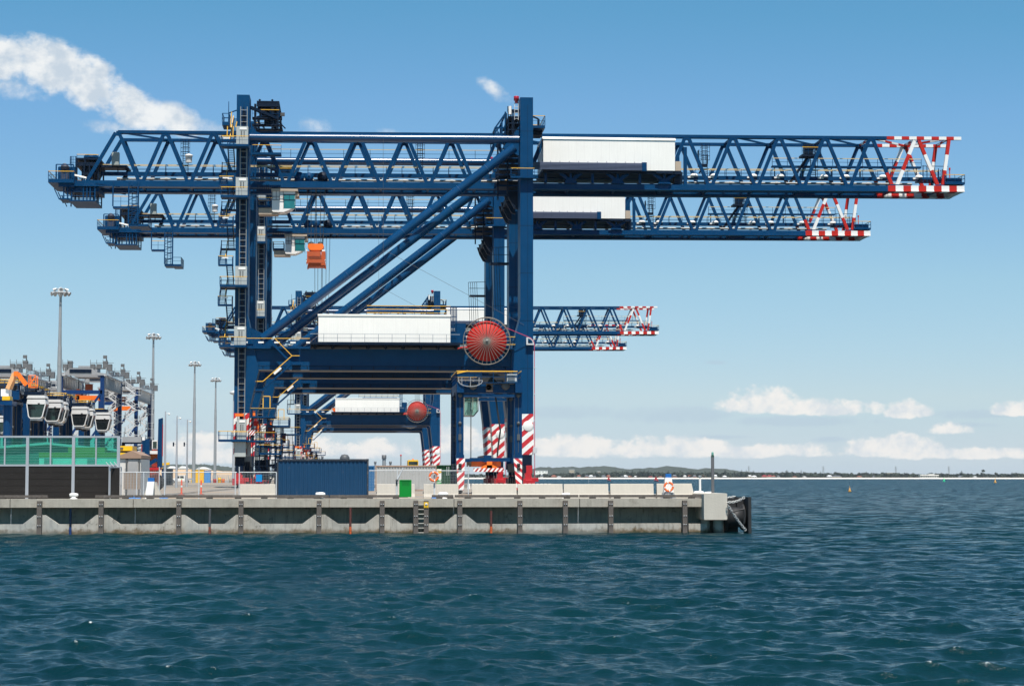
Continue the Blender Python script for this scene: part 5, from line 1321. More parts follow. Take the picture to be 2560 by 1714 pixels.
# small red items behind the container ends
tt = MB(); tbox(tt, 952, 1210, 976, 1214, 170, .5); tt.box(gz(955, 170), gz(972, 170), 170.1, 170.4, DECK, zt(1214, 170)); tag(tt.build('red_trestle', mat('dull red', (.40, .13, .08), .6)), 'low dull red trestle against the pale grey container', 'trestle')

# concrete barriers
BPROF = [(-.30, 0), (-.30, .10), (-.20, .30), (-.10, .93), (-.08, .95), (.08, .95), (.10, .93), (.20, .30), (.30, .10), (.30, 0)]
proto = None
for a, b_, Y, z in [(599, 690, 131.2, 0), (941, 1038, 132.6, 0), (1058, 1147, 131.2, 0), (1178.5, 1292, 130.8, .02), (1293, 1407, 130.8, .02), (1408, 1521, 130.8, 0), (1524, 1634, 130.8, .03), (1640, 1736, 130.8, .05)]:
    x0, x1 = gz(a, Y), gz(b_, Y); L = x1 - x0
    t = thing('concrete_barrier', ((x0 + x1) / 2, Y, DECK), 'pale precast concrete traffic barrier block in the row along the quay edge', 'barrier', 'concrete barriers along the quay edge')
    mb = MB(); sc_ = .98 + z * .6; m = len(BPROF); el = .0 if b_ != 1736 else .18
    vs = [(x0 + (.03 if h < .9 else .03), Y + y, DECK + h * sc_) for y, h in BPROF] + [(x1 - .03 - el * h, Y + y, DECK + h * sc_) for y, h in BPROF]
    mb.add(vs, [tuple(range(m - 1, -1, -1)), tuple(range(m, 2 * m))] + [(i, i + 1, m + i + 1, m + i) for i in range(m - 1)] + [(m - 1, 0, m, 2 * m - 1)])
    mb.build('block', CONCL, t)
    mb = MB()
    mb.box(x0 - .02, x0 + .03, Y - .05, Y + .05, DECK + .3, DECK + .42); mb.build('coupling', DGREY, t)
# row of small white blocks further off along the berth
W0 = None
for k in range(26):
    xx = gz(1172, 236) + k * .48; 
    if xx > BK - .5: break
    if W0 is None:
        W0 = thing('white_block', (xx, 236, DECK), 'small white kerb block in the long row beyond the barriers', 'kerb block', 'white kerb blocks along the berth')
        mb = MB(); mb.prism([(xx - .18, DECK), (xx + .18, DECK), (xx + .14, DECK + .62), (xx - .14, DECK + .62)], 236, 236.5); mb.build('block', WHITEP, W0)
    else: clone(W0, (xx, 236, DECK))

# bollards
def bollard(px, Y, label, s=1.0, base=True):
    x = gz(px, Y); t = thing('mooring_bollard', (x, Y, DECK), label, 'bollard', 'white mooring bollards along the quay')
    mb = MB(); mb.lathe((x, Y, DECK), [(.30 * s, 0), (.30 * s, .05), (.17 * s, .09), (.14 * s, .22 * s), (.20 * s, .30 * s)], 18)
    mb.build('post', WHITEP, t)
    mb = MB(); mb.lathe((x - .34 * s, Y, DECK + .33 * s), [(0, 0), (.09 * s, .01), (.13 * s, .06 * s), (.15 * s, .3 * s), (.15 * s, .5 * s), (.11 * s, .66 * s), (0, .7 * s)], 16, 'x'); mb.build('head', WHITEP, t)
for px_, Y, lb, s in [(185, 127.6, 'white mooring bollard below the green screen wall', .8), (801, 127.6, 'white mooring bollard in front of the navy container', .9), (1108, 127.8, 'white mooring bollard below the left life ring', .9), (1414.5, 127.8, 'white mooring bollard before the middle barriers', .8), (1747, 130.5, 'white mooring bollard at the foot of the thin white post', 1.0), (1772, 130.5, 'white mooring bollard at the foot of the dark light pole', .9)]:
    bollard(px_, Y, lb, s)
x = gz(1750, 129.4); t = thing('white_post', (x, 129.4, DECK), 'slim white post with flat cap near the end of the barriers', 'post')
mb = MB(); mb.tube((x, 129.4, DECK), (x, 129.4, zt(1196, 129.4)), .075, 12); mb.build('shaft', WHITEP, t)
mb = MB(); mb.box(x - .1, x + .1, 129.3, 129.5, zt(1189.5, 129.4), zt(1188, 129.4)); mb.tube((x, 129.4, zt(1196, 129.4)), (x, 129.4, zt(1189, 129.4)), .05, 8); mb.build('cap', LGREY, t)
x = gz(1781.8, 129.0); t = thing('navigation_light_pole', (x, 129, DECK), 'tall dark grey pole with small green lantern on the corner block', 'light pole')
mb = MB(); mb.tube((x, 129, DECK), (x, 129, zt(1141.5, 129)), .105, 16); mb.build('pole', mat('pole grey', (.12, .12, .125), .6, streak=.3), t)
mb = MB(); mb.lathe((x, 129, zt(1141.5, 129)), [(.105, 0), (.10, .1), (.07, .14), (.08, .16)], 14); mb.build('lantern_base', mat('lantern green', (.01, .05, .03), .4), t)
mb = MB(); mb.lathe((x, 129, zt(1137, 129)), [(.075, 0), (.08, .12), (.06, .2), (0, .25)], 14); mb.build('lantern', mat('lantern lens', (.12, .30, .24), .15), t)

# life rings
RORG = mat('life ring orange', (.80, .15, .035), .55, var=.12)
def lifering(px, py, Y, label, r=.27):
    c = P(px, py, Y); t = thing('life_ring', (c.x, Y, c.z), label, 'life ring', 'orange life rings on the quay')
    mb = MB(); mb.ring((c.x, Y, c.z), r, .07, 36, 10); mb.build('ring', RORG, t)
    for k in range(4):
        a = k * math.pi / 2 + .2; mb = MB(); d = Vector((math.cos(a), 0, math.sin(a))); p = Vector((c.x, Y, c.z)) + d * r; tn_ = Vector((-math.sin(a), 0, math.cos(a)))
        mb.tube(p - tn_ * .03, p + tn_ * .03, .078, 10); mb.build('reflective_band', WHITEP, t)
    mb = MB(); mb.path([(c.x + .05, Y, c.z + r), (c.x - .08, Y - .02, c.z - .02), (c.x + .04, Y - .02, c.z - r + .02), (c.x + .12, Y, c.z + .05), (c.x + .05, Y, c.z + r)], .012, 5); mb.build('rope', LGREY, t)
lifering(1084.6, 1190.6, 129.2, 'orange life ring on a thin grey post in front of the green container')
lifering(1671.8, 1216, 128.6, 'orange life ring hung on the white stand with blue top at right')
x = gz(1086, 129.4); t = thing('ring_post', (x, 129.4, DECK), 'thin grey post carrying the left life ring', 'post')
mb = MB(); mb.box(x - .06, x + .06, 129.35, 129.5, DECK, zt(1171, 129.4)); mb.build('upright', LGREY, t); mb = MB(); mb.box(x - .14, x + .14, 129.3, 129.55, DECK, DECK + .03); mb.build('foot_plate', LGREY, t)
# white stands with blue cap
def stand(x0, x1, tx0, tx1, ytop, yw, Y, label, skirt):
    a, b_, c, d = gz(x0, Y), gz(x1, Y), gz(tx0, Y), gz(tx1, Y); zw, ztp = zt(yw, Y), zt(ytop, Y)
    t = thing('service_stand', ((a + b_) / 2, Y, DECK), label, 'service stand', 'white service stands with blue tops')
    mb = MB(); mb.add([(a, Y, DECK), (b_, Y, DECK), (d, Y + .12, zw), (c, Y + .12, zw), (a, Y + .7, DECK), (b_, Y + .7, DECK), (d, Y + .5, zw), (c, Y + .5, zw)], [(0, 1, 2, 3), (5, 4, 7, 6), (1, 5, 6, 2), (4, 0, 3, 7), (3, 2, 6, 7)]); mb.build('body', WHITEP, t)
    mb = MB(); mb.box(c + .04, d - .02, Y + .16, Y + .46, zw, ztp); mb.build('cap', mat('stand blue', (.01, .13, .42), .5), t)
    if skirt:
        mb = MB(); mb.prism([(gz(355, Y), DECK), (gz(404, Y), DECK), (gz(393, Y), zt(1222, Y)), (gz(386, Y), zt(1204, Y)), (gz(369, Y), zt(1204, Y)), (gz(362, Y), zt(1222, Y))], Y + .72, Y + 1.6); mb.build('plinth', CONCL, t)
    else:
        mb = MB(); mb.prism([(a - .1, DECK), (b_ + .1, DECK), (b_ - .05, DECK + .4), (a + .05, DECK + .4)], Y - .05, Y + .9); mb.build('plinth', MGREY, t)
stand(363, 381, 367.5, 385.5, 1193.5, 1203, 128.4, 'white service stand with blue top leaning on a concrete wedge at left', True)
stand(1659, 1686, 1664, 1680, 1183.5, 1193, 128.9, 'white service stand with bright blue top behind the right life ring', False)

# davit, green gate, quay ladder with its sign
Y = 128.6; x = gz(991.5, Y); t = thing('davit', (x, Y, DECK), 'grey swing davit with raised jib beside the green gate', 'davit')
mb = MB(); mb.tube((x, Y, DECK), (x, Y, zt(1203, Y)), .055, 10); mb.box(x - .12, x + .12, Y - .12, Y + .12, DECK, DECK + .06); mb.build('mast', LGREY, t)
mb = MB(); a, b_ = P(991.8, 1201, Y), P(1008.5, 1168.5, Y); mb.tube(a, b_, .035, 8); mb.tube(a + (b_ - a) * .05, a + (b_ - a) * .45, .055, 8); mb.build('jib', LGREY, t)
mb = MB(); a = P(992, 1200, Y); mb.lathe((a.x, Y - .1, a.z), [(0, -.06), (.09, -.06), (.09, .06), (0, .06)], 12, 'y'); mb.box(a.x - .07, a.x + .05, Y - .08, Y + .08, a.z - .32, a.z - .1); mb.build('winch', DGREY, t)
Y = 127.05; a, b_ = P(999.3, 1241.5, Y), P(1027.6, 1199, Y)
GG = mat('vivid green paint', (.0, .24, .022), .45, var=.06)
t = thing('green_gate', ((a.x + b_.x) / 2, Y, a.z), 'bright green sheet gate with perforated upper panel at the quay ladder', 'gate')
mb = MB(); mb.box(a.x, b_.x, Y - .03, Y, a.z, b_.z); mb.build('sheet', GG, t)
mb = MB(); mb.box(a.x - .03, a.x + .03, Y - .06, Y - .02, a.z, b_.z); mb.box(b_.x - .03, b_.x + .03, Y - .06, Y - .02, a.z, b_.z); mb.box(a.x, b_.x, Y - .055, Y - .02, b_.z - .05, b_.z + .01); mb.build('frame', GG, t)
mb = MB()
for i in range(11):
    for j in range(5): xx = a.x + (b_.x - a.x) * (.22 + .06 * i); z_ = b_.z - .12 - j * .055; mb.box(xx, xx + .022, Y - .036, Y - .031, z_ - .025, z_)
mb.build('perforation', mat('gate hole', (0, .05, .01), .6), t)
xl, xr_ = gz(1046, YW - .2), gz(1060, YW - .2)
t = thing('quay_ladder', ((xl + xr_) / 2, YW - .2, 0), 'pale rung ladder set between two timber piles down to the water', 'ladder')
for z_ in np.linspace(.05, 2.1, 8): mb = MB(); mb.box(xl, xr_, YW - .3, YW - .16, z_, z_ + .045); mb.build('rung', CONCL, t)
a, b_ = P(1059.8, 1269, YW - .34), P(1071, 1254.3, YW - .34)
t = thing('warning_sign', ((a.x + b_.x) / 2, YW - .36, a.z), 'small yellow warning sign with white disc on the ladder pile', 'sign')
mb = MB(); mb.box(a.x, b_.x, YW - .36, YW - .335, a.z, b_.z); mb.build('plate', YELB, t)
cx, cz_ = (a.x + b_.x) / 2, (a.z + b_.z) / 2 + .03
mb = MB(); mb.lathe((cx, YW - .36, cz_), [(0, -.006), (.085, -.006), (.085, 0)], 20, 'y'); mb.build('disc', WHITEP, t)
mb = MB(); mb.lathe((cx, YW - .37, cz_ + .045), [(0, -.003), (.02, -.003), (.02, 0)], 10, 'y'); mb.box(cx - .018, cx + .018, YW - .372, YW - .368, cz_ - .05, cz_ + .02); mb.build('pictogram', BLACK, t)
mb = MB(); mb.box(a.x + .03, b_.x - .03, YW - .364, YW - .36, a.z + .02, a.z + .045); mb.build('text_bar', BLACK, t)
# pipes down the wall face
for px_, nm, mt, mt2, z1, lb in [(177.6, 'blue', DNAVY, mat('pipe blue', (.01, .04, .16), .5), zt(1270, YW), 'dark blue downpipe on the wall below the screen'), (525.5, 'black', DGREY, mat('pipe rust', (.20, .05, .03), .6), zt(1270, YW), 'black downpipe with rusty foot on the wall'), (876.5, 'maroon', mat('pipe maroon', (.10, .03, .025), .6), mat('pipe orange', (.55, .11, .03), .5), zt(1268, YW), 'maroon downpipe with orange foot on the wall below the container'), (1227.8, 'red brown', mat('pipe maroon', (.10, .03, .025), .6), mat('pipe orange', (.55, .11, .03), .5), zt(1276, YW), 'red brown downpipe with bright orange foot under the straddle carrier')]:
    x = gz(px_, YW); t = thing('downpipe', (x, YW - .05, 0), lb, 'pipe', 'downpipes on the quay wall')
    mb = MB(); mb.tube((x, YW - .02, .45), (x, YW - .02, z1), .075, 12); mb.build('upper_pipe', mt, t)
    mb = MB(); mb.tube((x, YW - .02, -1), (x, YW - .02, .45), .078, 12); mb.tube((x, YW - .02, .2), (x, YW - .02, .26), .09, 12); mb.build('lower_pipe', mt2, t)

# the corner fender with its chains
Y = YW - .3
t = thing('berth_fender', (gz(1850, Y), Y, 0), 'big black rubber berth fender with upright panel at the quay corner', 'fender')
mb = MB(); c = P(1845, 1298, Y + .6); rr = .62
mb.lathe((gz(1818, Y), Y + .9, c.z + .15), [(.3, -.1), (.86, 0), (.86, .1), (.64, .16), (.64, 1.0), (.80, 1.05), (.86, 1.2), (.3, 1.2)], 28, 'x'); mb.build('rubber_cone', BLACK, t)
mb = MB()
for px0, px1, yy in ((1868, 1875.5, Y - .3), (1852, 1859, Y + 2.0)): mb.box(gz(px0, Y), gz(px1, Y), yy, yy + 1.6, -1.2, zt(1242, Y))
mb.box(gz(1852, Y), gz(1875, Y), Y + 1.3, Y + 1.8, zt(1285, Y), zt(1243, Y)); mb.build('panel', BLACK, t)
mb = MB(); mb.box(gz(1816, Y), gz(1856, Y), Y + 1.6, Y + 1.9, -1, zt(1245, Y)); mb.build('back_panel', BLACK, t)
def chain(p, q, sag, n, label):
    p, q = Vector(p), Vector(q); ct = thing('fender_chain', p, label, 'chain', 'chains holding the corner fender')
    mb = MB(); d = (q - p)
    for k in range(n):
        f = (k + .5) / n; c_ = p.lerp(q, f) - Vector((0, 0, sag * 4 * f * (1 - f))); L = d.length / n * .62; u = d.normalized()
        w = Vector((0, 1, 0)).cross(u).normalized() if k % 2 else Vector((0, 1, 0)); w *= .06
        for s_ in (-1, 1): mb.tube(c_ - u * L + w * s_, c_ + u * L + w * s_, .017, 6)
        mb.tube(c_ - u * L - w, c_ - u * L + w, .017, 6); mb.tube(c_ + u * L - w, c_ + u * L + w, .017, 6)
    mb.build('links', mat('chain galvanised', (.62, .62, .60), .45, .3), ct)
Yc = YW - 1.05
chain(P(1818, 1254, Yc), P(1861, 1242, Yc), .12, 10, 'pale galvanised chain running nearly level to the top of the corner fender')
chain(P(1819, 1260, Yc), P(1864, 1324, Yc), .08, 14, 'pale galvanised chain slanting down across the corner fender')
chain(P(1818, 1243, Yc + 2.5), P(1838, 1239, Yc + 2.5), .04, 5, 'short pale chain behind the top of the corner fender')
mb = MB(); a = P(1820, 1290, Yc); mb.path([P(1820, 1289, Yc), P(1826, 1281, Yc), P(1845, 1275, Yc), P(1860, 1272, Yc), P(1862, 1290, Yc), P(1860, 1308, Yc)], .05, 8); tag(mb.build('fender_rope', BLACK), 'slack black rope draped over the corner fender', 'rope')

# ---------------------------------------------------------------- glass and timber screen wall at the left
GL = bpy.data.materials.new('green screen glass'); GL.use_nodes = True
_g = G(GL.node_tree); GL.node_tree.nodes.remove(GL.node_tree.nodes['Principled BSDF'])
_t = _g.n('ShaderNodeBsdfTransparent', inp={0: (.30, .80, .69, 1)}); _gl = _g.n('ShaderNodeBsdfGlossy', inp={0: (.8, .9, .9, 1), 1: .03}); _df = _g.n('ShaderNodeBsdfDiffuse', inp={0: (.03, .36, .30, 1)})
_fr = _g.n('ShaderNodeFresnel', inp={0: 1.45})
_m1 = _g.n('ShaderNodeMixShader', inp={0: .08, 1: _t.outputs[0], 2: _df.outputs[0]}); _m2 = _g.n('ShaderNodeMixShader', inp={0: _fr.outputs[0], 1: _m1.outputs[0], 2: _gl.outputs[0]})
GL.node_tree.links.new(_m2.outputs[0], GL.node_tree.nodes['Material Output'].inputs[0])
YF = 129.5
POST = mat('screen post grey', (.40, .42, .45), .45, .2, var=.08)
def screen():
    t = thing('screen_wall', (gz(150, YF), YF, DECK), 'tall screen wall of green glass over dark boards between grey posts', 'screen wall')
    zg, zm = zt(1093, YF), zt(1163, YF)
    PX = [-275, -160, -46, 68, 183, 295.5]
    for p in PX:
        mb = MB(); x = gz(p, YF); mb.box(x - .095, x + .095, YF - .1, YF + .1, DECK, zg + .06); mb.build('post', POST, t)
    DKB = mat('dark screen boards', (.022, .020, .019), .8, var=.25, scale=1.0, spec=.15, dirt=((.05, .047, .045), 2.5, .58, .5))
    for a, b_ in zip(PX[:-1], PX[1:]):
        x0, x1 = gz(a, YF) + .1, gz(b_, YF) - .1
        mb = MB(); mb.box(x0, x1, YF - .01, YF + .01, zm + .05, zg - .04); mb.build('glass_panel', GL, t)
        mb = MB(); h = (zm - .05 - DECK) / 5
        for k in range(5): mb.box(x0, x1, YF - .05 + .004 * (k % 2), YF + .05, DECK + k * h + .008, DECK + (k + 1) * h - .008)
        mb.box(x0, x1, YF + .0, YF + .045, DECK, zm - .05); mb.build('dark_boards', DKB, t)
        mb = MB(); mb.box(x0, x1, YF - .08, YF + .08, zg - .06, zg + .06); mb.box(x0, x1, YF - .08, YF + .08, zm - .06, zm + .06); xm = (x0 + x1) / 2; mb.box(xm - .045, xm + .045, YF - .06, YF + .06, zm, zg); mb.build('rail', POST, t)
        mb = MB()
        for k in range(1, 11): z_ = zm + (zg - zm) * k / 11; mb.box(x0, x1, YF - .026, YF - .014, z_ - .007, z_ + .007)
        mb.build('wire', mat('screen wire', (.16, .34, .31), .5, .3), t)
    # barbed return gate at its right end
    t2 = thing('return_gate', (gz(285, YF - 1), YF - 1.2, DECK), 'dark narrow gate panel with angled spikes at the end of the screen wall', 'gate')
    mb = MB(); Y = YF - 1.0
    for px_ in (272.5, 274.5, 286, 297): mb.tube((gz(px_, Y), Y + (px_ - 272) * .05, DECK - .6 * (px_ < 273)), (gz(px_, Y), Y + (px_ - 272) * .05, zt(1166, Y)), .035, 8)
    mb.bar((gz(272, Y), Y, zt(1168, Y)), (gz(298, Y), Y + 1.2, zt(1168, Y)), .06)
    mb.build('frame', POST, t2); mb = MB()
    for k, px_ in enumerate((274, 284, 294)): mb.bar(P(px_ + 2, 1167, Y + k * .4), P(px_ - 9, 1154, Y + k * .4), .045)
    mb.build('spike', LGREY, t2)
    mb = MB(); mb.box(gz(276, Y), gz(296, Y), Y + .5, Y + .56, DECK, zt(1169, Y)); mb.build('sheet', DKB, t2)
screen()
# behind the glass: shed, yellow plant, trailer
Y = 165.0; t = thing('low_shed', (gz(115, Y), Y, DECK), 'long low shed with pale gable edge seen through the green glass', 'shed')
a, pk, b_ = P(-160, 1130, Y), P(117, 1108, Y), P(300, 1126, Y); mb = MB(); mb.prism([(a.x, DECK), (b_.x, DECK), (b_.x, b_.z - .1), (pk.x, pk.z - .1), (a.x, a.z - .1)], Y + .3, Y + 16); mb.build('wall', mat('shed wall', (.16, .20, .20), .6), t)
mb = MB(); mb.prism([(a.x - .3, a.z - .1), (pk.x, pk.z - .1), (b_.x + .3, b_.z - .1), (b_.x + .3, b_.z + .08), (pk.x, pk.z + .1), (a.x - .3, a.z + .08)], Y, Y + 16.2); mb.build('roof', LGREY, t)
Y = 150.0; t = thing('tank_trailer', (gz(200, Y), Y, DECK), 'long pale trailer with dull yellow top parked behind the green glass', 'trailer')
mb = MB(); mb.m = 0; tbox(mb, 97, 1142, 293, 1207, Y, 2.4); mb.build('body', mat('trailer pale', (.70, .74, .70), .5), t)
mb = MB(); tbox(mb, 97, 1130, 293, 1143, Y - .03, 2.5); tbox(mb, 170, 1118, 262, 1130, Y + .3, 1.6); mb.build('yellow_band', mat('olive band', (.36, .27, .08), .5), t)
for px_ in (110, 218): mb = MB(); tbox(mb, px_, 1146, px_ + 22, 1164, Y - .05, .1); mb.build('side_vent', mat('trailer vent', (.25, .28, .28), .5), t)
for px_ in (130, 155, 250, 275): mb = MB(); x = gz(px_, Y); mb.lathe((x, Y + .3, DECK + .5), [(0, -.15), (.5, -.15), (.5, .15), (0, .15)], 18, 'y'); mb.build('wheel', BLACK, t)

# ---------------------------------------------------------------- mesh fences
def mesh_fence(pts, ytop, label, posts, group='temporary mesh fence panels'):
    (xa, Ya), (xb, Yb) = pts; za = zt(ytop, (Ya + Yb) / 2)
    t = thing('mesh_fence', ((xa + xb) / 2, Ya, DECK), label, 'fence', group)
    L = math.hypot(xb - xa, Yb - Ya); d = Vector(((xb - xa) / L, (Yb - Ya) / L, 0)); o = Vector((xa, Ya, 0))
    mb = MB(); mb.tube((xa, Ya, za), (xb, Yb, za), .028, 8); mb.build('top_rail', LGREY, t)
    for f, hi in posts: q = o + d * L * f; mb = MB(); mb.tube((q.x, q.y, DECK - .35), (q.x, q.y, za + hi), .035, 8); mb.build('post', LGREY, t)
    mb = MB(); n = int(L / .1)
    for k in range(n + 1): q = o + d * (L * k / n); mb.bar((q.x, q.y, DECK + .1), (q.x, q.y, za), .007)
    m = int((za - DECK) / .1)
    for k in range(m): z_ = DECK + .1 + k * .1; mb.bar((xa, Ya, z_), (xb, Yb, z_), .007)
    mb.build('wire_mesh', GREY, t)
Y = 129.3
mesh_fence(((gz(301, Y), Y), (gz(398, Y), Y)), 1180, 'mesh fence panel right of the screen wall in front of the gabled shed', [(.42, 0), (.6, 0), (1, .35)])
mesh_fence(((gz(402, Y), Y), (gz(592, Y), Y)), 1180, 'long mesh fence panel before the open yard and the two orange posts', [(.05, 0), (.5, .35), (.98, 0)])
mesh_fence(((gz(598, Y), Y), (gz(691, Y), Y)), 1180, 'mesh fence panel with bright blue board left of the navy container', [(0, .35), (1, 0)])
mesh_fence(((gz(923, Y), Y + .3), (gz(1174, Y), Y + .3)), 1176, 'mesh fence panel running behind the davit and the left life ring', [(.28, .1), (.99, .35)])
a, b_ = P(640, 1203.5, Y - .06), P(655, 1186, Y - .06); mb = MB(); mb.box(a.x, b_.x, Y - .08, Y - .05, a.z, b_.z); mb.box(a.x - .01, b_.x + .01, Y - .05, Y - .045, a.z - .01, b_.z + .01); tag(mb.build('blue_board', mat('sign azure', (.0, .22, .52), .5)), 'small bright azure board tied to the mesh fence', 'sign')

# ---------------------------------------------------------------- straddle carriers
def straddle(xc, Y, label, cab_near, yaw=0, spread=4.35):
    """portal on two wheel rows, end view; near end at y = Y, 9 m long"""
    t = thing('straddle_carrier', (xc, Y, DECK), label, 'straddle carrier', 'blue straddle carriers on the terminal')
    X = lambda v: xc + v
    D = 8.6
    for s in (-1, 1):
        for yo in (0.0, D - .6):
            mb = MB(); mb.box(X(s * 2.42 - .30), X(s * 2.42 + .30), Y + yo, Y + yo + .62, 4.6, 11.2); mb.prism([(X(s * 2.42 - .34), 5.4), (X(s * 2.42 + .34), 5.4), (X(s * 2.36 + .36), 4.2), (X(s * 2.36 - .36), 4.2)], Y + yo - .05, Y + yo + .68); lg = mb.build('leg', STRAD, t)
            mb = MB(); mb.box(X(s * 2.42 - .02), X(s * 2.42 + .02), Y + yo - .03, Y + yo, 5.6, 10.4); mb.box(X(s * 2.42 - .12), X(s * 2.42 + .12), Y + yo - .09, Y + yo, 6.6, 7.1); mb.lathe((X(s * 2.42), Y + yo - .02, 8.0), [(0, -.08), (.14, -.08), (.14, 0)], 12, 'y'); mb.lathe((X(s * 2.42), Y + yo - .02, 10.3), [(0, -.08), (.18, -.08), (.18, 0)], 12, 'y'); mb.build('fitting', DGREY, lg)
        mb = MB(); mb.box(X(s * 2.42 - .32), X(s * 2.42 + .32), Y + .6, Y + D - .5, 4.0, 4.7); mb.build('wheel_beam', DNAVY, t)
        mb = MB(); mb.box(X(s * 2.42 - .3), X(s * 2.42 + .3), Y - .6, Y + D + .6, 10.5, 11.28); mb.build('top_beam', STRAD, t)
        # striped guard on the wheel fork, lamps on it
        mb = MB(); mb.prism([(X(s * 2.36 - .36), 5.1), (X(s * 2.36 + .36), 5.1), (X(s * 2.36 + .30 + .04 * s), 2.5), (X(s * 2.36 - .18 + .08 * s), 2.5)], Y - .16, Y - .05); gd = mb.build('wheel_guard', REDWS if s < 0 else REDWM, t)
        for z_ in (4.55, 4.25): mb = MB(); mb.box(X(s * 2.42 - .13), X(s * 2.42 + .13), Y - .24, Y - .15, z_ - .13, z_ + .13); mb.lathe((X(s * 2.42), Y - .25, z_), [(0, -.02), (.08, -.02), (.09, .02)], 12, 'y'); mb.build('lamp', BLACK, gd)
        for k in range(4):
            yk = Y + .7 + k * 2.35; mb = MB(); mb.lathe((X(s * 2.42), yk, DECK + .72), [(.25, -.2), (.62, -.24), (.72, -.16), (.72, .16), (.62, .24), (.25, .2)], 20, 'x'); wh = mb.build('wheel', BLACK, t)
            mb = MB(); mb.lathe((X(s * 2.42), yk, DECK + .72), [(0, -.18), (.26, -.18), (.26, .18), (0, .18)], 14, 'x'); mb.build('rim', DGREY, wh)
            mb = MB(); mb.box(X(s * 2.42 + s * .30), X(s * 2.42 + s * .42), yk - .18, yk + .18, DECK + .6, 4.2); mb.build('wheel_fork', DNAVY, t)
    for yo in (-.1, D - .6):
        mb = MB(); mb.box(X(-2.12), X(2.12), Y + yo, Y + yo + .7, 10.5, 11.24); mb.box(X(-2.15), X(2.15), Y + yo - .05, Y + yo + .75, 10.15, 10.38); mb.build('cross_beam', STRAD, t)
        for s in (-1, 1): mb = MB(); mb.lathe((X(s * 1.35), Y + yo - .12, 11.1), [(0, -.1), (.2, -.1), (.36, -.05), (.36, .08), (0, .08)], 18, 'y'); mb.build('rope_sheave', DGREY, t)
    # machinery deck
    mb = MB(); mb.box(X(-.9), X(1.2), Y + .2, Y + 5, 11.3, 11.9); mb.box(X(.6), X(1.5), Y + .1, Y + 2.2, 11.5, 12.1); mb.bar((X(.1), Y - .2, 12.25), (X(1.0), Y - .2, 11.4), .3, .5); mb.build('engine', BLACK, t)
    mb = MB(); mb.box(X(1.45), X(2.3), Y - .3, Y + 1.6, 11.3, 12.05)
    rad = mb.build('radiator', LGREY, t); mb = MB()
    for k in range(5): mb.box(X(1.5), X(2.1), Y - .33, Y - .3, 11.36 + k * .13, 11.41 + k * .13)
    mb.build('louvre', DGREY, rad)
    mb = MB(); mb.lathe((X(-.05), Y - .2, 10.95), [(0, -.1), (.22, -.1), (.22, .15), (0, .15)], 14, 'y'); mb.box(X(-.28), X(.28), Y - .3, Y - .1, 10.6, 11.3); mb.build('hoist_motor', mat('hoist brown', (.12, .075, .05), .6), t)
    mb = MB()
    for yy in (Y - .5, Y + D + .4): mb.rail([(X(-2.7), yy, 11.35), (X(2.3), yy, 11.35)], .92, 1.0, .035)
    for xx in (-2.7, 2.6): mb.rail([(X(xx), Y - .5, 11.35), (X(xx), Y + D + .4, 11.35)], .92, 1.1, .035)
    mb.box(X(-2.75), X(2.65), Y - .6, Y - .3, 11.29, 11.35); mb.m = 1; mb.bar((X(-2.7), Y - .52, 12.1), (X(-1.8), Y - .52, 12.3), .1); mb.m = 0
    mb.build('walkway_railing', [STRAD, YEL], t)
    mb = MB(); n = 12
    for k in range(n):
        a0, a1 = math.pi * k / n, math.pi * (k + 1) / n; mb.bar((X(-1.6 - 1.0 * math.cos(a0)), Y - .7, 11.5 - .5 * math.sin(a0)), (X(-1.6 - 1.0 * math.cos(a1)), Y - .7, 11.5 - .5 * math.sin(a1)), .06)
        if k % 3 == 0: mb.bar((X(-1.6 - 1.0 * math.cos(a0)), Y - .7, 11.5 - .5 * math.sin(a0)), (X(-1.6 - 1.0 * math.cos(a0)), Y - .7, 11.75), .045)
    mb.bar((X(-2.6), Y - .7, 11.5), (X(-.6), Y - .7, 11.5), .05); mb.build('ladder_hoop', MGREY, t)
    mb = MB()
    for z_ in np.arange(3.2, 10.4, .32): mb.box(X(-3.05), X(-2.75), Y + 2.0, Y + 2.06, z_, z_ + .05)
    for xx in (-3.05, -2.75): mb.bar((X(xx), Y + 2.03, 3.0), (X(xx), Y + 2.03, 10.6), .06)
    mb.bar((X(-2.95), Y + 1, 5), (X(-2.95), Y + 1, 8), .1); mb.box(X(-3.05), X(-2.8), Y + .8, Y + 2.4, 7.6, 9.9) if cab_near is None else None
    mb.build('access_ladder', DNAVY, t)
    # spreader and lifted gear
    zs = spread
    mb = MB(); mb.box(X(-1.6), X(1.75), Y + .1, Y + .5, zs + .5, zs + .8); mb.box(X(-1.6), X(1.75), Y + D - .9, Y + D - .5, zs + .5, zs + .8); mb.box(X(-.45), X(.2), Y + .05, Y + D, zs + .45, zs + 1.0); mb.build('lifting_frame', STRAD, t)
    mb = MB(); mb.box(X(-1.45), X(1.0), Y + .5, Y + D - 1, zs + .1, zs + .5); mb.box(X(-.2), X(.25), Y - .05, Y + .5, zs - .05, zs + .5); mb.prism([(X(-.9), zs - .1), (X(.9), zs - .1), (X(.35), zs + .2), (X(-.35), zs + .2)], Y - .05, Y + .4); mb.build('spreader', ORG, t)
    mb = MB(); mb.box(X(-1.3), X(1.2), Y - .2, Y - .08, zs - .35, zs - .05); mb.build('striped_bar', REDWT, t)
    mb = MB()
    for xx in (-1.5, 1.5): mb.tube((X(xx), Y + .3, zs + .8), (X(xx), Y + .3, 10.4), .04, 6)
    mb.build('hoist_rope', DGREY, t)
    mb = MB(); mb.path([(X(.55), Y + .4, 10.2), (X(.75), Y + .4, 8.8), (X(.95), Y + .4, 7.4), (X(.75), Y + .4, 6.0), (X(.7), Y + .4, zs + .9)], .07, 8); mb.build('hose', BLACK, t)
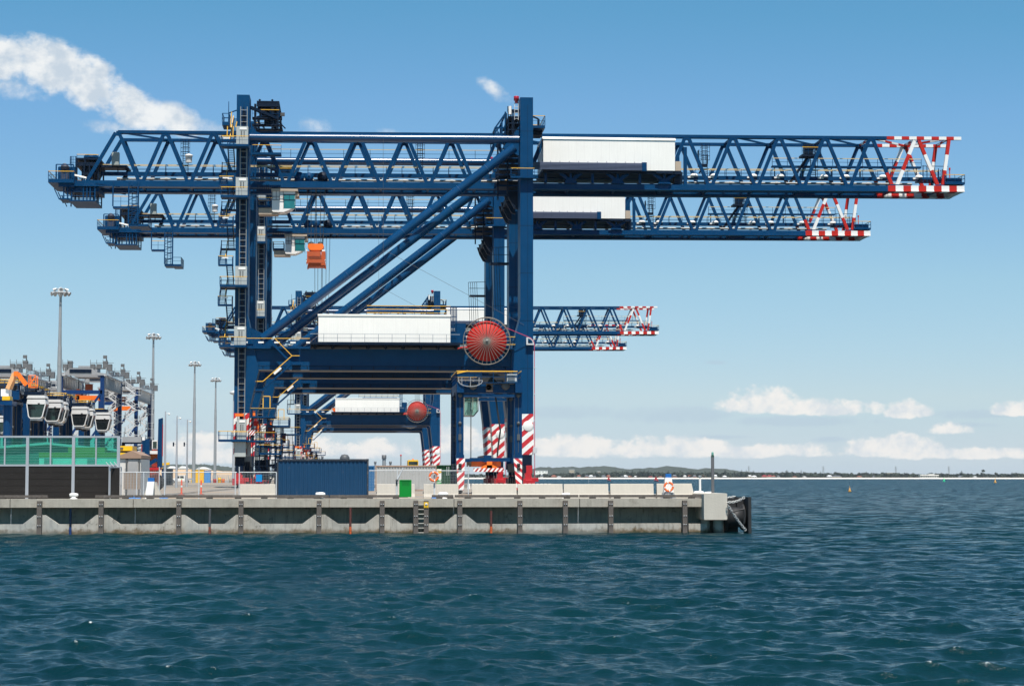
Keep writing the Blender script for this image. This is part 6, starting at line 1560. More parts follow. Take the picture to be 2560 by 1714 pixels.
    # cab
    if cab_near:            # hung beyond the end, big glazed side
        y0, y1, z0, z1, w = Y - 1.0, Y - 2.68, 8.9, 10.95, .9
        pr = [(y0, z1 - .75), (y0 - .18, z0 + .15), (y0 - .3, z0), (y1 + .45, z0), (y1 + .28, z0 + .15), (y1, z1 - .75)]
        mb = MB(); mb.prismx(pr, X(-w), X(w)); cb = mb.build('cab', GLASS, t)
        mb = MB()
        for a, b_ in zip(pr, pr[1:] + pr[:1]):
            for xx in (X(-w - .03), X(w + .03)): mb.bar((xx, a[0], a[1]), (xx, b_[0], b_[1]), .07, .09)
        mb.prismx([(y0 + .02, z1 - .76), (y1 - .02, z1 - .76), (y1 + .05, z1 - .36), (y0 - .05, z1 - .36)], X(-w - .06), X(w + .06))
        mb.prismx([(y0 + .02, z1 - .26), (y1 + .02, z1 - .26), (y1 + .12, z1), (y0 - .1, z1)], X(-w - .1), X(w + .1)); mb.box(X(-w + .1), X(w - .1), y1 + .5, y0 - .3, z0 - .22, z0); mb.box(X(-w + .1), X(w - .1), y1 + .4, y0 - .4, z1 - .4, z1 - .2)
        mb.build('cab_frame', mat('cab white weathered', (.62, .61, .59), .5, var=.12), cb)
        mb = MB(); mb.box(X(-w - .04), X(w + .04), y1 + .15, y0 - .15, z1 - .36, z1 - .26); mb.box(X(-w - .02), X(-w), y1 + .3, y0 - .25, z0 + .93, z0 + .97); mb.box(X(-.3), X(.2), y1 + .6, y1 + 1.1, z0 + .1, z0 + 1.0); mb.box(X(-w - .07), X(-w - .03), y1 + .5, y1 + .7, z1 - .85, z1 - .7); mb.box(X(-.5), X(.5), y1 + .8, y1 + 1.3, z0 - .4, z0 - .2); mb.build('cab_trim', BLACK, cb)
        mb = MB(); mb.box(X(-.9), X(.9), y1 + .4, Y + .3, z1 + .02, z1 + .35); mb.build('cab_hanger', DNAVY, cb)
    else:
        yc, xa, xb, z0, z1 = Y + D - 2.4, X(-1.75), X(-.55), 8.8, 10.42
        pr = [(xa, z1), (xa, z0), (xa + .85, z0), (xb, z0 + .42), (xb, z1)]
        mb = MB(); mb.prism(pr, yc, yc + .03); mb.prism(pr, yc + 1.8, yc + 1.83); cb = mb.build('cab', CLEARG, t)
        mb = MB(); fr = mat('cab frame grey', (.22, .20, .17), .5)
        for a, b_ in zip(pr, pr[1:] + pr[:1]):
            for yy in (yc, yc + 1.83): mb.bar((a[0], yy, a[1]), (b_[0], yy, b_[1]), .07)
            mb.bar((a[0], yc, a[1]), (a[0], yc + 1.83, a[1]), .06)
        mb.bar((xb - .45, yc, z0 + .25), (xb - .45, yc, z1), .05); mb.box(xa, xb, yc, yc + 1.83, z1 - .05, z1 + .1); mb.build('cab_frame', fr, cb)
        mb = MB(); mb.box(xa + .3, xa + .75, yc + .6, yc + 1.1, z0 + .05, z0 + .55); mb.box(xa + .35, xa + .7, yc + 1.0, yc + 1.15, z0 + .5, z0 + 1.2); mb.bar((xa + .1, yc + .5, z0 + .1), (xa + .5, yc + .5, z0 + .9), .07); mb.build('driver_seat', BLACK, cb)
        mb = MB(); mb.box(xa, xb, yc + .2, yc + 1.6, z1 + .1, 11.0); mb.build('cab_hanger', DNAVY, cb)
    return t
CLEARG = bpy.data.materials.new('clear cab glass'); CLEARG.use_nodes = True
_g = G(CLEARG.node_tree); CLEARG.node_tree.nodes.remove(CLEARG.node_tree.nodes['Principled BSDF'])
_m = _g.n('ShaderNodeMixShader', inp={0: .14, 1: _g.n('ShaderNodeBsdfTransparent', inp={0: (.80, .86, .80, 1)}).outputs[0], 2: _g.n('ShaderNodeBsdfGlossy', inp={0: (.7, .75, .75, 1), 1: .05}).outputs[0]})
CLEARG.node_tree.links.new(_m.outputs[0], CLEARG.node_tree.nodes['Material Output'].inputs[0])
sF = straddle(gz(1223, 165), 165.0, 'big blue straddle carrier with striped legs standing in front of the right crane leg', False)
SLAB = ['blue straddle carrier with white cab, nearest and largest of the row at left', 'blue straddle carrier with white cab, second in the row at left', 'blue straddle carrier third in the row at left, only its cab edge showing', 'blue straddle carrier with white cab, fourth in the row behind the green glass', 'blue straddle carrier fifth in the row at left, mostly hidden by another cab', 'blue straddle carrier with white cab, last of the row beside the grey stairs']
s0 = None
for Y, dx, lb in zip((185, 194.8, 200.2, 213.6, 219.2, 232.8), (0, 0, -.32, 0, -.14, 0), SLAB):     # parked side by side, cab ends to the right
    xe = gz(40, 185) + dx
    if s0 is None: s0 = straddle(xe, Y, lb, True); s0.rotation_euler = (0, 0, R(90))
    else: clone(s0, (xe, Y, DECK), lb)

for px_, Y, lb in ((228, 246.0, 'blue straddle carrier standing behind the row of cabs, its white cab hidden'), (266, 262.0, 'blue straddle carrier furthest back, showing only legs under the last cab')):
    c_ = clone(s0, (gz(px_, Y) - 9.2, Y, DECK), lb); c_.rotation_euler = (0, 0, R(-90))

# ---------------------------------------------------------------- automatic stacking cranes
def stacker(xr, Y, label, near_stair):
    t = thing('stacking_crane', (xr, Y, DECK), label, 'stacking crane', 'grey and blue stacking cranes behind the screen')
    W, S = 6.6, 24.0
    BLU = mat('stacker blue', (.004, .032, .13), .4, spec=.3, var=.2)
    GG_ = mat('stacker girder grey', (.26, .28, .30), .5, .2, var=.2, scale=.4, streak=.5)
    for xx in (0, -W):
        for yy in (0, S):
            mb = MB(); mb.box(xr + xx - .62, xr + xx, Y + yy, Y + yy + 1.0, DECK + 1.2, 20.0); mb.build('leg', BLU, t)
        mb = MB(); mb.box(xr + xx - .55, xr + xx - .07, Y + 1.0, Y + S, 17.9, 19.8); mb.build('girder', GG_, t)
        mb = MB()
        for yy in np.linspace(Y + 2, Y + S - 1, 12): mb.box(xr + xx - .58, xr + xx - .04, yy, yy + .08, 17.95, 19.75)
        mb.rail([(xr + xx + .35, Y - .5, 19.9), (xr + xx + .35, Y + S + 1, 19.9)], 1.1, 1.5, .05, 0, 0); mb.box(xr + xx, xr + xx + .45, Y - .5, Y + S + 1, 19.8, 19.95); mb.build('girder_walkway', LGREY, t)
    for yy in (-.2, S + .2):
        mb = MB(); mb.prism([(xr - W - .8, 19.9), (xr + .2, 19.9), (xr + .2, 20.2), (xr - 1.2, 20.4), (xr - 1.8, 21.0), (xr - W + 1.0, 21.0), (xr - W + .4, 20.4), (xr - W - .8, 20.2)], Y + yy, Y + yy + 1.0); mb.build('portal_head', MGREY, t)
        mb = MB(); mb.box(xr - W + 1.1, xr - 2.0, Y + yy - .1, Y + yy + 1.1, 20.3, 20.85); mb.build('head_panel', DNAVY, t)
        mb = MB()
        for k, x_ in enumerate((-W, -W + .8, -2.2, -1.2, -.2, .5)): mb.box(xr + x_, xr + x_ + .7, Y + yy, Y + yy + 1, 21.0 - .4 * (k in (0, 5)), 21.7 + .5 * (k % 3 == 1)); mb.bar((xr + x_, Y + yy, 21), (xr + x_, Y + yy, 22.4), .07); mb.bar((xr + x_, Y + yy, 21.9), (xr + x_ + 1.0, Y + yy, 21.9), .07)
        mb.bar((xr + .3, Y + yy + .3, 20), (xr + .3, Y + yy + .3, 23.0), .14); mb.box(xr - .2, xr + .4, Y + yy, Y + yy + .4, 22.6, 23.1); mb.box(xr - W, xr + .4, Y + yy + .2, Y + yy + .5, 20.9, 21.1); mb.build('head_machinery', mat('stacker gear grey', (.13, .135, .14), .5, var=.3), t)
        mb = MB(); mb.box(xr - W, xr - .3, Y + yy + .2, Y + yy + .7, 16.9, 17.5); mb.bar((xr - W + .2, Y + yy + .3, 8.5), (xr - .6, Y + yy + .3, 16.9), .35); mb.build('tie_beam', BLU, t)
        mb = MB(); mb.box(xr - W - .4, xr + .2, Y + yy + .1, Y + yy + .9, DECK + .4, DECK + 1.3); mb.build('sill_beam', BLU, t)
        for x_ in (-W, -W + 1.5, -2, -.5): mb = MB(); mb.lathe((xr + x_, Y + yy + .5, DECK + .35), [(0, -.1), (.35, -.1), (.35, .1), (0, .1)], 14, 'y'); mb.build('wheel', DGREY, t)
    # trolley and orange spreader
    mb = MB(); mb.box(xr - W + 1, xr - 1.2, Y + 6, Y + 12, 19.9, 20.5); mb.box(xr - W + 1.5, xr - 2, Y + 7, Y + 11, 20.5, 21.8); mb.build('trolley', MGREY, t)
    mb = MB(); mb.box(xr - W + 1.2, xr - 1.3, Y + 7.4, Y + 9.6, 16.2, 16.95); mb.prism([(xr - W + .9, 16.1), (xr - W + 1.7, 16.1), (xr - W + 1.7, 18.0), (xr - W + 1.2, 18.0)], Y + 7.4, Y + 9.4); mb.prism([(xr - 1.7, 16.1), (xr - .9, 16.1), (xr - 1.2, 18), (xr - 1.7, 18)], Y + 7.4, Y + 9.4); mb.build('spreader', ORG, t)
    mb = MB(); mb.box(xr - W + 2.6, xr - 2.8, Y + 7.3, Y + 7.9, 17.4, 18.8); mb.build('spreader_headblock', ORGD, t)
    mb = MB()
    for x_ in (-W + 1.4, -1.5): mb.tube((xr + x_, Y + 8.4, 18), (xr + x_, Y + 8.4, 19.9), .05, 5)
    mb.build('hoist_rope', DGREY, t)
    # zigzag stairs
    for y_ in ([Y - 1.4] if near_stair else []) + [Y + S - 1.4]:
        zb, hz, k = DECK + 1.0, 1.42, 0
        while zb + hz < 21.2:
            xa, xb = (xr - 2.1, xr - .2) if k % 2 == 0 else (xr - .2, xr - 2.1)
            mb = MB(); mb.stair((xa, y_, zb), (xb, y_, zb + hz), .8, (0, 1, 0), 7)
            for f in (0, .33, .66, 1): q = Vector((xa, y_, zb)).lerp(Vector((xb, y_, zb + hz)), f); mb.bar(q, q + Vector((0, 0, 1)), .09)
            mb.bar((xa, y_, zb + 1), (xb, y_, zb + hz + 1), .13); mb.bar((xa, y_, zb + .55), (xb, y_, zb + hz + .55), .09); mb.bar((xa, y_ - .02, zb), (xb, y_ - .02, zb + hz), .12, .3)
            fl = mb.build('stair_flight', LGREY, t)
            mb = MB(); s = 1 if xb > xa else -1; mb.box(xb, xb + s * .9, y_, y_ + .9, zb + hz - .1, zb + hz)
            mb.rail([(xb, y_, zb + hz), (xb + s * .9, y_, zb + hz), (xb + s * .9, y_ + .9, zb + hz)], 1.05, .9, .04, 0, 0); mb.build('stair_landing', LGREY, t)
            zb += hz; k += 1
    return t
stacker(gz(257, 326), 326.0, 'grey girdered stacking crane with blue legs, right hand one nearest the tall lamp mast', False)
stacker(gz(257, 326), 376.0, 'grey stacking crane further back at right with two zigzag stairs against the sky', True)
stacker(gz(56, 326), 326.0, 'grey girdered stacking crane at the left edge above the orange lift', False)
stacker(gz(56, 326), 376.0, 'grey stacking crane further back at left behind the nearest lamp mast', True)

# ---------------------------------------------------------------- lamp masts and slim poles
def mast(px, ytop, Y, label):
    x = gz(px, Y); z1 = zt(ytop, Y); t = thing('lamp_mast', (x, Y, DECK), label, 'lamp mast', 'tall floodlight masts in the yard')
    mb = MB(); zj = DECK + (z1 - DECK) * .6
    mb.tube((x, Y, DECK), (x, Y, zj), .45, 14, .34); mb.tube((x, Y, zj), (x, Y, zj + 3), .36, 14, .30); mb.tube((x, Y, zj + 3), (x, Y, z1 - .6), .27, 14, .18); mb.build('pole', mat('mast galvanised', (.33, .35, .36), .5, .3, var=.1), t)
    mb = MB(); mb.ring((x, Y, z1 - .9), 1.15, .09, 24, 6, 'z'); mb.ring((x, Y, z1 - .35), .7, .06, 20, 6, 'z'); mb.lathe((x, Y, z1 - 1.1), [(.2, -.5), (.42, 0), (.42, .7), (.18, 1.0), (0, 1.05)], 14)
    for k in range(12): a = k * math.pi / 6; mb.bar((x, Y, z1 - .9), (x + 1.05 * math.cos(a), Y + 1.05 * math.sin(a), z1 - .9), .06)
    mb.build('head_ring', LGREY, t)
    for k in range(12):
        a = k * math.pi / 6 + .2; rr_, zo = ((1.3, 1.0) if k % 3 else (.8, .4)); c_ = Vector((x + rr_ * math.cos(a), Y + rr_ * math.sin(a), z1 - zo)); mb = MB(); d = Vector((math.cos(a), math.sin(a), -.5)).normalized()
        mb.tube(c_ - d * .18, c_ + d * .34, .18, 8, .29); mb.build('floodlight', GREY, t)
mast(144.5, 725, 312, 'tall floodlight mast, nearest of the four, rising above the straddle carriers')
mast(379.5, 836, 413, 'tall floodlight mast, second of the four, right of the grey zigzag stairs')
mast(484, 905, 495, 'floodlight mast, third of the four, above the yellow box in the open yard')
mast(537, 945, 580, 'floodlight mast, furthest of the four, just left of the crane foot')
for px_, ytop, Y, bx_, lb in [(412, 1030, 240, None, 'slim tapered grey pole with a small lamp beside the dark blue mast'), (441, 1041, 262, 432, 'slim tapered grey pole with small dark box, middle of three'), (467, 1050, 284, 459, 'slim tapered grey pole with small dark box, right one of three')]:
    x = gz(px_, Y); z1 = zt(ytop, Y); t = thing('slim_pole', (x, Y, DECK), lb, 'pole', 'slim tapered poles in the yard')
    mb = MB(); mb.tube((x, Y, DECK), (x, Y, z1), .17, 12, .07); mb.build('pole', POST, t)
    mb = MB(); mb.tube((x, Y, z1 - .3), (x + .35, Y, z1 - .2), .03, 6); mb.lathe((x + .42, Y, z1 - .35), [(0, -.1), (.12, -.04), (.12, .1), (0, .15)], 10); mb.build('camera_dome', WHITEP, t)
    if bx_: mb = MB(); a, b_ = P(bx_, 1115, Y), P(bx_ + 3.4, 1105, Y); mb.box(a.x, b_.x, Y - .1, Y + .15, a.z, b_.z); mb.bar((b_.x, Y, (a.z + b_.z) / 2), (x, Y, (a.z + b_.z) / 2), .03); mb.build('dark_box', DNAVY, t)
x = gz(583, 470); t = thing('lamp_mast', (x, 470, DECK), 'short floodlight mast mostly hidden behind the left crane leg', 'lamp mast', 'tall floodlight masts in the yard')
mb = MB(); mb.tube((x, 470, DECK), (x, 470, zt(982, 470)), .3, 10, .2); mb.build('pole', POST, t); mb = MB(); mb.lathe((x, 470, zt(984, 470)), [(.2, -.5), (1.0, -.2), (1.0, .3), (0, .6)], 12); mb.build('head_ring', LGREY, t)

# ---------------------------------------------------------------- yard: shed, plant, containers, vehicles
Y = 140.0; t = thing('gabled_shed', (gz(326, Y), Y, DECK), 'small gabled shed with brown gable and grey roller door behind the fence', 'shed')
a, b_ = P(297, 1215, Y), P(352, 1147, Y); xg0 = gz(311, Y)
mb = MB(); mb.box(a.x, b_.x, Y, Y + 6, DECK, b_.z); mb.build('wall', mat('shed white', (.62, .61, .58), .6, streak=.2), t)
mb = MB(); pk = P(330, 1126, Y); mb.prism([(xg0 - .1, zt(1146, Y)), (b_.x + .05, zt(1146, Y)), (b_.x + .05, zt(1138, Y)), (pk.x, pk.z), (gz(300, Y), zt(1138, Y)), (gz(300, Y), zt(1146, Y))], Y - .15, Y + 6.2); mb.build('gable', mat('gable brown', (.30, .20, .145), .75), t)
mb = MB(); tbox(mb, 319, 1147, 345, 1240, Y - .05, .06); dr = mb.build('roller_door', mat('roller door grey', (.34, .34, .34), .5, streak=.2), t)
for q0, q1 in ((313, 319), (345, 350)): mb = MB(); tbox(mb, q0, 1143, q1, 1240, Y - .1, .12); mb.build('door_post', DGREY, t)
mb = MB(); a = P(351.5, 1240, Y); tbox(mb, 309, 1180, 352, 1222, Y - .9, .05); mb.build('lean_to_panel', mat('fence brown', (.27, .215, .17), .8, streak=.5), t)
for k in range(6): mb = MB(); px_ = 311 + k * 7.6; tbox(mb, px_, 1170 + (k % 3) * 4, px_ + 1.8, 1232, Y - 1.2, .06); mb.build('upright', MGREY, t)
Y = 150; t = thing('yellow_plant', (gz(314, Y), Y, DECK), 'yellow machine housing standing behind the gabled shed roof', 'machine')
mb = MB(); tbox(mb, 298, 1114, 331, 1126, Y, 3); tbox(mb, 298, 1131, 314, 1144, Y - 2, 2); mb.build('housing', YELB, t); mb = MB(); tbox(mb, 300, 1118, 308, 1122, Y - .05, .05); mb.build('vent', DGREY, t); mb = MB(); tbox(mb, 299, 1126, 329, 1230, Y + .4, 2); mb.build('base', DGREY, t)
# grey beam vehicle and blue gear beyond
Y = 200; t = thing('container_forklift', (gz(390, Y), Y, DECK), 'dark blue container forklift with tall leaning mast beside the red container', 'forklift')
mb = MB(); a0, a1 = P(393, 1168, Y), P(396, 1047, Y); b0, b1 = P(404, 1168, Y), P(406, 1044, Y); mb.add([a0, b0, b1, a1] + [q + Vector((0, .8, 0)) for q in (a0, b0, b1, a1)], [(0, 1, 2, 3), (7, 6, 5, 4), (0, 4, 5, 1), (1, 5, 6, 2), (2, 6, 7, 3), (3, 7, 4, 0)]); mb.build('mast', STRAD, t)
mb = MB(); tbox(mb, 404.2, 1060, 407.5, 1140, Y + .3, .3); mb.build('mast_rail', RED, t)
mb = MB(); tbox(mb, 362, 1097, 374, 1168, Y, 2.5); tbox(mb, 355, 1100, 363, 1160, Y + 1, 1); mb.build('rear_mast', STRAD, t)
mb = MB(); p, q = P(358, 1168, Y - .4), P(392, 1148, Y - .4); mb.bar(p, q, .5, .35); mb.build('tilt_arm', STRAD, t)
mb = MB(); tbox(mb, 380, 1100, 394, 1122, Y + .5, 1.5); tbox(mb, 375, 1126, 394, 1134, Y + .5, 1.5); cbk = mb.build('cab', WHITEP, t); mb = MB(); tbox(mb, 382, 1103, 392, 1119, Y + .45, .06); mb.build('window', GLASS, cbk)
mb = MB(); tbox(mb, 356, 1134, 396, 1158, Y + 1, 2.5); mb.build('body', ORG, t)
for px_ in (364, 388): mb = MB(); mb.lathe((gz(px_, Y), Y + .8, DECK + .85), [(0, -.3), (.8, -.3), (.85, 0), (.8, .3), (0, .3)], 18, 'y'); mb.build('wheel', BLACK, t)
Y = 232; t = thing('grey_gantry_beam', (gz(328, Y), Y, DECK), 'grey box beam on dark legs between the stairs and the shed', 'gantry')
mb = MB(); tbox(mb, 305.5, 1091, 353, 1105, Y, 1.2); mb.build('beam', MGREY, t); mb = MB(); tbox(mb, 306, 1105, 356, 1109, Y + .2, .8); mb.build('lower_flange', STRAD, t); mb = MB(); tbox(mb, 355, 1092, 362, 1100, Y - .2, .6); mb.build('lamp', WHITEP, t)
for px_ in (303, 355): mb = MB(); tbox(mb, px_, 1105, px_ + 8, 1215, Y + .2, .8); mb.build('leg', DNAVY, t)
mb = MB()
for k in range(3): mb.bar(P(338, 1118 + 8 * k, Y), P(356, 1112 + 10 * k, Y), .12)
mb.build('brace', DNAVY, t)
CR = cmat('container red', (.30, .035, .025))
container(gz(346, 218), gz(392, 218), 218.0, DECK, DECK + 2.6, CR, CR, 'lower red container stacked behind the mesh fence'); container(gz(352, 219), gz(392, 219), 219.0, DECK + 2.62, DECK + 4.9, CR, CR, 'upper red container stacked beside the dark blue forklift mast')
Y = 150; t = thing('red_crate_stack', (gz(375, Y), Y, DECK), 'white and red slatted crate behind the white service stand', 'crate')
mb = MB(); tbox(mb, 352, 1168, 398, 1174, Y, 2); mb.build('rim', RED, t); mb = MB(); tbox(mb, 352, 1174, 366, 1216, Y - .1, .4); mb.build('white_panel', WHITEP, t)
for k in range(6): mb = MB(); px_ = 368 + k * 5.2; tbox(mb, px_, 1174, px_ + 2.4, 1222, Y + .1, .2); mb.build('slat', mat('crate rust', (.28, .10, .07), .7), t)
Y = 345; t = thing('dark_crate', (gz(420, Y), Y, DECK), 'tall dark slate blue crate left of the white pickup truck', 'crate')
CS = cmat('crate slate', (.035, .05, .065)); mb = MB(); tbox(mb, 413, 1171, 429, 1212, 300, 2.4); mb.build('body', CS, t); mb = MB()
for k in range(5): z_ = zt(1175 + 8 * k, 300); mb.box(gz(413, 300) - .03, gz(429, 300) + .03, 299.95, 300, z_ - .05, z_)
mb.build('rib', DGREY, t)
t = thing('yellow_stand', (gz(405, 320), 320, DECK), 'yellow crossbar frame above the dark slate crate', 'frame')
mb = MB(); a, b_ = P(402, 1160, 320), P(424, 1158, 320); mb.bar(a, b_, .35); tbox(mb, 402, 1159, 406, 1171, 320, .4); tbox(mb, 410, 1160, 415, 1171, 320, .4); mb.build('crossbar', YELB, t); mb = MB(); tbox(mb, 404, 1171, 412, 1208, 320.2, .4); mb.build('post', STRAD, t)
# pickup truck
Y = 460; t = thing('pickup_truck', (gz(456, Y), Y, DECK), 'white twin cab pickup truck with flat tray parked in the yard', 'pickup truck')
x0 = gz(427, Y); Lx = (gz(487, Y) - x0)
fx = lambda f: x0 + Lx * f
mb = MB(); mb.prism([(fx(0), DECK + .55), (fx(.01), DECK + .95), (fx(.14), DECK + 1.08), (fx(.24), DECK + 1.72), (fx(.31), DECK + 1.80), (fx(.55), DECK + 1.80), (fx(.585), DECK + 1.66), (fx(.59), DECK + .5), (fx(.16), DECK + .45), (fx(.03), DECK + .45)], Y, Y + 1.8); bd = mb.build('body', WHITEP, t)
mb = MB(); mb.prism([(fx(.19), DECK + 1.12), (fx(.265), DECK + 1.62), (fx(.36), DECK + 1.66), (fx(.36), DECK + 1.14)], Y - .01, Y + .02); mb.build('window', GLASS, bd); mb = MB(); mb.prism([(fx(.39), DECK + 1.14), (fx(.39), DECK + 1.66), (fx(.53), DECK + 1.66), (fx(.545), DECK + 1.14)], Y - .01, Y + .02); mb.build('window', GLASS, bd)
mb = MB(); mb.lathe((fx(.45), Y, DECK + .85), [(0, -.02), (.16, -.02), (.16, 0)], 12, 'y'); mb.build('door_emblem', mat('emblem green', (.35, .55, .12), .5), bd)
mb = MB(); mb.box(fx(.60), fx(1.0), Y - .02, Y + 1.8, DECK + .78, DECK + .9); mb.box(fx(.60), fx(.99), Y - .03, Y + .02, DECK + .9, DECK + 1.12); mb.box(fx(.96), fx(.99), Y, Y + 1.8, DECK + .9, DECK + 1.12); mb.build('tray', GREY, t)
mb = MB()
for xx in (.61, .7): mb.bar((fx(xx), Y, DECK + .9), (fx(xx), Y, DECK + 1.75), .06)
mb.bar((fx(.61), Y, DECK + 1.72), (fx(.61), Y + 1.8, DECK + 1.72), .06); mb.build('headboard', GREY, t)
for xx in (.09, .68): mb = MB(); mb.lathe((fx(xx), Y + .1, DECK + .4), [(.2, -.14), (.36, -.15), (.4, -.08), (.4, .1), (.2, .1)], 20, 'y'); wh = mb.build('wheel', BLACK, t); mb = MB(); mb.lathe((fx(xx), Y + .1, DECK + .4), [(0, -.1), (.22, -.1)], 14, 'y'); mb.build('rim', LGREY, wh)
for nm, q, Y, mt, lb in [('yellow_box', (478, 1174.5, 510, 1204), 500, YELB, 'tall yellow site box behind the pickup truck'), ('blue_box', (510.5, 1177, 526, 1204), 500, mat('box blue', (.05, .24, .55), .5), 'bright blue site box beside the yellow one')]:
    a, b_ = P(q[0], q[3], Y), P(q[2], q[1], Y); t = thing(nm, ((a.x + b_.x) / 2, Y, DECK), lb, 'site box'); mb = MB(); mb.box(a.x, b_.x, Y, Y + 2.4, DECK, b_.z); mb.build('body', mt, t)
    mb = MB(); n = 5
    for k in range(n): xx = a.x + (b_.x - a.x) * (k + .5) / n; mb.box(xx - .03, xx + .03, Y - .04, Y, DECK + .1, b_.z - .1)
    mb.box(a.x - .04, b_.x + .04, Y - .06, Y + 2.45, b_.z, b_.z + .08); mb.build('rib', mt, t)
# orange delineator posts
proto = None
for px_, Y, lb in ((454, 157, 'orange plastic delineator post on a dark foot, left of the pair'), (503, 160, 'orange plastic delineator post on a dark foot, right of the pair')):
    x = gz(px_, Y)
    if proto is None:
        proto = thing('delineator_post', (x, Y, DECK), lb, 'delineator', 'orange delineator posts'); mb = MB(); mb.tube((x, Y, DECK + .05), (x, Y, DECK + 1.1), .07, 12, .06); mb.lathe((x, Y, DECK + 1.1), [(.06, 0), (.04, .06), (0, .07)], 10); mb.build('tube', mat('delineator orange', (.85, .10, .03), .5), proto)
        mb = MB(); mb.tube((x, Y, DECK + .6), (x, Y, DECK + .74), .072, 12); mb.build('band', WHITEP, proto); mb = MB(); mb.lathe((x, Y, DECK), [(.26, 0), (.26, .04), (.1, .08), (0, .08)], 14); mb.build('foot', mat('delineator foot', (.22, .06, .04), .7), proto)
    else: clone(proto, (x, Y, DECK), lb)
# mesh cages, drums and barrels far in the yard
Y = 520; t = thing('stillage_row', (gz(575, Y), Y, DECK), 'row of grey wire stillages at the back of the yard', 'stillages')
for k in range(6):
    mb = MB(); x0 = gz(531, Y) + k * 1.35
    for xx in (0, .42, .84, 1.25):
        for yy in (0, 1.2): mb.bar((x0 + xx, Y + yy, DECK), (x0 + xx, Y + yy, DECK + 1.9), .06)
    for z_ in np.arange(.1, 2, .3):
        for yy in (0, 1.2): mb.bar((x0, Y + yy, DECK + z_), (x0 + 1.25, Y + yy, DECK + z_), .05)
    mb.build('stillage', GREY, t)
for px_, Y, c, lb in [(537, 500, RED, 'red drum by the grey wire stillages'), (549, 505, YELB, 'tall yellow barrel by the grey wire stillages'), (558, 505, ORG, 'orange barrel at the right of the wire stillages'), (577, 510, BEIGE, 'beige sack heap beside the left crane foot')]:
    x = gz(px_, Y); t = thing('yard_drum', (x, Y, DECK), lb, 'drum'); mb = MB(); h = 1.3 if c is YELB else .95; mb.lathe((x, Y, DECK), [(0, 0), (.4, 0), (.42, .05), (.4, h / 2), (.43, h / 2 + .04), (.4, h), (0, h)], 16); mb.build('body', c, t); mb = MB(); mb.lathe((x, Y, DECK + h), [(.42, -.05), (.42, .02), (0, .03)], 16); mb.build('lid', DGREY, t)
# loose blue sheeting on the quay edge
k = 0
for px0, px1, Y, lb in [(310, 352, 128.0, 'crumpled blue tarpaulin strip left of the white stand'), (400, 419, 128.3, 'small blue tarpaulin patch right of the concrete wedge'), (1080, 1098, 127.5, 'blue tarpaulin scrap near the left life ring post')]:
    mb = MB(); n = 14; rows = 4; vs = []
    for j in range(rows):
        for i in range(n): vs.append((gz(px0, Y) + (gz(px1, Y) - gz(px0, Y)) * i / (n - 1) + rnd.uniform(-.03, .03), Y + j * .25 + rnd.uniform(-.06, .06), DECK + .04 + rnd.uniform(0, .12) * (0 < j < rows - 1)))
    mb.add(vs, [(j * n + i, j * n + i + 1, (j + 1) * n + i + 1, (j + 1) * n + i) for j in range(rows - 1) for i in range(n - 1)], True); tag(mb.build('blue_tarpaulin', mat('tarpaulin blue', (.04, .19, .50), .6)), lb, 'tarpaulin')
# yellow yard vehicle roof behind the pale container
Y = 216; t = thing('yellow_vehicle', (gz(1033, Y), Y, DECK), 'yellow vehicle with dark windscreen showing above the pale grey container', 'vehicle')
mb = MB(); a, b_ = P(1020, 1165, Y), P(1046, 1149, Y); mb.prism([(a.x, DECK + .5), (b_.x, DECK + .5), (b_.x, b_.z - .1), (b_.x - .08, b_.z), (a.x + .08, b_.z), (a.x, b_.z - .1)], Y, Y + 4); bd = mb.build('body', YELB, t)
mb = MB(); tbox(mb, 1021.5, 1153, 1044.5, 1161, Y - .03, .04); mb.build('windscreen', GLASS, bd); mb = MB(); tbox(mb, 1031, 1146, 1034, 1149, Y + 1, .2); mb.build('beacon', ORG, bd); mb = MB(); tbox(mb, 1034, 1153, 1034.8, 1161, Y - .05, .02); mb.build('wiper', BLACK, bd)
for xx in (a.x + .3, b_.x - .3): mb = MB(); mb.lathe((xx, Y + .6, DECK + .45), [(0, -.2), (.45, -.2), (.45, .2), (0, .2)], 16, 'x'); mb.build('wheel', BLACK, t)
# orange boom lift at the left
Y = 178; t = thing('boom_lift', (gz(45, Y), Y, DECK), 'orange articulated boom lift among the straddle carriers at far left', 'boom lift')
mb = MB(); mb.bar(P(19, 972, Y), P(36, 933, Y), .38, .34); mb.bar(P(26, 972, Y + .2), P(38, 940, Y + .2), .3, .3); mb.build('lower_arm', mat('lift cream orange', (.72, .38, .16), .5), t)
mb = MB(); mb.bar(P(35, 934, Y - .2), P(46, 934, Y - .2), .4, .4); mb.bar(P(45, 934, Y - .2), P(66, 962, Y - .2), .36, .36); mb.build('upper_arm', ORG, t)
mb = MB(); a, b_ = P(72, 966, Y), P(90, 938, Y)
for x_ in (a.x, b_.x): mb.bar((x_, Y, a.z), (x_, Y, b_.z), .06); mb.bar((x_, Y + 1, a.z), (x_, Y + 1, b_.z), .06)
for f in (0, .3, .6, 1): z_ = a.z + (b_.z - a.z) * f; mb.bar((a.x, Y, z_), (b_.x, Y, z_), .06)
mb.bar((a.x, Y, a.z), (b_.x, Y, b_.z), .08); mb.box(a.x, b_.x, Y, Y + 1, a.z - .1, a.z); mb.build('basket', ORG, t)
mb = MB(); tbox(mb, 2, 972, 22, 990, Y, 1.5); mb.build('counterweight', WHITEP, t); mb = MB(); tbox(mb, 5, 990, 25, 1000, Y, 1.4); mb.build('turret', YELB, t)
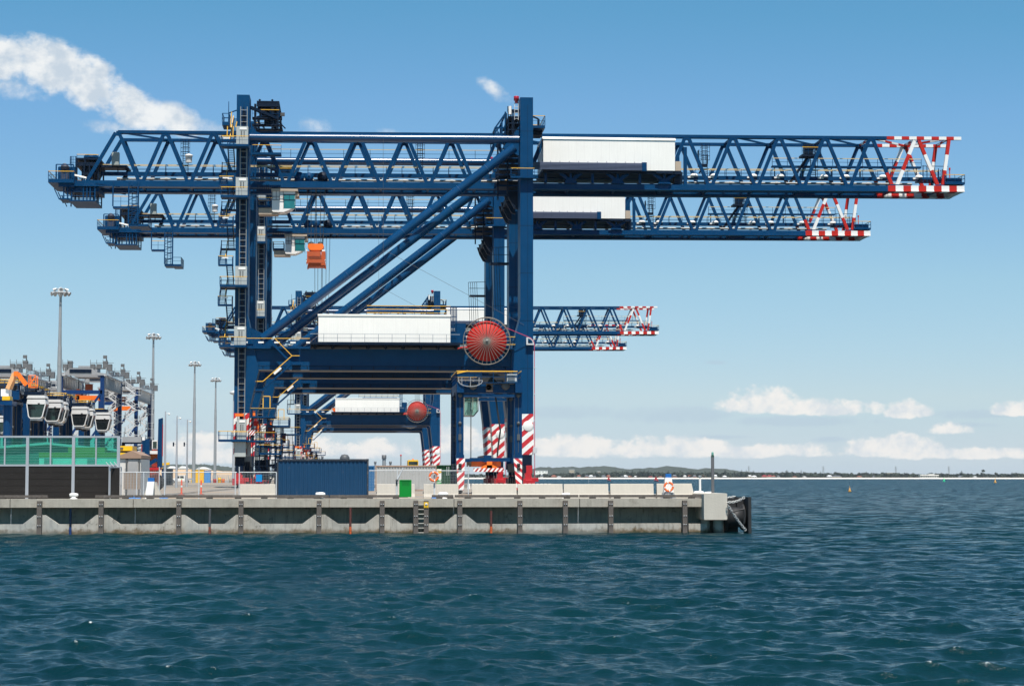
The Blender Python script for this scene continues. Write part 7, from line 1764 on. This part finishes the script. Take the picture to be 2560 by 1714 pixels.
mb = MB(); tbox(mb, 0, 1002, 30, 1012, Y - .3, 2.4); mb.tube((gz(12, Y), Y + .7, DECK + .8), (gz(12, Y), Y + .7, zt(1010, Y)), .35, 12); mb.box(gz(0, Y) - .6, gz(30, Y) + .4, Y - .4, Y + 2.2, DECK + .5, DECK + 1.2); mb.build('chassis', STRAD, t)
for px_ in (2, 28): mb = MB(); mb.lathe((gz(px_, Y), Y, DECK + .5), [(0, -.2), (.5, -.2), (.5, .2), (0, .2)], 16, 'y'); mb.build('wheel', BLACK, t)

# ---------------------------------------------------------------- sand mound, refinery stacks, distant roofs
mb = MB(); n = 60; xs = np.linspace(gz(230, 900), gz(640, 900), n); vs = []
prof = np.interp(np.linspace(230, 640, n), [230, 400, 440, 520, 560, 600, 640], [1178, 1172, 1171, 1173, 1176, 1178, 1186])
for j in range(7):
    t_ = j / 6 * 2 - 1
    for i in range(n): zc = zt(prof[i], 900) + rnd.uniform(-.15, .15); vs.append((xs[i], 900 + t_ * 40, (DECK - .2) + (zc - DECK) * max(0, 1 - abs(t_) ** 1.5)))
mb.add(vs, [(j * n + i, j * n + i + 1, (j + 1) * n + i + 1, (j + 1) * n + i) for j in range(6) for i in range(n - 1)], True); struct(mb.build('sand_mound', mat('sand', (.47, .34, .215), .9, scale=.1)))
for x0, x1, yt, lb in [(419, 432, 1166, 'long white shed roof beyond the sand mound, left part'), (446, 462, 1166, 'white shed roof with dark vent beyond the sand mound'), (490, 520, 1168, 'pale warehouse roof beyond the sand mound, right part')]:
    Y = 1300; a, b_ = P(x0, 1180, Y), P(x1, yt, Y); t = thing('far_warehouse', ((a.x + b_.x) / 2, Y, 0), lb, 'warehouse'); mb = MB(); mb.box(a.x, b_.x, Y, Y + 30, 0, b_.z - 1); mb.build('wall', WHITE, t); mb = MB(); mb.prism([(a.x - .5, b_.z - 1), (b_.x + .5, b_.z - 1), ((a.x + b_.x) / 2, b_.z + .4)], Y - .5, Y + 30); mb.build('roof', WHITEP, t)
STK = mat('stack grey', (.26, .27, .28), .8)
def stack(px, ytop, r, Y, label, kind, cat):
    x = gz(px, Y); z1 = zt(ytop, Y); t = thing(kind, (x, Y, 0), label, cat)
    mb = MB(); mb.tube((x, Y, 0), (x, Y, z1 - r * .5), r, 14, r * .85); mb.build('shaft', STK, t)
    mb = MB()
    if kind == 'water_tower': mb.lathe((x, Y, z1 - r * 2.4), [(r * 1.1, 0), (r * 1.35, r * .5), (r * 1.35, r * 1.5), (r * .9, r * 2.2), (0, r * 2.4)], 16)
    else: mb.lathe((x, Y, z1 - r * 2), [(r * 1.15, 0), (r * 1.15, r * 2), (r * .6, r * 2)], 14)
    mb.build('head', DGREY if kind != 'lattice_stack' else SRED, t)
stack(861.5, 1135, 3.0, 1700, 'grey domed water tower behind the navy container', 'water_tower', 'tower')
stack(806, 1140, .8, 1700, 'thin dark chimney left of the domed tower', 'chimney', 'chimney')
stack(960, 1137, 1.7, 1700, 'thick grey chimney above the pale grey container', 'chimney', 'chimney')
stack(1002, 1136, .6, 1700, 'thin reddish stack left of the yellow vehicle', 'lattice_stack', 'chimney')
stack(976, 1153, 1.0, 1700, 'short grey chimney right of the thick one', 'chimney', 'chimney')
stack(938, 1153, .9, 1700, 'short twin flue stack above the corner of the pale container', 'chimney', 'chimney')
stack(713, 1138, .8, 1700, 'small dark chimney at the left end of the navy container', 'chimney', 'chimney')

# ---------------------------------------------------------------- boats, floats and buoys on the bay
def boat(px, py, Y, L, mt, label, sail=False):
    c = P(px, py, Y); t = thing('small_boat', (c.x, Y, 0), label, 'boat'); w = L * .16
    mb = MB(); st = [(-.5, .75), (-.2, 1), (.2, .9), (.5, .05)]
    vs = []
    for f, k in st: vs += [(c.x + f * L, Y - w * k, .14 * L), (c.x + f * L, Y, -.1), (c.x + f * L, Y + w * k, .14 * L)]
    mb.add(vs, [(i * 3 + j, (i + 1) * 3 + j, (i + 1) * 3 + j + 1, i * 3 + j + 1) for i in range(3) for j in range(2)] + [(0, 1, 2)] + [(i * 3, i * 3 + 2, (i + 1) * 3 + 2, (i + 1) * 3) for i in range(3)]); mb.build('hull', mt, t)
    if sail:
        mb = MB(); mb.tube((c.x, Y, 0), (c.x, Y, L * 1.25), .05, 6); mb.build('mast', GREY, t)
        mb = MB(); mb.prism([(c.x - .05, .3 * L), (c.x - .05, 1.2 * L), (c.x - .55 * L, .32 * L)], Y - .02, Y + .02); mb.prism([(c.x + .06, .25 * L), (c.x + .06, .95 * L), (c.x + .4 * L, .22 * L)], Y - .02, Y + .02); mb.build('sail', mt, t)
    else:
        mb = MB(); mb.box(c.x - .2 * L, c.x + .12 * L, Y - w * .6, Y + w * .6, .12 * L, .32 * L); mb.build('cabin', mt, t)
        mb = MB(); mb.bar((c.x, Y, .3 * L), (c.x, Y, .6 * L), .06); mb.build('mast', GREY, t)
boat(1522.5, 1199, 1800, 3.6, RED, 'red sailed dinghy on the bay above the middle barriers', True)
boat(1641, 1202, 1600, 3.8, RED, 'red sailed dinghy on the bay left of the blue topped stand', True)
boat(1439, 1207, 480, 3.6, ORG, 'orange work float at left with a thin pole on the bay')
boat(1472, 1206, 480, 5.2, ORG, 'orange work boat on the bay beside the orange float')
t = thing('sea_boom', (gz(1408, 480), 480, 0), 'dark floating boom line with a pale end float on the bay', 'float'); mb = MB()
a, b_ = gz(1384, 480), gz(1440, 480); mb.tube((a, 480, .1), (b_, 480, .1), .35, 10); mb.build('tube', BLACK, t); mb = MB(); mb.lathe((a, 480, .3), [(0, -.6), (.6, -.3), (.7, .3), (0, .9)], 12); mb.build('end_float', mat('float tan', (.45, .30, .18), .6), t)
for px_, py_, Y, c, lb in [(2124, 1230, 480, mat('buoy amber', (.45, .22, .03), .5), 'small amber buoy bobbing at right of centre on the bay'), (2360, 1204, 1500, mat('buoy green', (.0, .40, .18), .5), 'tiny bright green buoy near the far white building'), (2488, 1206, 1200, mat('buoy amber', (.45, .22, .03), .5), 'tiny amber buoy at the far right below the beach'), (1532, 1202, 700, DNAVY, 'tiny dark buoy right of the red dinghy')]:
    s = Y / 480 * .36 if Y > 1000 else .42; x = gz(px_, Y); t = thing('buoy', (x, Y, 0), lb, 'buoy', 'marker buoys on the bay')
    mb = MB(); mb.lathe((x, Y, 0), [(0, -.3 * s), (.9 * s, -.1 * s), (1.0 * s, .5 * s), (.5 * s, 1.0 * s), (.35 * s, 2.2 * s), (0, 2.3 * s)], 14); mb.build('float', c, t); mb = MB(); mb.bar((x, Y, 2.2 * s), (x, Y, 3.4 * s), .2 * s); mb.build('topmark', c, t)

# ---------------------------------------------------------------- sea air over the bay
hm = bpy.data.materials.new('haze'); hm.use_nodes = True; hm.node_tree.nodes.clear()
_v = hm.node_tree.nodes.new('ShaderNodeVolumePrincipled'); _o = hm.node_tree.nodes.new('ShaderNodeOutputMaterial')
_v.inputs['Color'].default_value = (.80, .88, 1.0, 1); _v.inputs['Density'].default_value = 2.4e-5; _v.inputs['Anisotropy'].default_value = 0.0
hm.node_tree.links.new(_v.outputs[0], _o.inputs['Volume'])
mb = MB(); mb.box(-9500, 9500, -120, 12500, -7.5, 62); hz_ = mb.build('haze', hm); hz_['kind'] = 'stuff'; hz_['label'] = 'thin pale sea haze over the bay'
